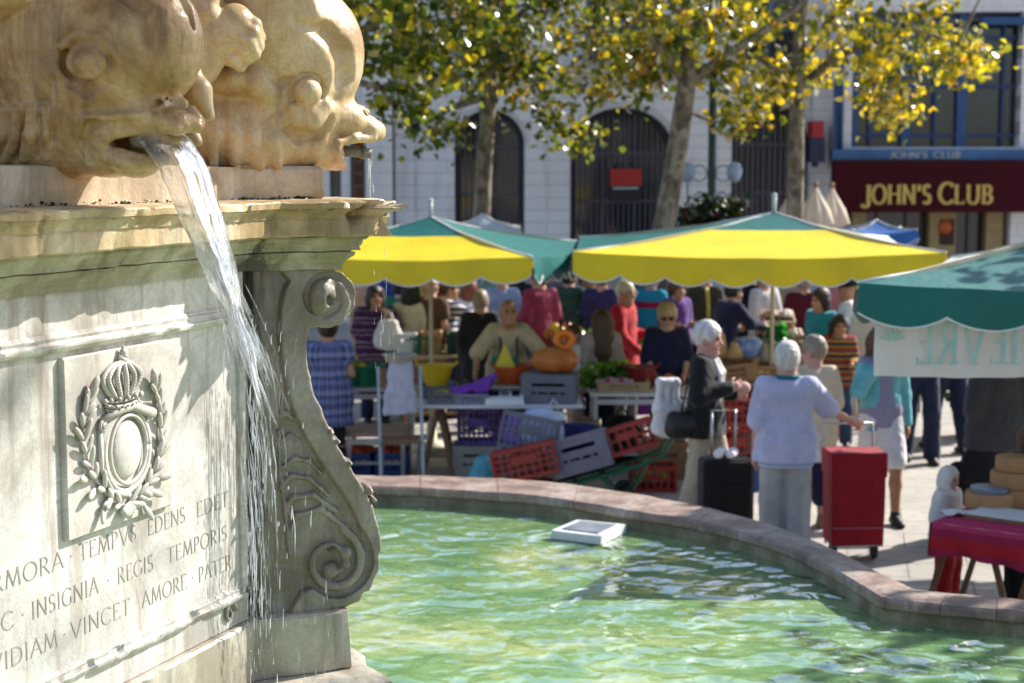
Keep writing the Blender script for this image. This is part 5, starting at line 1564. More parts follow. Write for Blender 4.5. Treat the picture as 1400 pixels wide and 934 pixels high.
def person(label, px, Y, face, H=1.68, top=None, bot=None, hair=('short', 'brown'), arms=('down', 'down'), legs='stand', lean=0.0, head=(0, 0), sk='fair', shoe=None, vox=.0125, wide=1.0, z0=0.0, x=None, extras=(), feat=True, group='people in the market', glasses=None, hs=1.12):
    """face: heading in degrees, 0 = away from the viewer, 90 = to the right, 180 = toward the viewer"""
    k = H / 1.70
    X = gx(px, Y, 1.0) if x is None else x
    fa = R(90 - face)
    root = thing('person', label, 'person', (X, Y, z0), fa, group)
    up = Vector((0, 0, 1)); fw = Vector((1, 0, 0))
    sit = legs == 'sit'
    hipz = (.50 if sit else .93) * k
    P = Vector((-lean * .25, 0, hipz)) if not sit else Vector((0, 0, hipz))
    sp = Vector((sin(lean), 0, cos(lean)))
    fwd = Vector((cos(lean), 0, -sin(lean)))
    def S(a, f=0, l=0): return P + sp * (a * k) + fwd * (f * k) + Vector((0, l * k, 0))
    waist, chest, neck = S(.14), S(.33, .005), S(.51, -.005)
    hc = neck + (sp * .5 + up * .5).normalized() * .125 * k + fw * (.025 * k)
    Rh = Matrix.Rotation(R(head[0]), 3, 'Z') @ Matrix.Rotation(R(head[1]), 3, 'Y')
    kh = k * hs
    def Hd(f, l, u): return hc + Rh @ Vector((f * kh, l * kh, u * kh))
    wd = wide
    sh = [S(.448, -.01, .150 * wd), S(.448, -.01, -.150 * wd)]
    joints = []
    for i in (0, 1):
        a = ARMS[arms[i]] if isinstance(arms[i], str) else arms[i]
        sg = 1 if i == 0 else -1
        v = [Vector((q[0] * k, sg * q[1] * k, q[2] * k)) for q in a]
        joints.append((sh[i], sh[i] + v[0], sh[i] + v[1]))
    foot = []
    for i in (0, 1):
        sg = 1 if i == 0 else -1
        st = {'stand': (.03 * sg, .10), 'walk': (.20 * sg, .07), 'step': (.13 * sg, .10), 'sit': (.40, .10), 'wide': (.0, .16)}[legs]
        hip = P + Vector((0, sg * .088 * k * wd, -.03 * k))
        an = Vector((st[0] * k, sg * st[1] * k * (.6 + .4 * wd), .075 * k))
        if sit: kn = Vector((.42 * k, sg * .11 * k, .49 * k))
        else: kn = hip.lerp(an, .48) + Vector((.035 * k + max(0, st[0]) * .15 * k, 0, 0))
        foot.append((hip, kn, an))
    allp = [Hd(0, 0, .15), Hd(.15, 0, 0), P, S(.5)] + [q for j in joints for q in j] + [q for f in foot for q in f]
    lo = [min(p[i] for p in allp) - .30 for i in range(3)]; hi = [max(p[i] for p in allp) + .30 for i in range(3)]
    lo[2] = -.01
    Y_ = (0, 1, 0)
    # ---- the body: one continuous surface
    b = Sculpt(lo, hi, vox)
    b.ell(Hd(-.012, 0, .025), (.098 * kh, .076 * kh, .100 * kh), .02, M=Rh); b.ell(Hd(.018, 0, -.035), (.076 * kh, .060 * kh, .088 * kh), .025, M=Rh)
    b.cone(Hd(.078, 0, .012), Hd(.103, 0, -.022), .010 * kh, .015 * kh, .012)
    b.ell(Hd(.072, 0, -.098), (.024 * kh, .03 * kh, .02 * kh), .02); b.cone(Hd(.074, -.034, .034), Hd(.074, .034, .034), .013 * kh, .013 * kh, .012)
    b.cone(Hd(.078, -.022, -.062), Hd(.078, .022, -.062), .009 * kh, .009 * kh, .01)
    for sg in (-1, 1):
        b.ell(Hd(-.005, sg * .078, -.008), (.022 * kh, .012 * kh, .034 * kh), .008, M=Rh)
        b.ell(Hd(.083, sg * .032, .012), (.016 * kh, .018 * kh, .011 * kh), .008, 'sub', M=Rh)
        b.ell(Hd(.050, sg * .045, -.035), (.03 * kh, .022 * kh, .03 * kh), .02, M=Rh)
    b.cone(neck - sp * .04 * kh, Hd(-.015, 0, -.06), .060 * kh, .052 * kh, .03)
    b.chain([S(.02), waist, chest], [.092 * k, .085 * k, .095 * k], .05, ax=Y_, fl=1.5 * wd)
    b.chain([S(.415, -.005, -.10 * wd), S(.415, -.005, .10 * wd)], .064 * k, .06)
    b.cone(S(.46), neck, .075 * k, .056 * k, .05, ax=Y_, fl=1.2)
    for i in (0, 1):
        a0, a1, a2 = joints[i]
        b.chain([a0, a1, a2], [.050 * k, .040 * k, .027 * k], .03)
        d = (a2 - a1).normalized()
        sg = 1 if i == 0 else -1
        t_ = (fw - d * fw.dot(d)) if abs(d.z) > .75 else (up - d * up.dot(d))
        t_ = t_.normalized(); q = d.cross(t_) * (-sg if abs(d.z) > .75 else sg)
        if q.y * sg > 0: q = -q
        palm = a2 + d * .055 * k
        b.cone(a2, palm + d * .02 * k, .026 * k, .022 * k, .012, ax=tuple(t_), fl=1.6)
        for fi, (off, fl_) in enumerate(((.030, .068), (.010, .078), (-.010, .072), (-.029, .056))):
            r0 = palm + d * .03 * k + t_ * off * k
            m1 = r0 + (d * .8 + q * .35 + t_ * off * 1.2).normalized() * fl_ * .52 * k
            m2 = m1 + (d * .45 + q * .9).normalized() * fl_ * .48 * k
            b.chain([r0 - d * .012 * k, m1, m2], [.0098 * k, .0090 * k, .0078 * k], .004)
        th0 = a2 + d * .025 * k + t_ * .026 * k
        th1 = th0 + (d * .55 + t_ * .7 + q * .25).normalized() * .045 * k
        b.chain([th0, th1, th1 + (d * .85 + q * .5).normalized() * .032 * k], [.014 * k, .011 * k, .009 * k], .006)
        hip, kn, an = foot[i]
        b.chain([hip, kn, kn.lerp(an, .35), an], [.080 * k, .054 * k, .053 * k, .036 * k], .03)
        b.chain([an - up * .03 * k, an + Vector((.13 * k, 0, -.045 * k))], [.036 * k, .028 * k], .02)
    b.build('body', skin(sk), root)
    if feat:
        mb = MB()
        for sg in (-1, 1): MB_e = mb.sphere(Hd(.083, sg * .032, .010), (.010 * kh, .013 * kh, .009 * kh), 8, 6)
        MB().sphere(Hd(.083, .032, .010), (.010 * kh, .013 * kh, .009 * kh), 8, 6).build('eye', M_eye, root, True)
        MB().sphere(Hd(.083, -.032, .010), (.010 * kh, .013 * kh, .009 * kh), 8, 6).build('eye', M_eye, root, True)
        MB().tube([Hd(.080, -.024, -.062), Hd(.088, 0, -.063), Hd(.080, .024, -.062)], [.003 * kh, .007 * kh, .003 * kh], 6).build('mouth', M_lip, root, True)
    if glasses:
        g_ = MB(); 
        for sg in (-1, 1):
            c = Hd(.100, sg * .034, .010); M = Rh
            g_.sphere(c, (.005 * k, .028 * k, .021 * k), 12, 7, M)
            g_.tube([Hd(.098, sg * .06, .012), Hd(.0, sg * .084, .012)], .003, 5)
        g_.tube([Hd(.102, -.012, .014), Hd(.102, .012, .014)], .003, 5)
        g_.build('sunglasses' if glasses == 'dark' else 'spectacles', mat('dark_lens', (.012, .012, .014), rough=.1, bump=0) if glasses == 'dark' else mat('clear_lens', (.30, .27, .24), rough=.15, bump=0), root, True)
    # ---- hair
    st, hcol = hair
    if st:
        h_ = Sculpt([lo[0], lo[1], max(0, hc.z - .75 * k)], hi, vox * .8)
        if st in ('short', 'crop', 'bob', 'long', 'ponytail', 'bun', 'curly'):
            g = {'crop': .004, 'short': .012, 'curly': .026}.get(st, .018) * kh
            h_.ell(Hd(-.016, 0, .030), (.099 * kh + g, .077 * kh + g, .100 * kh + g), .01, M=Rh)
            if st == 'bob': h_.chain([Hd(-.03, .05, -.02), Hd(-.03, .055, -.09)], [.06 * kh, .05 * kh], .03); h_.chain([Hd(-.03, -.05, -.02), Hd(-.03, -.055, -.09)], [.06 * kh, .05 * kh], .03); h_.ell(Hd(-.06, 0, -.06), (.06 * kh, .08 * kh, .08 * kh), .03)
            if st == 'long': h_.chain([Hd(-.05, 0, .0), Hd(-.075, 0, -.14), S(.30, -.13), S(.12, -.14)], [.085 * kh, .072 * kh, .055 * kh, .03 * kh], .04, ax=Y_, fl=1.5)
            if st == 'ponytail': h_.chain([Hd(-.10, 0, .03), Hd(-.15, 0, -.03), Hd(-.14, 0, -.18)], [.03 * kh, .034 * kh, .012 * kh], .02)
            if st == 'bun': h_.ell(Hd(-.11, 0, .06), (.05 * kh,) * 3, .02)
            h_.ell(Hd(.085, 0, -.045), (.075 * kh, .072 * kh, .098 * kh), .012, 'sub', M=Rh)
            lowc = {'bob': -.13, 'long': -9, 'ponytail': -.22, 'bun': -.08, 'curly': -.10}.get(st, -.075)
            if lowc > -5: h_.half(Hd(-.02, 0, lowc), (.25, 0, -1), .01)
            if st in ('short', 'crop'): h_.ell(Hd(.03, 0, -.075), (.06 * kh, .2 * kh, .065 * kh), .01, 'sub')
            h_.rough(.007 if st == 'curly' else .0035, 13 if st == 'curly' else 8, px * .1); h_.rough(.003, 24, px * .3)
        elif st == 'bald':
            h_.ell(Hd(-.018, 0, .012), (.100 * kh, .083 * kh, .085 * kh), .01, M=Rh)
            h_.half(Hd(0, 0, .035), (0, 0, 1), .01); h_.half(Hd(.03, 0, 0), (1, 0, 0), .01); h_.half(Hd(-.02, 0, -.07), (.2, 0, -1), .01)
        elif st == 'hood':
            h_.ell(Hd(-.02, 0, .015), (.125 * kh, .11 * kh, .145 * kh), .02, M=Rh); h_.cone(Hd(-.03, 0, -.08), neck - sp * .02, .10 * kh, .12 * kh, .04)
            h_.ell(Hd(.10, 0, -.02), (.085 * kh, .072 * kh, .10 * kh), .02, 'sub', M=Rh)
        elif st == 'cap':
            h_.ell(Hd(-.012, 0, .040), (.112 * kh, .092 * kh, .10 * kh), .01, M=Rh); h_.half(Hd(0, 0, .035), (-.15, 0, -1), .01)
            h_.cone(Hd(.09, 0, .045), Hd(.16, 0, .035), .05 * kh, .04 * kh, .02, ax=(0, 0, 1), fl=.25)
        elif st == 'sunhat':
            h_.ell(Hd(-.012, 0, .05), (.108 * kh, .094 * kh, .10 * kh), .02, M=Rh); h_.half(Hd(0, 0, .03), (0, 0, -1), .01)
            h_.ell(Hd(0, 0, .04), (.20 * kh, .19 * kh, .016 * kh), .02, M=Rh)
        h_.build({'cap': 'cap', 'hood': 'hood', 'sunhat': 'hat'}.get(st, 'hair'), hcol if not isinstance(hcol, str) else hairm(hcol), root)
    # ---- upper garment: (name, material, sleeve 0 none / .5 short / 1 long, hem below waist, looseness)
    if top:
        nm, m_, slv, hem, off = top
        c_ = Sculpt(lo, hi, vox)
        if hem > .10: c_.cone(S(-hem - .03), S(.0), .128 * k + off * 1.3, .114 * k + off, .05, ax=Y_, fl=1.4 * wd)
        c_.chain([S(-.08), S(.04), waist, chest], [.122 * k + off, .112 * k + off, .092 * k + off, .098 * k + off], .05, ax=Y_, fl=1.42 * wd)
        c_.chain([S(.41, -.005, -.10 * wd), S(.41, -.005, .10 * wd)], .066 * k + off * .7, .06)
        c_.cone(S(.44), S(.50), .090 * k + off * .5, .062 * k + off * .3, .05, ax=Y_, fl=1.25)
        for i in (0, 1):
            a0, a1, a2 = joints[i]
            if slv > 0:
                if slv >= 1: c_.chain([a0, a1, a2 - (a2 - a1) * .04], [.052 * k + off, .045 * k + off * .9, .034 * k + off * .8], .04)
                else: c_.cone(a0, a0.lerp(a1, min(1, slv * 1.5)), .054 * k + off, .048 * k + off * 1.2, .04)
        c_.rough(.005, 4.2, px * .07); c_.rough(.0022, 11, px * .13)
        c_.half(S(-hem), tuple(-sp), .01)
        c_.half(S(.505, .03), tuple(sp * 1.0 + fwd * .35), .008)
        if slv > 0:
            for i in (0, 1):
                a0, a1, a2 = joints[i]
        c_.build(nm, m_, root)
    if bot:
        nm, m_, ln, off = bot
        c_ = Sculpt(lo, hi, vox)
        if nm in ('trousers', 'shorts', 'leggings', 'jeans'):
            c_.chain([S(-.05), S(.08)], [.094 * k + off * .7, .084 * k + off * .6], .04, ax=Y_, fl=1.42 * wd)
            for i in (0, 1):
                hip, kn, an = foot[i]
                en = kn.lerp(an, ln) if ln >= 0 else hip.lerp(kn, 1 + ln)
                pts = [hip, kn, en] if ln > 0 else [hip, en]
                rs = [.084 * k + off * .7, .060 * k + off, .046 * k + off * 1.5] if ln > 0 else [.090 * k + off, .078 * k + off]
                c_.chain(pts, rs, .04)
            c_.rough(.004, 5, px * .05); c_.rough(.002, 13, px * .11)
            if ln > .85: c_.half((0, 0, .045 * k), (0, 0, -1), .006)
        else:                                                  # skirt
            zl = kn.z + (an.z - kn.z) * max(0, ln) if ln >= 0 else hip.z + (kn.z - hip.z) * (1 + ln)
            mid = (foot[0][2] + foot[1][2]) * .5
            e = Vector((P.x * .3 + mid.x * .4, 0, zl))
            c_.chain([S(.08), S(-.06), e], [.084 * k + off * .6, .098 * k + off * .7, .115 * k + off * 2.2], .06, ax=Y_, fl=1.42 * wd)
            for i in (0, 1): c_.cone(foot[i][0], foot[i][1], .088 * k, .085 * k + off, .08)
            c_.rough(.006, 6, px * .05)
            c_.half((0, 0, zl), (0, 0, -1), .008)
        c_.build(nm, m_, root)
    if not sit or True:
        for i in (0, 1):
            an = foot[i][2]
            s_ = Sculpt((an.x - .12, an.y - .09, -.01), (an.x + .26, an.y + .09, .16), vox * .8)
            s_.chain([an + Vector((-.03 * k, 0, -.035 * k)), an + Vector((.06 * k, 0, -.04 * k)), an + Vector((.145 * k, 0, -.050 * k))], [.043 * k, .045 * k, .034 * k], .02)
            s_.cone(an, an + up * .02, .044 * k, .044 * k, .02)
            s_.half((0, 0, .004), (0, 0, -1), .004)
            s_.build('shoe', shoe or M_shoe, root)
    return dict(root=root, joints=joints, S=S, Hd=Hd, k=k, foot=foot, sp=sp, fwd=fwd, fa=fa)
def wpt(p, v):                                      # a point of a person's frame in the world
    return Vector(p['root'].location) + Matrix.Rotation(p['fa'], 3, 'Z') @ Vector(v)
# =================================================================== CANOPIES
C_yel = mat('yellow_awning_cloth', (.80, .62, .015), (.66, .50, .02), scale=2.2, rough=.65, bump=.3, bscale=9, bdist=.03, trans=.13)
C_teal = mat('teal_awning_cloth', (.003, .13, .12), (.004, .105, .095), scale=2.2, rough=.6, bump=.3, bscale=9, bdist=.03, trans=.06)
C_sunlit = mat('sunlit_awning_cloth', (.62, .78, .68), (.72, .80, .74), scale=2, rough=.7, bump=.2, bscale=12, bdist=.02, trans=.2)  # pale tone paints strong sun on the right-hand roof panel
C_white = mat('white_cloth', (.78, .77, .74), (.70, .69, .67), scale=3, rough=.8, bump=.25, bscale=10, bdist=.02, trans=.25)
C_blue = mat('blue_awning_cloth', (.03, .13, .42), (.025, .11, .36), scale=3, rough=.7, bump=.2, bscale=12, bdist=.02, trans=.15)
C_grey = mat('pale_grey_cloth', (.60, .62, .68), (.52, .54, .60), scale=3, rough=.7, bump=.2, bscale=12, bdist=.02, trans=.15)
M_pipe = mat('white_piping', (.78, .78, .76), rough=.7, bump=0)
M_pole = mat('pale_wood_pole', (.55, .48, .34), (.46, .40, .28), rough=.6)
M_alu = mat('aluminium', (.55, .55, .56), rough=.35, metal=.7, bump=0)
def canopy(label, corners, ze, apex, cols, val=.24, pole=None, finial=0.0, valcols=None, split=.5, scal=.46, pole_mat=None):
    """corners: plan points; apex: point; cols[i] = (lower cloth, upper cloth) of the panel over edge i"""
    ap = Vector(apex); n = len(corners)
    root = thing('market_canopy', label, 'canopy', (ap.x, ap.y, 0), group='canopies over the stalls')
    Cn = [Vector((c[0], c[1], c[2] if len(c) > 2 else ze)) for c in corners]
    for i in range(n):
        a, b = Cn[i], Cn[(i + 1) % n]
        def P(u, v):
            p = a.lerp(b, u).lerp(ap, v); L = (a - b).length
            p.z -= .10 * (4 * u * (1 - u)) * (1 - v) ** 2 * .6 + .11 * sin(pi * min(1, v)) * .5
            p.z += .012 * nz((p.x, p.y, 0), 2.3, 4)
            return p
        nu, nv = 20, 12
        for (lo_, hi_, cm, nm) in ((0, split, cols[i][0], 'roof_panel'), (split, 1, cols[i][1], 'roof_panel')):
            rows = [[P(u / nu, lo_ + (hi_ - lo_) * v / nv) for u in range(nu + 1)] for v in range(nv + 1)]
            o = MB().grid(rows).build(nm, cm, root, True, True)
            o['label'] = 'upper part of the roof panel' if lo_ else 'lower part of the roof panel'
        L = (b - a).length; k = max(2, round(L / scal)); seg = 10
        rows = []; edge = []
        dn = Vector(((b - a).y, -(b - a).x, 0)).normalized()
        if (a.lerp(b, .5) - ap).dot(dn) < 0: dn = -dn
        for s_ in range(k * seg + 1):
            u = s_ / (k * seg)
            top = P(u, 0)
            drop = val - .075 + .075 * abs(sin(pi * k * u)) ** .8
            sway = dn * (.012 + .02 * sin(u * 17 + i))
            bot = top + sway - Vector((0, 0, drop))
            rows.append([top + dn * .004, top.lerp(bot, .5) + dn * .012, bot]); edge.append(bot)
        vm = (valcols or [c[0] for c in cols])[i]
        vo = MB().grid(rows).build('valance', vm, root, True, True)
        MB().tube(edge, .007, 5).build('piping', M_pipe, vo, True, True)
    for c in Cn:
        pts = []
        for q in range(9):
            v = q / 8; p = c.lerp(ap, v); p.z += -.055 * sin(pi * v) + .012 * nz((p.x, p.y, 0), 2.3, 4) + .004
            pts.append(p)
        MB().tube(pts, .011, 6).build('seam', M_pipe, root, True, True)
    fr = MB()
    for c in Cn: fr.bar(ap + Vector((0, 0, -.05)), c + Vector((0, 0, -.03)), .025)
    hub = Vector((ap.x, ap.y, ap.z - .55))
    for c in Cn: fr.bar(hub, ap.lerp(c, .5) + Vector((0, 0, -.04)), .02)
    fr.build('ribs', M_pole if not pole_mat else pole_mat, root, False, True)
    pp = pole or (ap.x, ap.y)
    mb = MB(); mb.tube([(pp[0], pp[1], 0), (pp[0], pp[1], ap.z + .01)], .022, 10); mb.lathe([(.26, 0), (.26, .05), (.06, .09), (.05, .3)], 14, (pp[0], pp[1], 0))
    mb.build('pole', pole_mat or M_pole, root, True, True)
    if finial:
        mb = MB(); mb.tube([(ap.x, ap.y, ap.z - .02), (ap.x, ap.y, ap.z + finial)], .026, 10); mb.sphere((ap.x, ap.y, ap.z + finial), .032, 8, 5)
        mb.build('finial', mat('white_finial', (.48, .50, .50), rough=.5, bump=0), root, True, True)
    return root
def Yd(py, z):                       # depth at which the height z is seen on row py
    r = ray(700, py); return (z - CAMZ) * r.y / r.z
# left canopy
zE = 2.18
cFR = (gx(727, 15.3, 2.1), 15.3); cBR = (gx(812, 18.2, 2.1), 18.2)
vx, vy = cBR[0] - cFR[0], cBR[1] - cFR[1]
cFL = (cFR[0] - vy * .98, cFR[1] + vx * .98); cBL = (cBR[0] - vy * .98, cBR[1] + vx * .98)
apx = ((cFL[0] + cBR[0]) / 2, (cFL[1] + cBR[1]) / 2, 2.50)
canopy('yellow and teal market canopy at the left, half hidden behind the fountain scroll', [cFL, cFR, cBR, cBL], zE, apx, [(C_yel, C_teal), (C_teal, C_teal), (C_yel, C_teal), (C_teal, C_teal)], finial=.17, split=.62, val=.25)
# middle canopy
Yf = 15.0
cFL = (gx(783, Yf, 2.1), Yf); cFR = (gx(1293, Yf - .1, 2.1), Yf - .1)
wv = cFR[0] - cFL[0]
cBR = (cFR[0] + .25, Yf + wv * .95); cBL = (cFL[0] + .2, Yf + wv * .95)
apx = (gx(1058, Yf + wv * .48, 2.5), Yf + wv * .48, 2.56)
canopy('wide yellow market canopy with teal crown in the middle of the square', [cFL, cFR, cBR, cBL], 2.24, apx, [(C_yel, C_teal), (C_sunlit, C_sunlit), (C_yel, C_teal), (C_teal, C_teal)], finial=.17, valcols=[C_yel, C_yel, C_yel, C_teal], split=.66, val=.27)
# right canopy
Yr = 10.0
xl = gx(1172, Yr, 2.1)
rcor = [(xl, Yr), (xl + 3.3, Yr - .1), (xl + 4.1, Yr + 3.0), (gx(1300, 13.0, 2.1), 13.0)]
canopy('teal market canopy at the right edge above a white banner', rcor, 2.30, (xl + 2.1, 11.6, 2.66), [(C_teal, C_teal)] * 3 + [(C_white, C_white)], val=.26, valcols=[C_teal] * 4, scal=.52, split=.5)  # white cloth on the left panel stands for strong sunlight on it
# banner seen from behind
bnY = Yr + .07
bn = thing('cloth_banner', 'white cloth banner under the teal valance with pale green mirrored letters', 'banner', (gx(1300, bnY, 2), bnY, 1.7))
xa, xb = gx(1195, bnY, 1.9), gx(1480, bnY, 1.9)
zt_, zb_ = 2.16, zpx(514, bnY)
rows = [[Vector((xa + (xb - xa) * u / 30, bnY + .015 * sin(u * .9) + .008 * sin(v * 1.5 + u * .4), zt_ + (zb_ - zt_) * v / 8 - (.012 * sin(pi * u / 30) if v == 8 else 0))) for u in range(31)] for v in range(9)]
MB().grid(rows).build('cloth', mat('banner_cloth', (.88, .87, .85), (.82, .81, .80), scale=3, rough=.85, bump=.2, bscale=10, trans=.62), bn, True, True)
M_let = mat('pale_green_paint', (.30, .50, .46), (.46, .60, .56), rough=.8, bump=0)
mb = MB(); yl = bnY - .030
zl0 = zpx(497, yl); zl1 = zpx(441, yl)
letters(mb, "CHEVRE", (gx(1452, yl, 1.9), yl, zl0), (-1, 0, 0), (0, 0, 1), (0, -.002, 0), zl1 - zl0, gx(1452, yl, 1.9) - gx(1254, yl, 1.9), wt=.115, gap=.24, serif=.11, thin=.45)
mb.build('lettering', M_let, bn, False, True)
mb = MB()
cx_, cz_ = gx(1220, yl, 1.9), zpx(466, yl)
for i in range(7):
    a = R(20 + 24 * i)
    mb.box((cx_ + .045 * cos(a), yl, cz_ + .05 * sin(a)), (.075, .003 + .0003 * i, .014), M=Matrix.Rotation(-a, 3, 'Y'))
mb.build('painted_sprig', M_let, bn, False, True)
# pale canopies further back
def small_canopy(label, pxa, pxb, pyt, pye, Y, cm, dz=.12):
    x0, x1 = gx(pxa, Y, 2.2), gx(pxb, Y, 2.2); d = x1 - x0
    ze = zpx(pye, Y)
    canopy(label, [(x0, Y), (x1, Y), (x1, Y + d), (x0, Y + d)], ze, ((x0 + x1) / 2, Y + d / 2, zpx(pyt, Y + d / 2)), [(cm, cm)] * 4, val=.20, scal=.4, pole_mat=M_alu)
small_canopy('pale grey market canopy at the back in front of the left arch', 606, 712, 293, 312, 23.2, C_grey)
small_canopy('blue market canopy at the back before the club', 1162, 1254, 301, 314, 22.6, C_blue)
small_canopy('white market canopy at the back behind the middle one', 1012, 1110, 291, 306, 24.6, C_white)

# =================================================================== TABLES, CRATES, TUBS
M_lam = mat('white_laminate', (.66, .67, .70), (.58, .59, .62), rough=.4)
M_wood = mat('brown_timber', (.24, .13, .07), (.17, .09, .05), rough=.7, scale=12)
M_wood2 = mat('pale_timber', (.46, .33, .20), (.38, .27, .16), rough=.75, scale=14)
M_steel = mat('grey_steel', (.42, .43, .45), rough=.35, metal=.6, bump=0)
def table(label, x0, x1, y0, y1, z, top_m, leg_m, style, cloth_m=None):
    root = thing('trestle_table' if style == 'trestle' else 'market_table', label, 'table', ((x0 + x1) / 2, (y0 + y1) / 2, 0))
    w, d = x1 - x0, y1 - y0
    MB().box((0, 0, z - .018), (w, d, .036), bev=.008).build('tabletop', top_m, root)
    if style == 'trestle':
        for sx in (-1, 1):
            x = sx * (w / 2 - .22)
            for sy in (-1, 1):
                MB().bar((x - .16, sy * d * .42, 0), (x, sy * d * .30, z - .037), .035).build('leg', leg_m, root)
                MB().bar((x + .16, sy * d * .42, 0), (x + .002, sy * d * .30 + .037, z - .037), .035).build('leg', leg_m, root)
            mb = MB(); mb.bar((x - .11, -d * .40, .24), (x + .11, -d * .40, .24), .025); mb.build('cross_rail', leg_m, root)
    else:
        for sx in (-1, 1):
            for sy in (-1, 1):
                MB().bar((sx * (w / 2 - .06), sy * (d / 2 - .05), 0), (sx * (w / 2 - .06), sy * (d / 2 - .05), z - .037), .04).build('leg', leg_m, root)
        mb = MB(); mb.bar((-w / 2 + .06, -d / 2 + .05, .16), (w / 2 - .06, -d / 2 + .05, .16), .03); mb.build('cross_rail', leg_m, root)
        mb = MB(); mb.bar((-w / 2 + .06, -d / 2 + .051, z - .09), (w / 2 - .06, -d / 2 + .051, z - .09), .05); mb.build('apron', leg_m, root)
    return root
def crate(label, pos, w, d, h, m, rz=0.0, rot=None, grp='crates around the stalls', nv=6, nh=2, solid=False, name='plastic_crate', frame=False):
    root = tagm = None
    mb = MB(); t_ = .012
    mb.box((0, 0, t_ / 2), (w, d, t_))
    for (cx, cy, lx, ly) in ((0, -d / 2, w, t_), (0, d / 2, w, t_), (-w / 2, 0, t_, d), (w / 2, 0, t_, d)):
        L = max(lx, ly); ax = 0 if lx > ly else 1
        def bxx(o, z_, l, hh, th=t_):
            c = (cx + (o if ax == 0 else 0), cy + (o if ax == 1 else 0), z_)
            mb.box(c, (l, th, hh) if ax == 0 else (th, l, hh))
        if solid:
            for s_ in (-1, 1): bxx(s_ * L * .41, h / 2 + .004, L * .18, h - .004); bxx(s_ * L * .32, h * .5, .018, h * .8, t_ * 2.0)
            for (za_, zb_) in ((.03, .34), (.42, .62), (.74, .96)): bxx(0, h * (za_ + zb_) / 2, L * .66, h * (zb_ - za_), t_ * .9)
            for s_ in (-.5, 0, .5): bxx(s_ * L * .4, h * .36, .02, h * .5, t_ * 1.5)
            bxx(0, h - .012, L + .02, .026, t_ * 2.2)
        else:
            bxx(0, h - .018, L + .012, .036, t_ * 1.8); bxx(0, .02, L, .036)
            for q in range(nh): bxx(0, .04 + (h - .07) * (q + 1) / (nh + 1), L, .018, t_ * .9)
            for q in range(nv + 1): bxx(-L / 2 + L * q / nv, h / 2, .016 if 0 < q < nv else .03, h - .02, t_ * 1.1)
            bxx(0, h * .62, L * .42, h * .22, t_ * 1.25)
    o = mb.build(name, m, None)
    o.location = pos; o.rotation_euler = rot or (0, 0, rz)
    return tag(o, label, 'crate', grp)
def tub(label, pos, r0, r1, h, m, name='tub', cat='tub', handles=True):
    root = thing(name, label, cat, pos)
    mb = MB(); mb.lathe([(0, 0), (r0, 0), (r1, h), (r1 + .012, h), (r1 + .012, h - .015), (r1 - .006, h - .02), (r0 - .008, .015), (0, .014)], 26)
    mb.build('shell', m, root, 'auto')
    if handles:
        for sg in (-1, 1):
            MB().tube([(sg * (r1 + .005), -.06, h - .01), (sg * (r1 + .04), -.03, h + .03), (sg * (r1 + .04), .03, h + .03), (sg * (r1 + .005), .06, h - .01)], .009, 6).build('handle', m, root, True)
    return root
def heap(label, pos, rx, ry, rz_, n, rad, mats_, name, cat, seed=1, stuff=True, flat=1.0, par=None):
    rg = random.Random(seed); mb = MB()
    for i in range(n):
        a = rg.uniform(0, 2 * pi); q = math.sqrt(rg.random())
        x, y = cos(a) * q * rx, sin(a) * q * ry
        z = rz_ * (1 - q * q) * rg.uniform(.5, 1)
        r = rad * rg.uniform(.75, 1.2); mb.cur = rg.randrange(len(mats_))
        mb.sphere((x, y, z + r * .6), (r, r * rg.uniform(.8, 1.1), r * flat), 9, 6, Matrix.Rotation(rg.uniform(0, 6), 3, 'Z') @ Matrix.Rotation(rg.uniform(-.6, .6), 3, 'X'))
    o = mesh_obj(name, mb.v, mb.f, None, None, True, False, mb.m, mats_); o.location = pos
    return tag(o, label, cat, None, 'stuff' if stuff else None)
def leafy(label, pos, rx, ry, h, n, size, pal, name, seed=2):
    rg = random.Random(seed)
    cs = [(Vector((rg.uniform(-rx, rx), rg.uniform(-ry, ry), rg.uniform(0, h))), 1) for _ in range(n)]
    o = leaf_cloud(name, cs, 14, .045, size, pal, None, rg, M_leaf2); o.location = pos
    return tag(o, label, 'greens', None, 'stuff')
def pumpkin(label, pos, r, h, m, ribs=10, name='pumpkin'):
    root = thing(name, label, 'pumpkin', pos)
    prof = [(0, .06 * h)] + [(r * sin(pi * (i + .5) / 13) ** .62, h * (.5 - .5 * cos(pi * (i + .5) / 13))) for i in range(13)] + [(0, .93 * h)]
    MB().lathe(prof, 60, wob=lambda t_, z_: 1 - .10 * abs(sin(ribs * t_ / 2)) ** .5 * -1 - .08).build('flesh', m, root, True)
    MB().tube([(0, 0, h * .90), (.01, 0, h + .02), (.03, .01, h + .06)], [.022, .016, .02], 7).build('stem', mat('pumpkin_stem', (.16, .13, .05)), root, True)
    return root
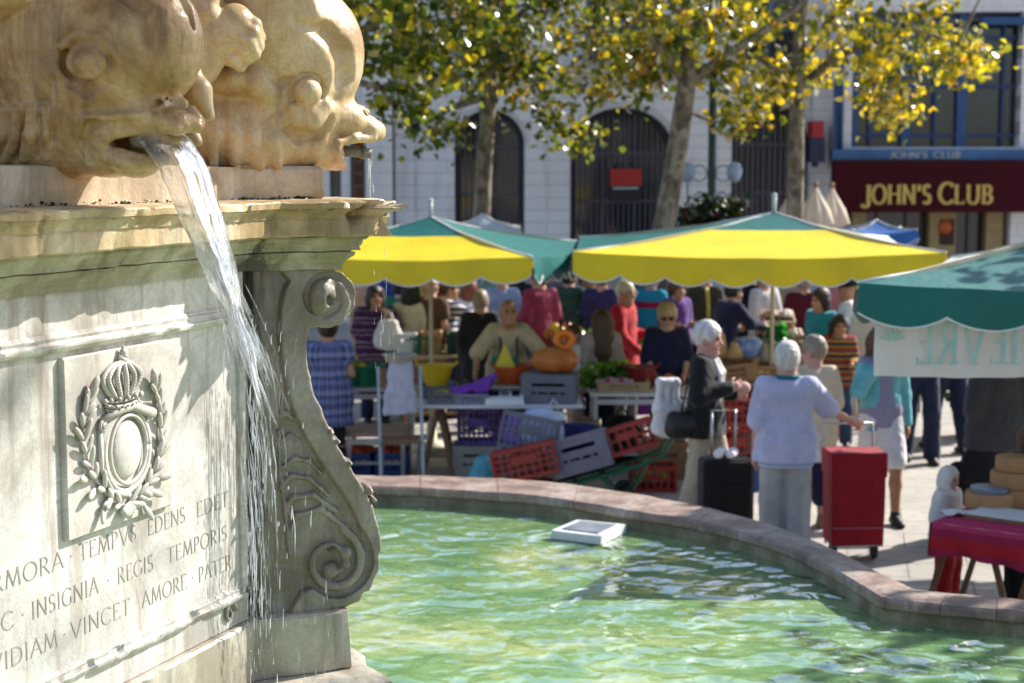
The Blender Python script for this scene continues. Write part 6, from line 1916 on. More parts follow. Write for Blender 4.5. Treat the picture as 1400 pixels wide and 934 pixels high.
def bag(label, pos, w, h, d, m, name='shopping_bag', cat='bag', rz=0.0, strap=0.0, seed=0, grp=None, taper=.8, strap_m=None):
    root = thing(name, label, cat, pos, rz, grp)
    s_ = Sculpt((-w * .8, -d * 1.2 - .03, -h - .04), (w * .8, d * 1.2 + .03, .05), .011)
    s_.chain([(-w * .30, 0, -h * .80), (w * .30, 0, -h * .80)], [d * .5, d * .5], .05); s_.chain([(-w * .28 * taper, 0, -.05), (w * .28 * taper, 0, -.05)], [d * .25, d * .25], .05)
    s_.chain([(-w * .33, 0, -h * .5), (w * .33, 0, -h * .5)], [d * .42, d * .42], .08); s_.chain([(0, 0, -h * .85), (0, 0, -.06)], [d * .5, d * .3], .06)
    s_.chain([(-w * .31, 0, -h * .78), (-w * .27 * taper, 0, -.06)], [d * .45, d * .25], .05); s_.chain([(w * .31, 0, -h * .78), (w * .27 * taper, 0, -.06)], [d * .45, d * .25], .05)
    s_.rough(.006, 5, seed); s_.rough(.003, 12, seed + 2)
    s_.build('body', m, root)
    if strap > 0:
        for sg in (-1, 1):
            MB().tube([(-w * .2, sg * d * .2, -.05), (-w * .13, sg * d * .12, strap * .6), (0, sg * .02, strap), (w * .13, sg * d * .12, strap * .6), (w * .2, sg * d * .2, -.05)], .009, 6, flat=.6).build('strap', strap_m or m, root, True)
    return root
P_grey = mat('grey_plastic', (.16, .165, .20), (.125, .13, .16), rough=.5)
P_red = mat('red_plastic', (.34, .035, .025), (.27, .028, .02), rough=.45)
P_dred = mat('dark_red_plastic', (.24, .018, .022), (.19, .014, .018), rough=.4)
P_yel = mat('yellow_plastic', (.72, .50, .015), (.64, .44, .012), rough=.4, trans=.15)
P_org = mat('orange_plastic', (.52, .09, .015), (.44, .075, .012), rough=.4, trans=.1)
P_grn = mat('green_plastic', (.008, .13, .065), (.006, .10, .05), rough=.4)
P_blue = mat('blue_plastic', (.015, .06, .22), (.012, .05, .17), rough=.45)
P_white = mat('white_plastic', (.72, .73, .76), (.64, .65, .69), rough=.4)
P_card = mat('cardboard', (.40, .24, .12), (.33, .19, .10), rough=.85)
P_pur = mat('purple_cloth', (.20, .045, .42), (.14, .03, .32), rough=.7)
P_pump = mat('pumpkin_skin', (.50, .15, .025), (.36, .095, .015), rough=.45, scale=5)
P_squash = mat('squash_skin', (.55, .34, .15), (.45, .26, .11), rough=.5)
P_tom = mat('tomato_skin', (.45, .035, .015), (.5, .09, .015), rough=.3)
def wx(px, Y, z=.8): return gx(px, Y, z)

# --- stall in front: long white table on trestles
Ta0, Ta1 = wx(566, 15.3), wx(797, 15.3)
table('long white topped trestle table with scales and a grey crate on it', Ta0, Ta1, 15.3, 16.1, .75, M_lam, M_wood, 'trestle')
z = .752
crate('upturned grey crate under the yellow tub', (wx(600, 15.9), 15.9, z), .36, .34, .12, P_grey, solid=True)
crate('upturned grey crate under the orange bucket', (wx(702, 15.9), 15.92, z), .36, .34, .12, P_grey, solid=True)
tub('open yellow tub standing on an upturned crate behind the flat tray', (wx(597, 15.85), 15.85, z + .122), .115, .165, .20, P_yel)
crate('flat grey tray with yellow produce at the left end of the trestle table', (wx(607, 15.45), 15.46, z), .29, .24, .11, P_grey, solid=True, name='tray')
heap('yellow beans heaped in the flat tray on the trestle table', (wx(607, 15.45), 15.46, z + .085), .11, .08, .03, 40, .018, [P_yel, mat('bean_skin', (.4, .36, .08))], 'bean_heap', 'beans', 3, flat=.5)
crate('low blue grey tray under a purple cloth on the trestle table', (wx(645, 15.42), 15.44, z), .30, .22, .10, mat('blue_grey_plastic', (.20, .23, .32), rough=.5), solid=True, name='tray')
s_ = Sculpt((-.26, -.16, -.02), (.30, .16, .24), .011)
s_.chain([(-.16, 0, .02), (-.04, .02, .035), (.06, -.02, .05), (.15, .02, .10), (.22, 0, .17)], [.045, .05, .055, .05, .035], .04, ax=(0, 1, 0), fl=1.8); s_.chain([(-.02, .04, .03), (.12, -.06, .05)], [.04, .05], .03); s_.rough(.012, 4, 1); s_.rough(.006, 9, 2)
o = s_.build('crumpled_cloth', P_pur, None); o.location = (wx(645, 15.45), 15.46, z + .09); tag(o, 'crumpled purple plastic wrap lying on the blue grey tray', 'wrap')
sc_ = thing('weighing_scale', 'white electronic weighing scale with dark displays on the trestle table', 'scale', (wx(690, 15.4), 15.42, z))
mb = MB(); w_ = .19
mb.add([(-w_, -.13, 0), (w_, -.13, 0), (w_, .13, 0), (-w_, .13, 0), (-w_ * .95, -.12, .055), (w_ * .95, -.12, .055), (w_ * .9, .11, .125), (-w_ * .9, .11, .125)], [(3, 2, 1, 0), (4, 5, 6, 7), (0, 1, 5, 4), (1, 2, 6, 5), (2, 3, 7, 6), (3, 0, 4, 7)])
mb.build('housing', P_white, sc_)
Ms = Matrix.Rotation(math.atan2(.07, .23), 3, 'X')
for (x_, ww) in ((-.105, .10), (.105, .075)): MB().box((x_, -.0, .094), (ww, .11, .012), M=Ms).build('display', M_blk, sc_)
MB().box((.0, .0, .092), (.08, .10, .010), M=Ms).build('keypad', P_grey, sc_)
mb = MB(); mb.box((0, .12, .15), (.30, .22, .012), bev=.004); mb.tube([(0, .1, .10), (0, .12, .145)], .03, 8); mb.build('weighing_pan', M_steel, sc_)
crate('big grey crate carrying the ribbed pumpkin on the trestle table', (wx(752, 15.5), 15.58, z), .52, .40, .27, P_grey, R(-6), solid=True)
MB_l = MB().box((0, 0, .006), (.50, .38, .012)); o = MB_l.build('crate_lid', P_grey, None); o.location = (wx(752, 15.5), 15.58, z + .272); o.rotation_euler = (0, 0, R(-6)); tag(o, 'flat grey lid closing the big grey crate under the pumpkin', 'lid')
pumpkin('large ribbed orange pumpkin on top of the big grey crate', (wx(759, 15.6), 15.56, z + .286), .225, .24, P_pump)
ring = thing('cut_pumpkin', 'round bright orange pumpkin slice with two dark handles above the large pumpkin', 'pumpkin slice', (wx(771, 15.6), 15.58, z + .60))
mb = MB(); mb.tube([(.075 * cos(a), 0, .075 * sin(a)) for a in [2 * pi * i / 24 for i in range(25)]], .034, 10, False); mb.build('flesh', mat('bright_orange', (.75, .20, .01), (.68, .17, .01), rough=.4), ring, True)
MB().tube([(0, 0, -.075), (0, .01, .0), (0, 0, .06)], [.03, .025, .02], 8).build('core', P_pump, ring, True)
for sg in (-1, 1): MB().tube([(sg * .02, -.01, .05), (sg * .035, -.01, .12), (sg * .03, .0, .20)], [.012, .016, .018], 7).build('handle', M_blk, ring, True)
mb = MB(); mb.tube([(0, 0, -.09), (0, 0, -.07)], [.05, .03], 8); mb.build('stand', P_pump, ring, True)
tub('orange plastic bucket in front of the bald vendor', (wx(702, 15.85), 15.84, z + .122), .15, .20, .20, P_org, 'bucket', 'bucket')
pc = thing('paper_cone', 'yellow paper cone propped in the orange bucket', 'paper cone', (wx(690, 15.8), 15.84, z + .30))
mb = MB(); mb.add([(-.10, -.07, 0), (.11, -.06, .0), (.10, .07, 0), (-.09, .07, 0), (.0, 0, .24)], [(3, 2, 1, 0), (0, 1, 4), (1, 2, 4), (2, 3, 4), (3, 0, 4)]); mb.build('fold', mat('yellow_paper', (.66, .50, .03), (.58, .48, .05), rough=.7), pc)
MB().add([(-.14, .0, .02), (.15, .0, .03), (.13, .04, .10), (-.12, .04, .11)], [(0, 1, 2, 3)]).build('green_leaf_wrap', P_grn, pc)
tub('small pale blue cup on the trestle table', (wx(612, 16.0), 16.02, z), .05, .06, .13, mat('pale_blue_plastic', (.30, .42, .68), rough=.4), 'cup', 'cup', False)
leafy('small bunch of bright green herbs on the trestle table', (wx(640, 16.0), 16.0, z + .01), .07, .05, .10, 12, .05, [(1, (.10, .24, .02))], 'herb_bunch')

# --- second table with greens
Tb0, Tb1 = wx(806, 16.0), wx(952, 16.0)
table('shorter white metal table with lettuce and a wooden tray', Tb0, Tb1, 15.9, 16.7, .78, M_lam, mat('white_metal_leg', (.62, .62, .64), rough=.4), 'legs')
z2_ = .782
crate('pale wooden tray on the shorter white table', (wx(852, 16.05), 16.1, z2_), .50, .28, .10, M_wood2, solid=True, name='wooden_tray')
leafy('heap of fresh green lettuce behind the wooden tray', (wx(832, 16.4), 16.42, z2_ + .02), .22, .12, .17, 44, .09, [(.5, (.08, .20, .02)), (.3, (.13, .28, .03)), (.2, (.24, .36, .08))], 'lettuce_heap', 4)
tub('dark red plastic basket beside the lettuce', (wx(876, 16.3), 16.34, z2_ + .0), .12, .155, .22, P_dred, 'basket', 'basket')
heap('red and violet radishes in the wooden tray', (wx(840, 16.05), 16.1, z2_ + .07), .18, .09, .04, 46, .025, [mat('radish_skin', (.35, .03, .12)), mat('turnip_skin', (.5, .35, .45))], 'radish_heap', 'radishes', 6)
heap('peach coloured fruit at the right end of the shorter table', (wx(915, 16.3), 16.4, z2_), .10, .10, .10, 26, .04, [mat('peach_skin', (.6, .25, .12)), P_tom], 'peach_heap', 'fruit', 8)
crate('white enamel box under the shorter white table', (wx(905, 16.2), 16.3, 0), .40, .3, .26, P_white, solid=True)

# --- left table with tubs
Tc0, Tc1 = wx(455, 16.9), wx(568, 16.9)
table('grey topped table at the left with green tubs', Tc0, Tc1, 16.7, 17.4, .72, mat('grey_laminate', (.36, .36, .38), rough=.5), M_steel, 'legs')
tub('dark green tub nearest the woman in purple', (wx(502, 17.0), 17.0, .722), .16, .20, .22, P_grn)
tub('dark green tub with yellow peppers at the left end', (wx(478, 16.95), 16.95, .722), .15, .19, .20, P_grn)
heap('yellow peppers filling the left green tub', (wx(478, 16.95), 16.95, .86), .14, .14, .08, 22, .05, [P_yel, mat('pepper_green', (.12, .25, .03))], 'pepper_heap', 'peppers', 9)
# low bench with tomato crates under it
table('low steel bench carrying boxes of tomatoes', wx(470, 15.6), wx(560, 15.6), 15.4, 16.0, .46, mat('weathered_board', (.34, .22, .17), rough=.8), M_steel, 'legs')
for (px, lab) in ((488, 'blue crate of tomatoes under the low bench, left one'), (533, 'blue crate of tomatoes under the low bench, right one')):
    crate(lab, (wx(px, 15.6, .2), 15.72, 0), .36, .40, .24, P_blue, solid=True)
    heap('red tomatoes heaped in the ' + ('left' if px < 500 else 'right') + ' blue crate', (wx(px, 15.6, .2), 15.72, .19), .15, .17, .08, 40, .042, [P_tom], 'tomato_heap', 'tomatoes', px)
# chair with a pale cover thrown over it
ch = thing('folding_chair', 'folding chair by the left table hung with a white cover', 'chair', (wx(548, 15.1, .6), 15.05, 0), R(8))
for sx in (-1, 1):
    MB().bar((sx * .2, -.2, 0), (sx * .2, .14, 1.14), .028).build('leg', M_steel, ch); MB().bar((sx * .17, .22, 0), (sx * .17, -.12, .47), .028).build('leg', M_steel, ch)
MB().box((0, .0, .46), (.38, .36, .025), bev=.008).build('seat', M_wood, ch); MB().box((0, .115, 1.05), (.38, .03, .16), bev=.008, M=Matrix.Rotation(-.32, 3, 'X')).build('backrest', M_wood, ch)
s_ = Sculpt((-.30, -.14, -.62), (.30, .16, .12), .012)
s_.chain([(-.10, 0, .02), (.10, 0, .02)], [.05, .05], .05); s_.chain([(-.08, .0, -.1), (-.17, -.01, -.54)], [.05, .05], .06, ax=(1, 0, 0), fl=1.5); s_.chain([(.08, 0, -.1), (.15, .01, -.56)], [.05, .05], .06, ax=(1, 0, 0), fl=1.5); s_.chain([(0, 0, .0), (0, -.02, -.56)], [.06, .06], .05, ax=(1, 0, 0), fl=2.2)
s_.rough(.012, 4, 3); s_.rough(.005, 11, 1); s_.half((0, 0, -.57), (.1, 0, -1), .01)
o = s_.build('white_cover', cloth('pale_cotton', (.46, .47, .58)), None); o.location = (wx(549, 15.1, .9), 15.04, 1.16); o.scale = (.72, .8, .8); tag(o, 'white cotton cover draped over the folding chair', 'cover')
tub('white round bucket hat shaped basin on the white chair cover', (wx(546, 15.05, 1), 15.08, 1.20), .12, .15, .07, mat('straw_white', (.40, .36, .29)), 'basin', 'basin', False)
leafy('green plant tops lying on the ground beside the basin coping', (wx(565, 14.1, .1), 14.1, .0), .75, .22, .12, 46, .10, [(.5, (.02, .11, .05)), (.5, (.04, .16, .08))], 'plant_tops', 5)
mb = MB(); mb.lathe([(0, 0), (.21, 0), (.22, .03), (.22, .13), (.20, .15), (0, .15)], 26); o = mb.build('round_cushion', mat('straw', (.55, .45, .26), (.46, .36, .2), rough=.9), None, 'auto'); o.location = (wx(652, 14.2, .1), 14.2, 0); tag(o, 'round straw coloured stool cushion on the ground under the trestle table', 'cushion')

# --- crates heaped in front of the trestle table on a green hand cart
crate('tall grey lattice basket full of violet bags', (wx(722, 14.75, .4), 14.75, .40), .52, .36, .34, P_grey, rot=(R(-8), R(10), R(-10)), nv=9, nh=1)
bag('violet plastic bag in the grey lattice basket', (wx(712, 14.75, .5), 14.75, .74), .30, .28, .22, mat('violet_film', (.25, .12, .62), (.40, .28, .75), rough=.4, trans=.2), seed=3)
bag('pale blue plastic bag in the grey lattice basket', (wx(738, 14.75, .5), 14.72, .79), .34, .30, .22, mat('pale_blue_film', (.45, .52, .78), (.55, .62, .82), rough=.4, trans=.2), seed=5)
bag('thin white carrier bag behind the lattice basket', (wx(757, 15.1, .6), 15.1, .72), .24, .34, .16, P_white, strap=.12, seed=6)
crate('red crate with round holes leaning at the left of the hand cart', (wx(724, 14.3, .4), 14.25, .25), .56, .36, .29, P_red, rot=(R(-6), R(-13), R(-4)), nv=8, nh=3)
crate('red crate flat on the ground below the leaning red one', (wx(714, 14.3, .1), 14.3, 0), .54, .36, .20, P_red, nv=7, nh=2)
crate('grey crate with a torn white label in the middle of the hand cart', (wx(801, 14.3, .4), 14.3, .29), .52, .38, .34, mat('violet_grey_plastic', (.20, .19, .25), (.16, .155, .20), rough=.5), rot=(R(-10), R(-16), R(-3)), solid=True)
crate('red crate riding at the right end of the hand cart', (wx(863, 14.35, .5), 14.38, .46), .48, .34, .26, P_red, rot=(R(-8), R(-17), R(2)), nv=6, nh=1, solid=False)
bag('navy bundle of cloth behind the labelled grey crate', (wx(790, 14.9, .5), 14.85, .62), .5, .26, .28, cloth('navy_bundle', (.02, .02, .09)), name='cloth_bundle', cat='bundle', seed=9)
hc_ = thing('hand_cart', 'green tubular hand cart under the heaped crates', 'cart', (wx(822, 14.35, .2), 14.32, 0))
for sy in (-.16, .16):
    MB().tube([(-.62, sy, .10), (.30, sy, .36), (.54, sy, .46), (.66, sy, .68)], .016, 8).build('side_rail', P_grn, hc_, True)
    MB().tube([(-.02, sy, .27), (.22, sy, .03), (.40, sy, .39)], .013, 7).build('strut', P_grn, hc_, True)
mb = MB()
for q in range(4): mb.bar((-.5 + .26 * q, -.16, .134 + .073 * q), (-.5 + .26 * q, .16, .134 + .073 * q), .02)
mb.bar((-.5, 0, .125), (.30, 0, .35), .02); mb.build('deck', P_grn, hc_)
for sy in (-.2, .2):
    w_ = MB().lathe([(.05, -.02), (.085, -.025), (.09, 0), (.085, .025), (.05, .02)], 18, (.22, sy, .09), Matrix.Rotation(pi / 2, 3, 'X')).build('wheel', M_blk, hc_, True)
tub('small red pot on the ground beside the cart wheel', (wx(835, 13.6, .1), 13.6, 0), .07, .09, .11, P_tom, 'pot', 'pot', False)
crate('brown wooden box standing upright under the end of the trestle table', (wx(800, 15.9, .4), 15.9, 0), .22, .32, .52, M_wood2, solid=True, name='wooden_box')
bag('black bag standing under the shorter white table', (wx(850, 16.3, .4), 16.3, .48), .34, .46, .26, cloth('black_nylon', (.012, .012, .014)), strap=.1)
crate('cardboard box under the shorter white table with greens', (wx(905, 15.6, .2), 15.55, 0), .44, .3, .36, P_card, solid=True, name='cardboard_box')
crate('grey lattice crate of pears behind the walking woman', (wx(893, 14.9, .2), 14.95, 0), .40, .30, .24, P_red, nv=6, nh=1)
heap('green pears in the lattice crate behind the walking woman', (wx(893, 14.9, .2), 14.95, .08), .15, .11, .10, 34, .038, [mat('pear_skin', (.30, .36, .06))], 'pear_heap', 'pears', 12)
crate('purple fabric crate stacked under the trestle table', (wx(655, 15.8, .4), 15.8, .30), .40, .3, .36, mat('purple_net', (.09, .05, .2), (.2, .12, .4)), nv=8, nh=3)
crate('pale board box on the ground supporting the purple crate', (wx(655, 15.8, .2), 15.8, 0), .5, .36, .295, mat('pale_board', (.5, .45, .4)), solid=True, name='cardboard_box')
bag('turquoise plastic bag on the ground under the trestle table', (wx(672, 14.9, .3), 14.95, .32), .34, .30, .22, mat('turquoise_film', (.02, .30, .36), (.2, .5, .55), rough=.4), seed=8)

# --- stall behind the elderly man
Te0, Te1 = wx(962, 16.6), wx(1092, 16.6)
table('board table of squashes and boxes behind the walking woman', Te0, Te1, 16.5, 17.5, .80, M_wood2, M_wood, 'trestle')
for i, (px, Y, r, hh, lab) in enumerate(((986, 16.9, .085, .30, 'tall pale squash lying nearest the walking woman'), (1004, 16.85, .10, .20, 'squat pale squash beside the tall one'))):
    sq = thing('squash', lab, 'squash', (wx(px, Y, 1.1), Y, .802 + .19))
    MB().lathe([(0, 0), (r * .8, .02), (r, hh * .28), (r * .75, hh * .5), (r * .48, hh * .75), (r * .42, hh * .92), (r * .2, hh), (0, hh)], 22).build('flesh', P_squash, sq, True)
    MB().tube([(0, 0, hh - .01), (.01, 0, hh + .05)], .016, 6).build('stem', mat('pumpkin_stem', (.1, .1, .05)), sq, True)
crate('tilted cardboard tray with a red edge under the squashes', (wx(994, 16.6, .9), 16.72, .803), .62, .42, .18, P_card, rot=(0, R(-7), 0), solid=True, name='cardboard_tray')
crate('red board box beneath the tilted tray', (wx(1000, 16.2, .7), 16.25, .46), .58, .36, .30, P_dred, rot=(0, R(-5), 0), solid=True, name='red_box')
crate('plain cardboard box at the right of the squashes', (wx(1040, 16.7, .9), 16.75, .802), .42, .36, .17, P_card, solid=True, name='cardboard_box')
bag('blue and white plastic pack on the cardboard box', (wx(1021, 17.0, 1), 17.0, 1.22), .26, .16, .18, mat('blue_white_film', (.06, .16, .6), (.5, .6, .85), rough=.35, scale=18), seed=4)
crate('dark red crate on the ground behind the black suitcase', (wx(1002, 15.0, .3), 15.0, .26), .42, .34, .34, P_red, nv=7, nh=3)
crate('red crate turned upright at the base of the squash stall', (wx(998, 15.0, .3), 15.0, .61), .42, .34, .28, P_red, nv=7, nh=2)
crate('blue crate at the bottom of the red stack', (wx(1002, 15.0, .1), 15.0, 0), .44, .36, .25, P_blue, solid=True)
crate('green lattice crate below the cardboard box', (wx(1045, 16.0, .6), 16.0, .42), .42, .34, .30, mat('dark_green_plastic', (.03, .05, .03), rough=.5), nv=7, nh=2)
crate('grey box stacked below the green lattice crate', (wx(1045, 16.0, .2), 16.0, 0), .46, .36, .40, P_grey, solid=True)
for i in range(6):
    px = 1046 + 11 * (i % 4); Y = 16.9 + .25 * (i // 4)
    mb = MB(); mb.lathe([(0, 0), (.05, 0), (.055, .02), (.05, .12), (.03, .16), (.03, .2), (0, .2)], 12)
    o = mb.build('preserve_jar', mat('jar_' + str(i % 3), [(.35, .30, .22), (.22, .12, .06), (.45, .45, .48)][i % 3], rough=.3, bump=0), None, 'auto'); o.location = (wx(px, Y, 1), Y, .802 + (.172 if px < 1062 else 0)); tag(o, 'squat jar in the row of preserves behind the elderly man', 'jar', 'preserve jars on the board table')

# --- far stalls
def stall(label, pxa, pxb, Y, z, m, n):
    return table(label, wx(pxa, Y), wx(pxb, Y), Y, Y + .8, z, m, M_wood, 'legs')
stall('far produce table behind the man in red', 838, 905, 19.0, .85, M_wood2, 3)
leafy('green leeks piled on the far table behind the man in red', (wx(845, 19.2, .9), 19.3, .86), .35, .2, .18, 40, .11, [(.6, (.03, .10, .02)), (.4, (.08, .2, .04))], 'leek_heap', 6)
MB_ = MB().grid([[Vector((x_, .0 + .03 * sin(x_ * 22), zz)) for x_ in [-.42 + .06 * i for i in range(15)]] for zz in (.86, .5, .1)])
o = MB_.build('table_skirt', cloth('purple_skirt', (.14, .02, .22)), None, True); o.location = (wx(884, 18.95), 18.93, 0); tag(o, 'purple cloth hanging from the far produce table', 'cloth')
stall('far fruit table at the foot of the right pole', 1035, 1098, 19.6, .85, M_wood2, 3)
for i, (px, dz, c_) in enumerate(((1045, 0, (.62, .40, .28)), (1066, .0, (.60, .30, .22)), (1086, 0, (.65, .55, .42)), (1056, .22, (.55, .32, .2)), (1077, .22, (.7, .6, .5)))):
    crate('tilted pale crate of ' + ['apricots', 'pink apples', 'cream onions', 'peaches', 'white mushrooms'][i] + ' on the far fruit table', (wx(px, 19.8, 1), 19.8 + dz, .852 + dz), .19, .30, .13, M_wood2, rot=(R(24), 0, 0), solid=True, name='fruit_crate')
    heap(['apricots', 'pink apples', 'cream onions', 'peaches', 'white mushrooms'][i] + ' heaped in their tilted crate', (wx(px, 19.8, 1), 19.8 + dz, .852 + dz + .10), .08, .12, .06, 24, .035, [mat('fruit' + str(i), c_, rough=.4)], 'fruit_heap', 'fruit', 20 + i)
leafy('bunch of green leaves on the far fruit table', (wx(1062, 19.6, 1), 19.65, .86), .10, .08, .2, 16, .09, [(1, (.03, .22, .06))], 'leaf_bunch', 7)
stall('far table of orange produce behind the burgundy pullover', 755, 800, 19.4, .95, M_wood2, 3)
heap('orange gourds on the far table behind the burgundy pullover', (wx(772, 19.6, 1), 19.6, .95), .22, .15, .10, 20, .07, [P_pump, P_yel], 'gourd_heap', 'gourds', 30)
stall('far table of jars between the shoppers at the left', 545, 640, 18.6, .85, M_wood2, 3)
for i, (px, m_, h_) in enumerate(((556, P_white, .24), (575, P_grn, .2), (590, P_card, .26), (625, mat('dark_green_box', (.012, .05, .03)), .24))):
    crate(['white', 'green', 'brown', 'dark green'][i] + ' box on the far table at the left', (wx(px, 18.8, 1), 18.85, .852), .22, .28, h_, m_, solid=True, name='box')
leafy('dark green shrub in a pot beyond the jeans', (wx(1333, 18.0, .8), 18.0, .35), .22, .2, .8, 60, .12, [(.6, (.012, .07, .02)), (.4, (.03, .12, .04))], 'potted_shrub', 8)
tub('terracotta pot of the dark green shrub', (wx(1333, 18.0, .3), 18.0, 0), .18, .24, .36, mat('terracotta', (.4, .15, .08)), 'plant_pot', 'pot', False)

# --- red table at the right
A_, B_ = gp(1274, 714, .75), gp(1440, 738, .75)
A_.z = B_.z = 0
dv = (B_ - A_).normalized(); nv_ = Vector((-dv.y, dv.x, 0))
td = thing('market_table', 'folding table under a pink and red cloth at the right edge', 'table', (A_ + B_) / 2 + nv_ * .45, math.atan2(dv.y, dv.x))
Lt = (B_ - A_).length + .4; cxo = .2
MB().box((cxo, 0, .735), (Lt - .02, .86, .025)).build('tabletop', M_wood2, td)
for (x_, sx) in ((-.42, 1), (.02, -1), (.16, 1), (.5, -1)):
    MB().bar((x_ - sx * .10, -.30, 0), (x_ + sx * .10, -.30 + .02 * sx, .72), .035).build('leg', M_wood, td)
    MB().bar((x_ - sx * .10, .30, 0), (x_ + sx * .10, .30 + .02 * sx, .72), .035).build('leg', M_wood, td)
M_dcl = banded('pink_red_cloth', [(0, (.46, .02, .03)), (.13, (.32, .02, .06)), (.30, (.46, .035, .11)), (.6, (.5, .07, .16)), (.70, (.36, .02, .06)), (.86, (.48, .02, .03))], 3.2, noise_amt=.02)
s0 = -Lt / 2 + cxo
rows = []
for i in range(61):
    u = i / 60; x_ = s0 + Lt * u
    rows.append([Vector((x_, .44, .752)), Vector((x_, .0, .756)), Vector((x_, -.42, .752)), Vector((x_, -.445 - .008 * sin(u * 40), .735)), Vector((x_, -.455 - .02 * sin(u * 31 + 1), .62)), Vector((x_, -.46 - .03 * sin(u * 27), .54 + .012 * sin(u * 9)))])
tcl = MB().grid(rows)
tcl.grid([[Vector((s0, .44 - .86 * j / 14, .752)), Vector((s0 - .02, .44 - .875 * j / 14, .735)), Vector((s0 - .035 - .02 * sin(j * 1.3), .45 - .89 * j / 14, .62)), Vector((s0 - .05 - .02 * sin(j * 1.7), .46 - .9 * j / 14, .50 + .02 * sin(j)))] for j in range(15)])
o = tcl.build('tablecloth', M_dcl, None, True); o.location = td.location; o.rotation_euler = td.rotation_euler; tag(o, 'pink and red banded cloth hanging over the folding table', 'tablecloth')
def onD(px, py, z=.757): p = gp(px, py, z); return (p.x, p.y, z)
bd = thing('display_board', 'white board with brown edge lying on the pink cloth', 'board', onD(1378, 708), math.atan2(dv.y, dv.x))
MB().box((.05, 0, .012), (.55, .34, .024)).build('edge', M_wood, bd); MB().box((.05, 0, .027), (.53, .32, .006)).build('sheet', P_white, bd)
q_ = onD(1318, 703)
rows = [[Vector((q_[0] - .14 + .04 * i, q_[1] - .09 + .03 * j, .764 + .035 * max(0, nz((i * .3, j * .3, 1), 1.7)) + .02 * abs(nz((i * .5, j * .5, 4), 2.1)))) for i in range(8)] for j in range(7)]
o = MB().grid(rows).build('paper_wrap', P_white, None, True); tag(o, 'crumpled sheet of white paper on the left of the pink cloth', 'wrap')
for i, (px, py, dz, r, h_, lab) in enumerate(((1352, 694, 0, .16, .11, 'flat brown cheese wheel at the back of the pink table'), (1384, 690, 0, .17, .12, 'lower brown cheese wheel of the stack at the right edge'), (1384, 690, .122, .15, .11, 'middle brown cheese wheel of the stack at the right edge'), (1384, 690, .234, .12, .10, 'top brown cheese wheel of the stack at the right edge'))):
    mb = MB(); mb.lathe([(0, 0), (r * .94, 0), (r, h_ * .2), (r, h_ * .8), (r * .94, h_), (0, h_)], 30)
    o = mb.build('cheese_wheel', mat('brown_rind', (.40, .22, .10), (.32, .17, .07), rough=.7), None, 'auto'); p = onD(px, py); o.location = (p[0], p[1], .757 + dz); tag(o, lab, 'cheese', 'cheese wheels on the pink table')
mb = MB(); mb.lathe([(0, 0), (.12, 0), (.125, .03), (0, .032)], 24); o = mb.build('tin_lid', mat('blue_tin', (.25, .32, .42), rough=.3, metal=.4, bump=0), None, 'auto'); p = onD(1352, 694); o.location = (p[0], p[1], .868); tag(o, 'blue grey tin lid on the flat cheese wheel', 'lid')
# =================================================================== THE CROWD
C = lambda n, c, c2=None: cloth(n, c, c2)
k_black = C('black_wool', (.012, .012, .015)); k_navy = C('navy_cloth', (.014, .016, .055)); k_denim = C('denim', (.035, .055, .12), (.06, .085, .17)); k_ddenim = C('dark_denim', (.014, .02, .05))
k_khaki = C('khaki_cloth', (.36, .29, .17)); k_beige = C('beige_cloth', (.46, .40, .32)); k_white = C('white_cotton', (.74, .73, .75)); k_greyt = C('grey_linen', (.42, .41, .42)); k_lav = C('lavender_knit', (.52, .53, .74))
k_burg = C('burgundy_wool', (.20, .022, .055), (.27, .04, .08)); k_red = C('red_jacket', (.42, .018, .03)); k_green = C('dark_green_jacket', (.022, .062, .045), (.04, .09, .06)); k_olive = C('olive_jacket', (.055, .045, .02)); k_turq = C('turquoise_knit', (.02, .26, .36)); k_aqua = C('aqua_cardigan', (.16, .50, .56)); k_char = C('charcoal_cloth', (.05, .048, .055)); k_sky = C('sky_blue_shirt', (.30, .40, .62)); k_pinkb = C('pink_beige_knit', (.46, .37, .35)); k_dgrey = C('dark_grey_cloth', (.09, .09, .10)); k_brown = C('brown_cloth', (.10, .055, .03)); k_cream = C('cream_cloth', (.62, .54, .40)); k_lilac = C('lilac_top', (.30, .29, .44))
m_purp = banded('purple_pattern', [(0, (.055, .018, .06)), (.42, (.09, .03, .10)), (.55, (.30, .24, .28)), (.62, (.05, .015, .055)), (.82, (.11, .05, .11)), (.9, (.24, .19, .22))], 7.0, noise_amt=.35)
m_plaid = banded('blue_plaid', [(0, (.05, .06, .14)), (.3, (.16, .18, .36)), (.55, (.03, .035, .09)), (.75, (.26, .28, .46))], 5.5, cross=[(0, (.06, .07, .16)), (.35, (.24, .26, .44)), (.6, (.04, .05, .12)), (.8, (.2, .22, .4))])
m_rain = banded('rainbow_stripes', [(0, (.30, .02, .03)), (.14, (.42, .22, .02)), (.24, (.08, .14, .04)), (.34, (.05, .02, .09)), (.5, (.30, .03, .03)), (.62, (.5, .36, .05)), (.72, (.05, .05, .12)), (.84, (.34, .10, .02)), (.92, (.15, .03, .08))], 7.5, noise_amt=.05)
m_nstr = banded('navy_white_stripes', [(0, (.62, .62, .66)), (.5, (.03, .035, .10))], 14, noise_amt=.02)
m_tqr = banded('turquoise_crimson_bands', [(0, (.02, .26, .36)), (.55, (.34, .015, .06)), (.8, (.02, .26, .36))], 3.0, noise_amt=.03)
def pers(label, px, hrow, H, face, **kw):
    Y = kw.pop('Y', None) or Yd(hrow, H)
    return person(label, px, Y, face, H, **kw)
TR = lambda m, off=.022, ln=1: ('trousers', m, ln, off)
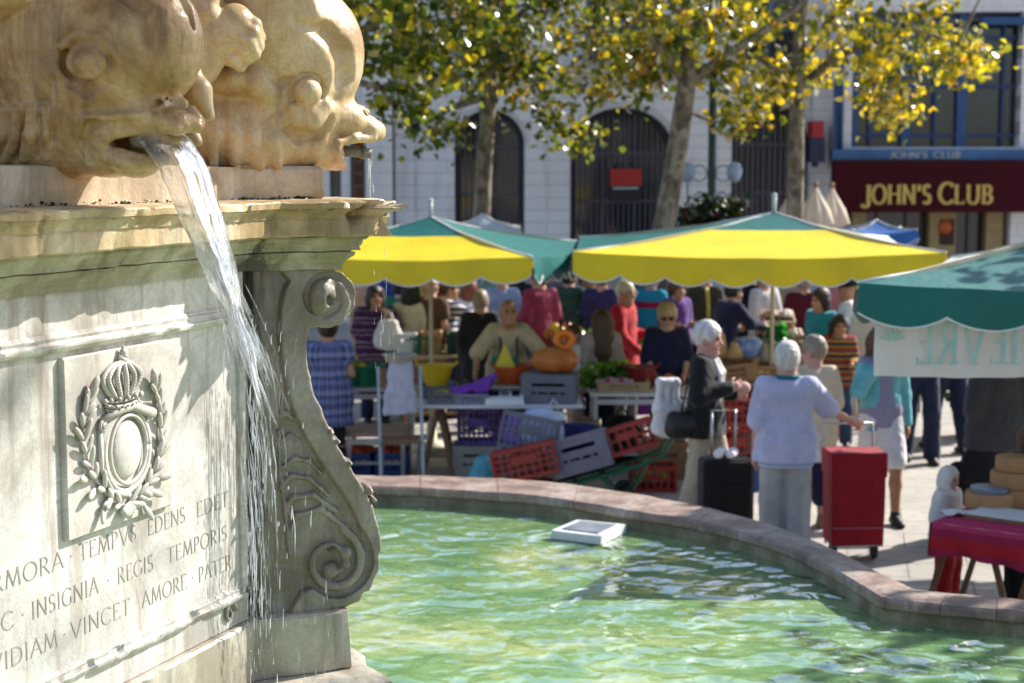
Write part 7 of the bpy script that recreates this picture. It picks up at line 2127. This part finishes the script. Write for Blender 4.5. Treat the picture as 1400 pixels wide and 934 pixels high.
T = lambda m, sl=1, hem=.10, off=.022, nm='shirt': (nm, m, sl, hem, off)

# --- near figures
Pman = pers('white haired man seen from behind in a lavender sweatshirt and grey trousers', 1075, 469, 1.70, 4, top=T(k_lav, .62, .13, .032, 'sweatshirt'), bot=TR(k_greyt, .034), hair=('short', 'white'), arms=('down', ((.10, .17, -.20), (.22, .36, -.30))), sk='pink', vox=.0095, wide=1.07, head=(-14, 4), legs='stand')
k = Pman['k']; S = Pman['S']
MB().tube([S(.50, -.062 * cos(a) + .0 - .004, .078 * sin(a)) + Vector((0, 0, .012)) for a in [2 * pi * i / 20 for i in range(21)]], .022, 8).build('collar', C('teal_collar', (.01, .16, .22)), Pman['root'], True)
c_ = Sculpt((-.3, -.4, .70), (.3, .4, 1.0), .0095); c_.chain([S(-.17), S(-.12)], [.150 * k, .152 * k], .02, ax=(0, 1, 0), fl=1.40); c_.half((0, 0, S(-.125).z), (0, 0, 1), .006); c_.half((0, 0, S(-.165).z), (0, 0, -1), .006)
c_.build('rib_hem', banded('hem_stripes', [(0, (.5, .52, .72)), (.5, (.28, .36, .58))], 30), Pman['root'])
Pw = pers('woman with short white hair in a black jacket and beige trousers', 964, 441, 1.73, 108, top=T(k_black, 1, .16, .034, 'jacket'), bot=TR(k_beige, .034), hair=('short', 'white'), arms=('bent', 'hold'), legs='step', vox=.0095, head=(-4, 6), sk='pink', wide=1.2)
S = Pw['S']; kk = Pw['k']
c_ = Sculpt((-.2, -.3, .8), (.35, .3, 1.6), .009)                # white front of the jacket
for sg in (-1, 1): c_.chain([S(.46, .085, sg * .05), S(.36, .128, sg * .062), S(.24, .122, sg * .05), S(.10, .122, sg * .03)], [.020, .026, .024, .016], .02, ax=(0, 1, 0), fl=1.5)
c_.build('white_lapel', k_white, Pw['root'])
pW = pers('grey haired companion in a cream blouse and navy cropped trousers behind the lavender man', 1110, 461, 1.60, 8, top=T(k_cream, .6, .34, .03, 'blouse'), bot=TR(k_navy, .03, .55), hair=('short', 'greybrown'), arms=('bent', 'down'), head=(58, 8), legs='step', sk='pink', vox=.010, shoe=M_tansh)
pC = person('woman in an aqua cardigan and white shorts walking below the banner', 1205, 13.6, 172, 1.68, top=T(k_lilac, .4, .10, .012, 'top'), bot=('shorts', k_white, -.12, .022), hair=('long', 'brown'), arms=('down', 'face'), legs='walk', sk='tan', vox=.0105)
S = pC['S']; c_ = Sculpt((-.4, -.6, .5), (.6, .6, 1.7), .0105); kk = pC['k']
c_.chain([S(-.14), S(.06), S(.14), S(.33)], [.134 * kk, .12 * kk, .108 * kk, .118 * kk], .05, ax=(0, 1, 0), fl=1.42); c_.chain([S(.41, -.005, -.11), S(.41, -.005, .11)], .086 * kk, .06)
for (a0, a1, a2) in pC['joints']: c_.chain([a0, a1, a2 - (a2 - a1) * .06], [.072, .062, .050], .04)
c_.cone(S(-.25, .2), S(.55, .2), .135, .10, .02, 'sub', ax=(0, 1, 0), fl=.8); c_.half(S(-.13), (0, 0, -1), .01); c_.half(S(.47), (.2, 0, 1), .01); c_.rough(.004, 5, 2)
c_.build('cardigan', k_aqua, pC['root'])
pers('girl with long dark hair in a rainbow striped jumper', 1147, 432, 1.42, 186, top=T(m_rain, 1, .16, .024, 'jumper'), bot=TR(k_denim), hair=('long', 'black'), arms=('bent', 'down'), sk='tan', head=(4, 4), legs='step')
kid = person('small child in a white hooded jacket and red trousers beside the pink table', 1297, 11.05, 122, .93, top=T(C('white_fleece', (.72, .68, .66)), 1, .12, .035, 'jacket'), bot=TR(C('red_corduroy', (.46, .015, .015)), .030), hair=('hood', C('white_fleece', (1, 1, 1))), arms=('bent', 'bent'), sk='pink', vox=.008, wide=1.2, head=(-10, 10))
dk = person('heavy person in a charcoal top and long black skirt at the right edge', 1366, 12.9, -14, 1.66, top=T(k_char, .7, .16, .03, 'tunic'), bot=('skirt', k_black, .72, .055), hair=('short', 'dark'), arms=('down', 'bent'), wide=1.3, vox=.0115)
st_ = person('long brown haired seller sitting at the right end of the pink table', 1418, 10.75, 200, 1.62, top=T(k_brown, 1, .10, .03, 'pullover'), bot=TR(k_black), hair=('long', 'brown'), arms=('bent', 'bent'), legs='sit', z0=.12, vox=.011)
stl = thing('wooden_stool', 'round wooden stool under the long haired seller', 'stool', (st_['root'].location.x, st_['root'].location.y, 0))
MB().lathe([(0, .46), (.17, .46), (.18, .475), (.17, .49), (0, .49)], 20).build('seat', M_wood, stl, True)
for i in range(3): a = 2 * pi * i / 3; MB().bar((.2 * cos(a), .2 * sin(a), 0), (.1 * cos(a), .1 * sin(a), .46), .03).build('leg', M_wood, stl)
person('man in a white shirt and dark jeans walking away under the banner', 1300, 17.0, -25, 1.74, top=T(k_white, 1, .12, .03), bot=TR(k_ddenim, .03), hair=('short', 'brown'), arms=('bent', 'down'), legs='walk')
person('man in navy top and dark blue jeans facing us beneath the banner', 1258, 16.4, 178, 1.78, top=T(k_navy, .5, .10, .02), bot=TR(k_ddenim, .026), hair=('short', 'dark'), arms=('bent', 'down'), legs='step', sk='tan')
# --- left part
person('woman in a blue plaid tunic and black leggings beside the scroll console', 449, 15.4, -12, 1.60, top=T(m_plaid, .25, .36, .03, 'tunic'), bot=('leggings', k_black, 1, .004), hair=('bun', 'dark'), arms=('down', 'bent'), legs='step', sk='tan', wide=1.12)
pp = pers('dark haired woman in a patterned purple top holding up a white handbag', 513, 392, 1.62, 168, top=T(m_purp, .55, .18, .03, 'top'), bot=TR(k_ddenim), hair=('bob', 'dark'), arms=('shoulder', 'down'), sk='tan', wide=1.15, head=(10, -6))
pers('cream jacketed shopper with dark hair behind the purple top', 562, 386, 1.66, 15, top=T(k_cream, 1, .2, .03, 'jacket'), bot=TR(k_khaki), hair=('bob', 'black'), feat=False)
pers('man in a dark brown waistcoat, white cap and khaki trousers', 588, 377, 1.74, 20, top=T(k_brown, .3, .12, .03, 'waistcoat'), bot=TR(k_khaki, .04), hair=('cap', k_white), feat=False, arms=('bent', 'bent'))
pst = pers('man in a navy and white striped shirt stretching his arm to the right', 612, 380, 1.70, 80, top=T(m_nstr, .7, .12, .025), bot=TR(k_navy), hair=('short', 'brown'), arms=('bent', 'far'), sk='tan')
pers('grey haired person in a black coat seen from behind near the vendor', 657, 398, 1.62, 8, top=T(k_black, 1, .40, .035, 'coat'), bot=TR(k_black), hair=('short', 'greybrown'), feat=False)
pers('woman in a white blouse with a red brown bob behind the black coat', 641, 379, 1.66, -20, top=T(k_white, .6, .12, .03, 'blouse'), bot=TR(k_denim), hair=('bob', 'red'), feat=False, Y=19.8)
pers('tall man in a sky blue shirt seen from behind', 686, 366, 1.76, 0, top=T(k_sky, .6, .12, .03), bot=TR(k_dgrey), hair=('short', 'dark'), feat=False)
Pv = person('bald vendor in a khaki shirt leaning over the trestle table', 694, 16.5, 176, 1.70, lean=.30, top=T(C('vendor_shirt', (.52, .43, .27)), .95, .12, .03), bot=TR(k_brown), hair=('bald', 'grey'), arms=((( .16, .14, -.20), (.36, .16, -.36))), sk='tan') if False else person('bald vendor in a khaki shirt leaning over the trestle table', 694, 16.5, 176, 1.70, lean=.32, top=T(C('vendor_shirt', (.52, .43, .27)), .95, .12, .03), bot=TR(k_brown), hair=('bald', 'grey'), arms=(((.10, .17, -.20), (.30, .06, -.30)), ((.13, .17, -.22), (.34, .20, -.40))), sk='tan', head=(10, -12))
S = Pv['S']
for sg in (-1, 1): MB().tube([S(.0, .150, sg * .10), S(.20, .145, sg * .09), S(.36, .150, sg * .085), S(.46, .06, sg * .085), S(.44, -.10, sg * .07)], .016, 6, flat=.5).build('brace', k_dgrey, Pv['root'], True)
pers('man in a burgundy pullover with dark hair turned away', 738, 366, 1.78, -28, top=T(k_burg, 1, .16, .035, 'pullover'), bot=TR(k_dgrey), hair=('short', 'black'), arms=('bent', 'bent'), head=(12, 0))
pers('person in a dark green jacket and blue jeans bending to the far table', 776, 366, 1.74, 15, lean=.16, top=T(k_green, 1, .16, .045, 'jacket'), bot=TR(k_denim), hair=('short', 'dark'), feat=False, arms=('reach', 'reach'))
person('child with cropped brown hair in a white shirt by the pumpkin', 784, 17.0, 68, 1.36, top=T(k_white, .7, .1, .03), bot=TR(k_pinkb), hair=('crop', 'brown'), arms=('down', 'bent'))
person('woman with very long dark brown hair and a pink beige jumper', 822, 16.9, -6, 1.52, top=T(k_pinkb, 1, .16, .03, 'jumper'), bot=TR(k_ddenim), hair=('long', 'brown'), feat=False, arms=('bent', 'bent'), head=(8, 0))
pers('white haired man in a red jacket and spectacles', 853, 384, 1.74, 118, top=T(k_red, 1, .18, .03, 'jacket'), bot=TR(k_dgrey), hair=('crop', 'white'), arms=('bent', 'lowfwd'), glasses='clear', head=(-8, 6), sk='pink')
pers('person in a turquoise and crimson banded jacket behind the man in red', 889, 371, 1.66, 25, top=T(m_tqr, 1, .18, .04, 'jacket'), bot=TR(k_black), hair=('short', 'grey'), feat=False)
person('blonde woman in sunglasses and a navy blouse behind the lettuce', 911, 16.75, 176, 1.60, top=T(k_navy, .9, .14, .03, 'blouse'), bot=TR(k_black), hair=('curly', 'blonde'), arms=('lowfwd', 'lowfwd'), glasses='dark', head=(-6, 14), wide=1.1)
Po = pers('white haired person in an olive jacket with a yellow stripe down the back', 964, 366, 1.70, 18, top=T(k_olive, 1, .22, .04, 'jacket'), bot=TR(k_black), hair=('short', 'white'), feat=False, lean=.1, arms=('bent', 'bent'))
S = Po['S']; MB().tube([S(.50, -.07, -.03), S(.42, -.125, -.05), S(.25, -.152, -.07), S(.05, -.165, -.08)], [.03, .03, .025, .025], 8, flat=.4).build('yellow_stripe', C('yellow_band', (.56, .44, .08)), Po['root'], True)
pers('dark haired man in a navy coat bending to the right', 993, 384, 1.66, 60, lean=.3, top=T(k_navy, 1, .3, .035, 'coat'), bot=TR(k_black), hair=('short', 'black'), feat=False, Y=19.6, arms=('bent', 'reach'))
pers('woman in a long black coat with wavy brown hair', 1025, 364, 1.70, 40, top=T(k_black, 1, .42, .04, 'coat'), bot=TR(k_black), hair=('curly', 'brown'), arms=('bent', 'bent'), head=(-8, 10))
pers('person in a maroon jacket with the back turned behind the turquoise woman', 1098, 374, 1.68, 10, top=T(C('maroon_jacket', (.10, .008, .02)), 1, .2, .04, 'jacket'), bot=TR(k_black), hair=('short', 'greybrown'), feat=False)
pers('dark haired woman in a turquoise top turned to the left', 1122, 374, 1.62, -118, top=T(k_turq, .45, .16, .03, 'top'), bot=TR(k_denim), hair=('bob', 'dark'), arms=('bent', 'bent'), wide=1.18, Y=18.6)
pers('man in a black cap and loose white shirt', 1160, 377, 1.72, -70, top=T(k_white, .8, .3, .035), bot=TR(k_khaki), hair=('cap', k_black), sk='tan', Y=19.0)
person('woman in a white shirt and black skirt partly behind the teal canopy', 1190, 18.4, 20, 1.62, top=T(C('offwhite_shirt', (.66, .64, .68)), .9, .08, .03), bot=('skirt', k_black, .1, .03), hair=('ponytail', 'dark'), feat=False)
# --- people further back, seen in the gaps
back = [
 (503, 21.5, 1.68, 'far shopper in a peach shirt just right of the scroll', (.62, .36, .24), 'brown', 0), (533, 22.5, 1.72, 'far shopper in a royal blue pullover behind the purple top', (.03, .06, .26), 'dark', 180),
 (548, 20.8, 1.60, 'far shopper in an emerald top at the left', (.01, .17, .09), 'black', 30), (603, 22.4, 1.70, 'far shopper in a tomato red shirt under the yellow canopy', (.42, .05, .03), 'grey', 200),
 (668, 22.6, 1.66, 'far shopper in a mint green blouse', (.16, .38, .28), 'red', 0), (707, 21.8, 1.72, 'far shopper in a black anorak beside the burgundy pullover', (.015, .015, .02), 'black', 20),
 (722, 23.0, 1.70, 'far shopper in a pale mauve jacket near the canopy gap', (.42, .34, .44), 'grey', -60), (800, 21.2, 1.66, 'far shopper in a petrol blue fleece with a red bag', (.03, .17, .25), 'brown', 120),
 (822, 20.6, 1.74, 'far shopper in an indigo jacket above the long brown hair', (.035, .03, .11), 'dark', 10), (866, 22.0, 1.72, 'far shopper in a slate jacket behind the man in red', (.10, .12, .15), 'grey', 0),
 (925, 20.6, 1.60, 'far shopper in a violet dress behind the blonde woman', (.12, .05, .24), 'brown', 150), (940, 22.4, 1.70, 'far shopper in a sea green shirt', (.02, .25, .20), 'dark', -20),
 (985, 22.6, 1.74, 'far shopper in a pale blue checked shirt', (.40, .48, .66), 'white', 0), (1008, 23.0, 1.68, 'far shopper in a chocolate jacket', (.09, .045, .03), 'brown', 160),
 (1044, 21.6, 1.66, 'far shopper in a white linen jacket beside the black coat', (.66, .62, .60), 'blonde', -30), (1072, 22.8, 1.70, 'far shopper in a sand coloured coat', (.44, .36, .26), 'greybrown', 20),
 (1140, 22.2, 1.70, 'far shopper in a rose pink top near the right pole', (.5, .2, .24), 'dark', 200), (1178, 21.4, 1.72, 'far shopper in a mustard pullover at the canopy corner', (.42, .26, .03), 'black', 0),
 (1206, 22.5, 1.70, 'far shopper in a graphite suit behind the teal canopy', (.04, .04, .05), 'grey', 180), (630, 20.4, 1.64, 'far shopper in a pale denim shirt by the striped man', (.26, .34, .48), 'greybrown', 30),
 (756, 22.2, 1.72, 'far shopper in a violet grey raincoat between the two canopies', (.16, .14, .2), 'brown', 15), (1240, 19.5, 1.72, 'far shopper in a bottle green coat under the banner', (.015, .07, .04), 'dark', 0)]
back += [
 (520, 24.0, 1.72, 'far shopper in a bright white shirt above the purple top', (.74, .73, .75), 'dark', 10), (576, 24.3, 1.70, 'far shopper in a lemon yellow cardigan', (.62, .52, .10), 'blonde', 190), (618, 24.6, 1.74, 'far shopper in a pale pink shirt', (.66, .42, .42), 'brown', 0),
 (650, 25.0, 1.72, 'far shopper in a clear blue polo shirt', (.12, .26, .62), 'grey', -20), (694, 24.2, 1.66, 'far shopper in an off white raincoat', (.66, .62, .52), 'white', 30), (738, 24.8, 1.72, 'far shopper in a scarlet jumper behind the burgundy one', (.50, .02, .02), 'dark', 180),
 (772, 24.4, 1.70, 'far shopper in a light grey hoodie between the canopies', (.46, .46, .48), 'brown', 0), (836, 24.6, 1.74, 'far shopper in a cream linen shirt behind the man in red', (.66, .58, .42), 'black', 15), (880, 24.2, 1.68, 'far shopper in a cobalt dress', (.03, .10, .46), 'blonde', 180),
 (912, 24.9, 1.72, 'far shopper in a white polo shirt above the blonde woman', (.74, .74, .74), 'dark', 0), (955, 24.4, 1.66, 'far shopper in a coral blouse', (.58, .18, .12), 'brown', 200), (1012, 25.0, 1.72, 'far shopper in a silver grey jacket', (.44, .45, .48), 'white', -10),
 (1058, 24.5, 1.70, 'far shopper in an apricot shirt near the right pole', (.66, .36, .18), 'dark', 0), (1086, 25.0, 1.66, 'far shopper in a snow white cardigan', (.76, .75, .74), 'red', 180), (1118, 24.4, 1.74, 'far shopper in a light blue striped shirt', (.46, .56, .74), 'grey', 20),
 (1156, 24.8, 1.70, 'far shopper in a hot pink top', (.56, .06, .24), 'brown', 0), (1195, 24.6, 1.72, 'far shopper in a beige safari jacket', (.46, .38, .26), 'grey', 170)]
for i, (px, Y, H_, lab, c_, hr, fc) in enumerate(back):
    person(lab, px, Y, fc, H_, top=T(C('far_cloth_%d' % i, c_), [.6, 1][i % 2], .14, .03, ['shirt', 'jacket'][i % 2]), bot=TR([k_denim, k_black, k_khaki, k_dgrey][i % 4]), hair=(['short', 'bob', 'curly', 'crop'][i % 4], hr), arms=[('down', 'bent'), ('bent', 'bent'), ('bent', 'down')][i % 3], feat=False, vox=.0165 if Y < 24 else .020, sk=['fair', 'tan', 'pink'][i % 3], group='shoppers far back under the canopies')

# =================================================================== THINGS THE PEOPLE CARRY
q = wpt(pp, pp['joints'][0][2]) ; bag('white leather handbag held up by the woman in purple', (q.x + .0, q.y - .12, q.z - .02), .30, .34, .15, C_white, name='handbag', strap=.10, seed=2)
q = wpt(pst, pst['joints'][0][2]); bag('light blue shopping bag of the man in stripes', (q.x - .06, q.y - .14, q.z - .02), .30, .40, .16, mat('sky_bag', (.30, .46, .80), (.36, .5, .8)), strap=.08, seed=3)
sh = wpt(Pw, Pw['joints'][0][0])
bx_, by_ = wx(915, Pw['root'].location.y, 1.2), Pw['root'].location.y + .16
bag('long white cloth bag hanging behind the woman in the black jacket', (bx_ + .0, by_, 1.26), .26, .56, .11, k_white, seed=7, rz=R(15), taper=1.0)
bag('black handbag on the hip of the woman in the black jacket', (wx(929, by_, 1.0), by_ - .36, 1.02), .27, .20, .13, mat('black_leather', (.012, .011, .013), rough=.4), name='handbag', rz=R(10), seed=1, taper=1.1)
MB_ = MB(); MB_.tube([(wx(925, by_, 1.0), by_ - .36, 1.0), (wx(934, by_, 1.2), by_ - .32, 1.22), (sh.x - .02, sh.y - .06, sh.z + .03), (sh.x + .05, sh.y + .08, sh.z - .02), (wx(942, by_, 1.0), by_ - .32, 1.02)], .011, 6, flat=.5)
o = MB_.build('bag_strap', mat('black_leather', (0, 0, 0)), None, True); tag(o, 'black strap over the shoulder of the woman in the black jacket', 'strap')
hn = wpt(Pw, (Pw['joints'][0][2] + Pw['joints'][1][2]) / 2)
o = MB().sphere((0, 0, 0), (.06, .045, .055), 12, 8).build('paper_parcel', mat('pink_paper', (.62, .42, .38), (.5, .3, .28)), None, True); o.location = hn + Vector((.10, -.02, .03)); tag(o, 'small pinkish paper parcel held by the woman in the black jacket', 'parcel')
# black wheeled suitcase behind her
sx_, sy_ = wx(992, 12.95, .4), 12.95
su = thing('wheeled_suitcase', 'black wheeled suitcase with two white shoes on top beside the walking woman', 'suitcase', (sx_, sy_, 0), R(6))
MB().box((0, 0, .37), (.42, .26, .60), bev=.03).build('body', C('black_canvas', (.008, .008, .010)), su)
MB().box((0, -.137, .28), (.34, .02, .34), bev=.008).build('pocket', C('black_canvas', (0, 0, 0)), su)
for s_ in (-1, 1): MB().lathe([(.02, -.015), (.045, -.018), (.045, .018), (.02, .015)], 14, (s_ * .16, .10, .045), Matrix.Rotation(pi / 2, 3, 'Y')).build('wheel', M_blk, su, True)
mb = MB(); mb.tube([(-.10, .1, .66), (-.10, .1, 1.04), (.10, .1, 1.04), (.10, .1, .66)], .012, 7); mb.build('pull_handle', M_steel, su, True)
for s_, lab in ((-1, 'left white canvas shoe lying on the black suitcase'), (1, 'right white canvas shoe lying on the black suitcase')):
    s2 = Sculpt((-.16, -.07, -.01), (.16, .07, .12), .009); s2.chain([(-.08, 0, .04), (.02, 0, .035), (.10, 0, .028)], [.04, .038, .028], .02); s2.half((0, 0, .004), (0, 0, -1), .004); s2.ell((-.07, 0, .085), (.045, .026, .035), .01, 'sub')
    o = s2.build('canvas_shoe', k_white, None); o.location = (sx_ + s_ * .05, sy_ - .02, .672); o.rotation_euler = (0, 0, R(70)); tag(o, lab, 'shoe')
# red shopping trolley
ty = Yd(768, 0) + .12
tx = wx(1167, ty, .45)
tr_ = thing('shopping_trolley', 'dark red fabric shopping trolley standing on two wheels by the basin', 'trolley', (tx, ty, 0), R(3))
M_trol = cloth('crimson_nylon', (.30, .010, .020), (.25, .008, .016))
s2 = Sculpt((-.29, -.22, .10), (.29, .22, .90), .009)
gx0 = s2.ax; X_, Y2_, Z_ = gx0[0][:, None, None], gx0[1][None, :, None], gx0[2][None, None, :]
d_ = np.maximum(np.maximum(np.abs(X_) - (.195 + .012 * (Z_ - .5)), np.abs(Y2_) - .135), np.abs(Z_ - .475) - .335)
s2.f = (d_ - .012 + .004 * np.sin(9 * Z_ + 3 * X_) * np.cos(7 * X_) + 0 * Y2_).astype(np.float32)
s2.build('bag', M_trol, tr_)
s2 = Sculpt((-.31, -.24, .62), (.31, .24, .92), .009)
X_, Y2_, Z_ = s2.ax[0][:, None, None], s2.ax[1][None, :, None], s2.ax[2][None, None, :]
d_ = np.maximum(np.maximum(np.abs(X_) - .208, np.abs(Y2_) - .152), np.abs(Z_ - .755) - .085)
s2.f = (d_ - .010 + .004 * np.sin(13 * X_) + 0 * Y2_ + 0 * Z_).astype(np.float32)
s2.build('flap', M_trol, tr_)
MB().box((0, -.152, .27), (.38, .006, .012)).build('seam', mat('pale_stitching', (.4, .1, .12), bump=0), tr_)
mb = MB(); mb.tube([(-.17, .17, .08), (-.17, .17, .70), (-.2, .24, 1.02), (.2, .24, 1.02), (.2, .17, .70), (.2, .17, .08)], .012, 8); mb.tube([(-.17, .17, .13), (-.2, -.12, .125), (.2, -.12, .125), (.2, .17, .13)], .010, 7); mb.build('frame', M_steel, tr_, True)
for s_ in (-1, 1):
    w_ = MB().lathe([(.058, -.014), (.078, -.016), (.082, 0), (.078, .016), (.058, .014), (.058, -.014)], 22, (s_ * .16, -.02, .082), Matrix.Rotation(pi / 2, 3, 'Y')).build('wheel', mat('grey_rubber', (.05, .05, .055), rough=.7), tr_, True)
    MB().lathe([(.0, -.010), (.057, -.010), (.057, .010), (0, .010)], 18, (s_ * .16, -.02, .082), Matrix.Rotation(pi / 2, 3, 'Y')).build('rim', P_white, w_, True)
MB().bar((-.16, -.02, .082), (.16, -.02, .082), .012).build('axle', M_steel, tr_)
# big black bag beside the heavy person
bag('bulging black bag standing at the feet of the heavy person in charcoal', (wx(1322, 13.0, .4), 12.85, .62), .52, .62, .30, C('black_canvas', (0, 0, 0)), strap=.16, seed=5)
setup_world()
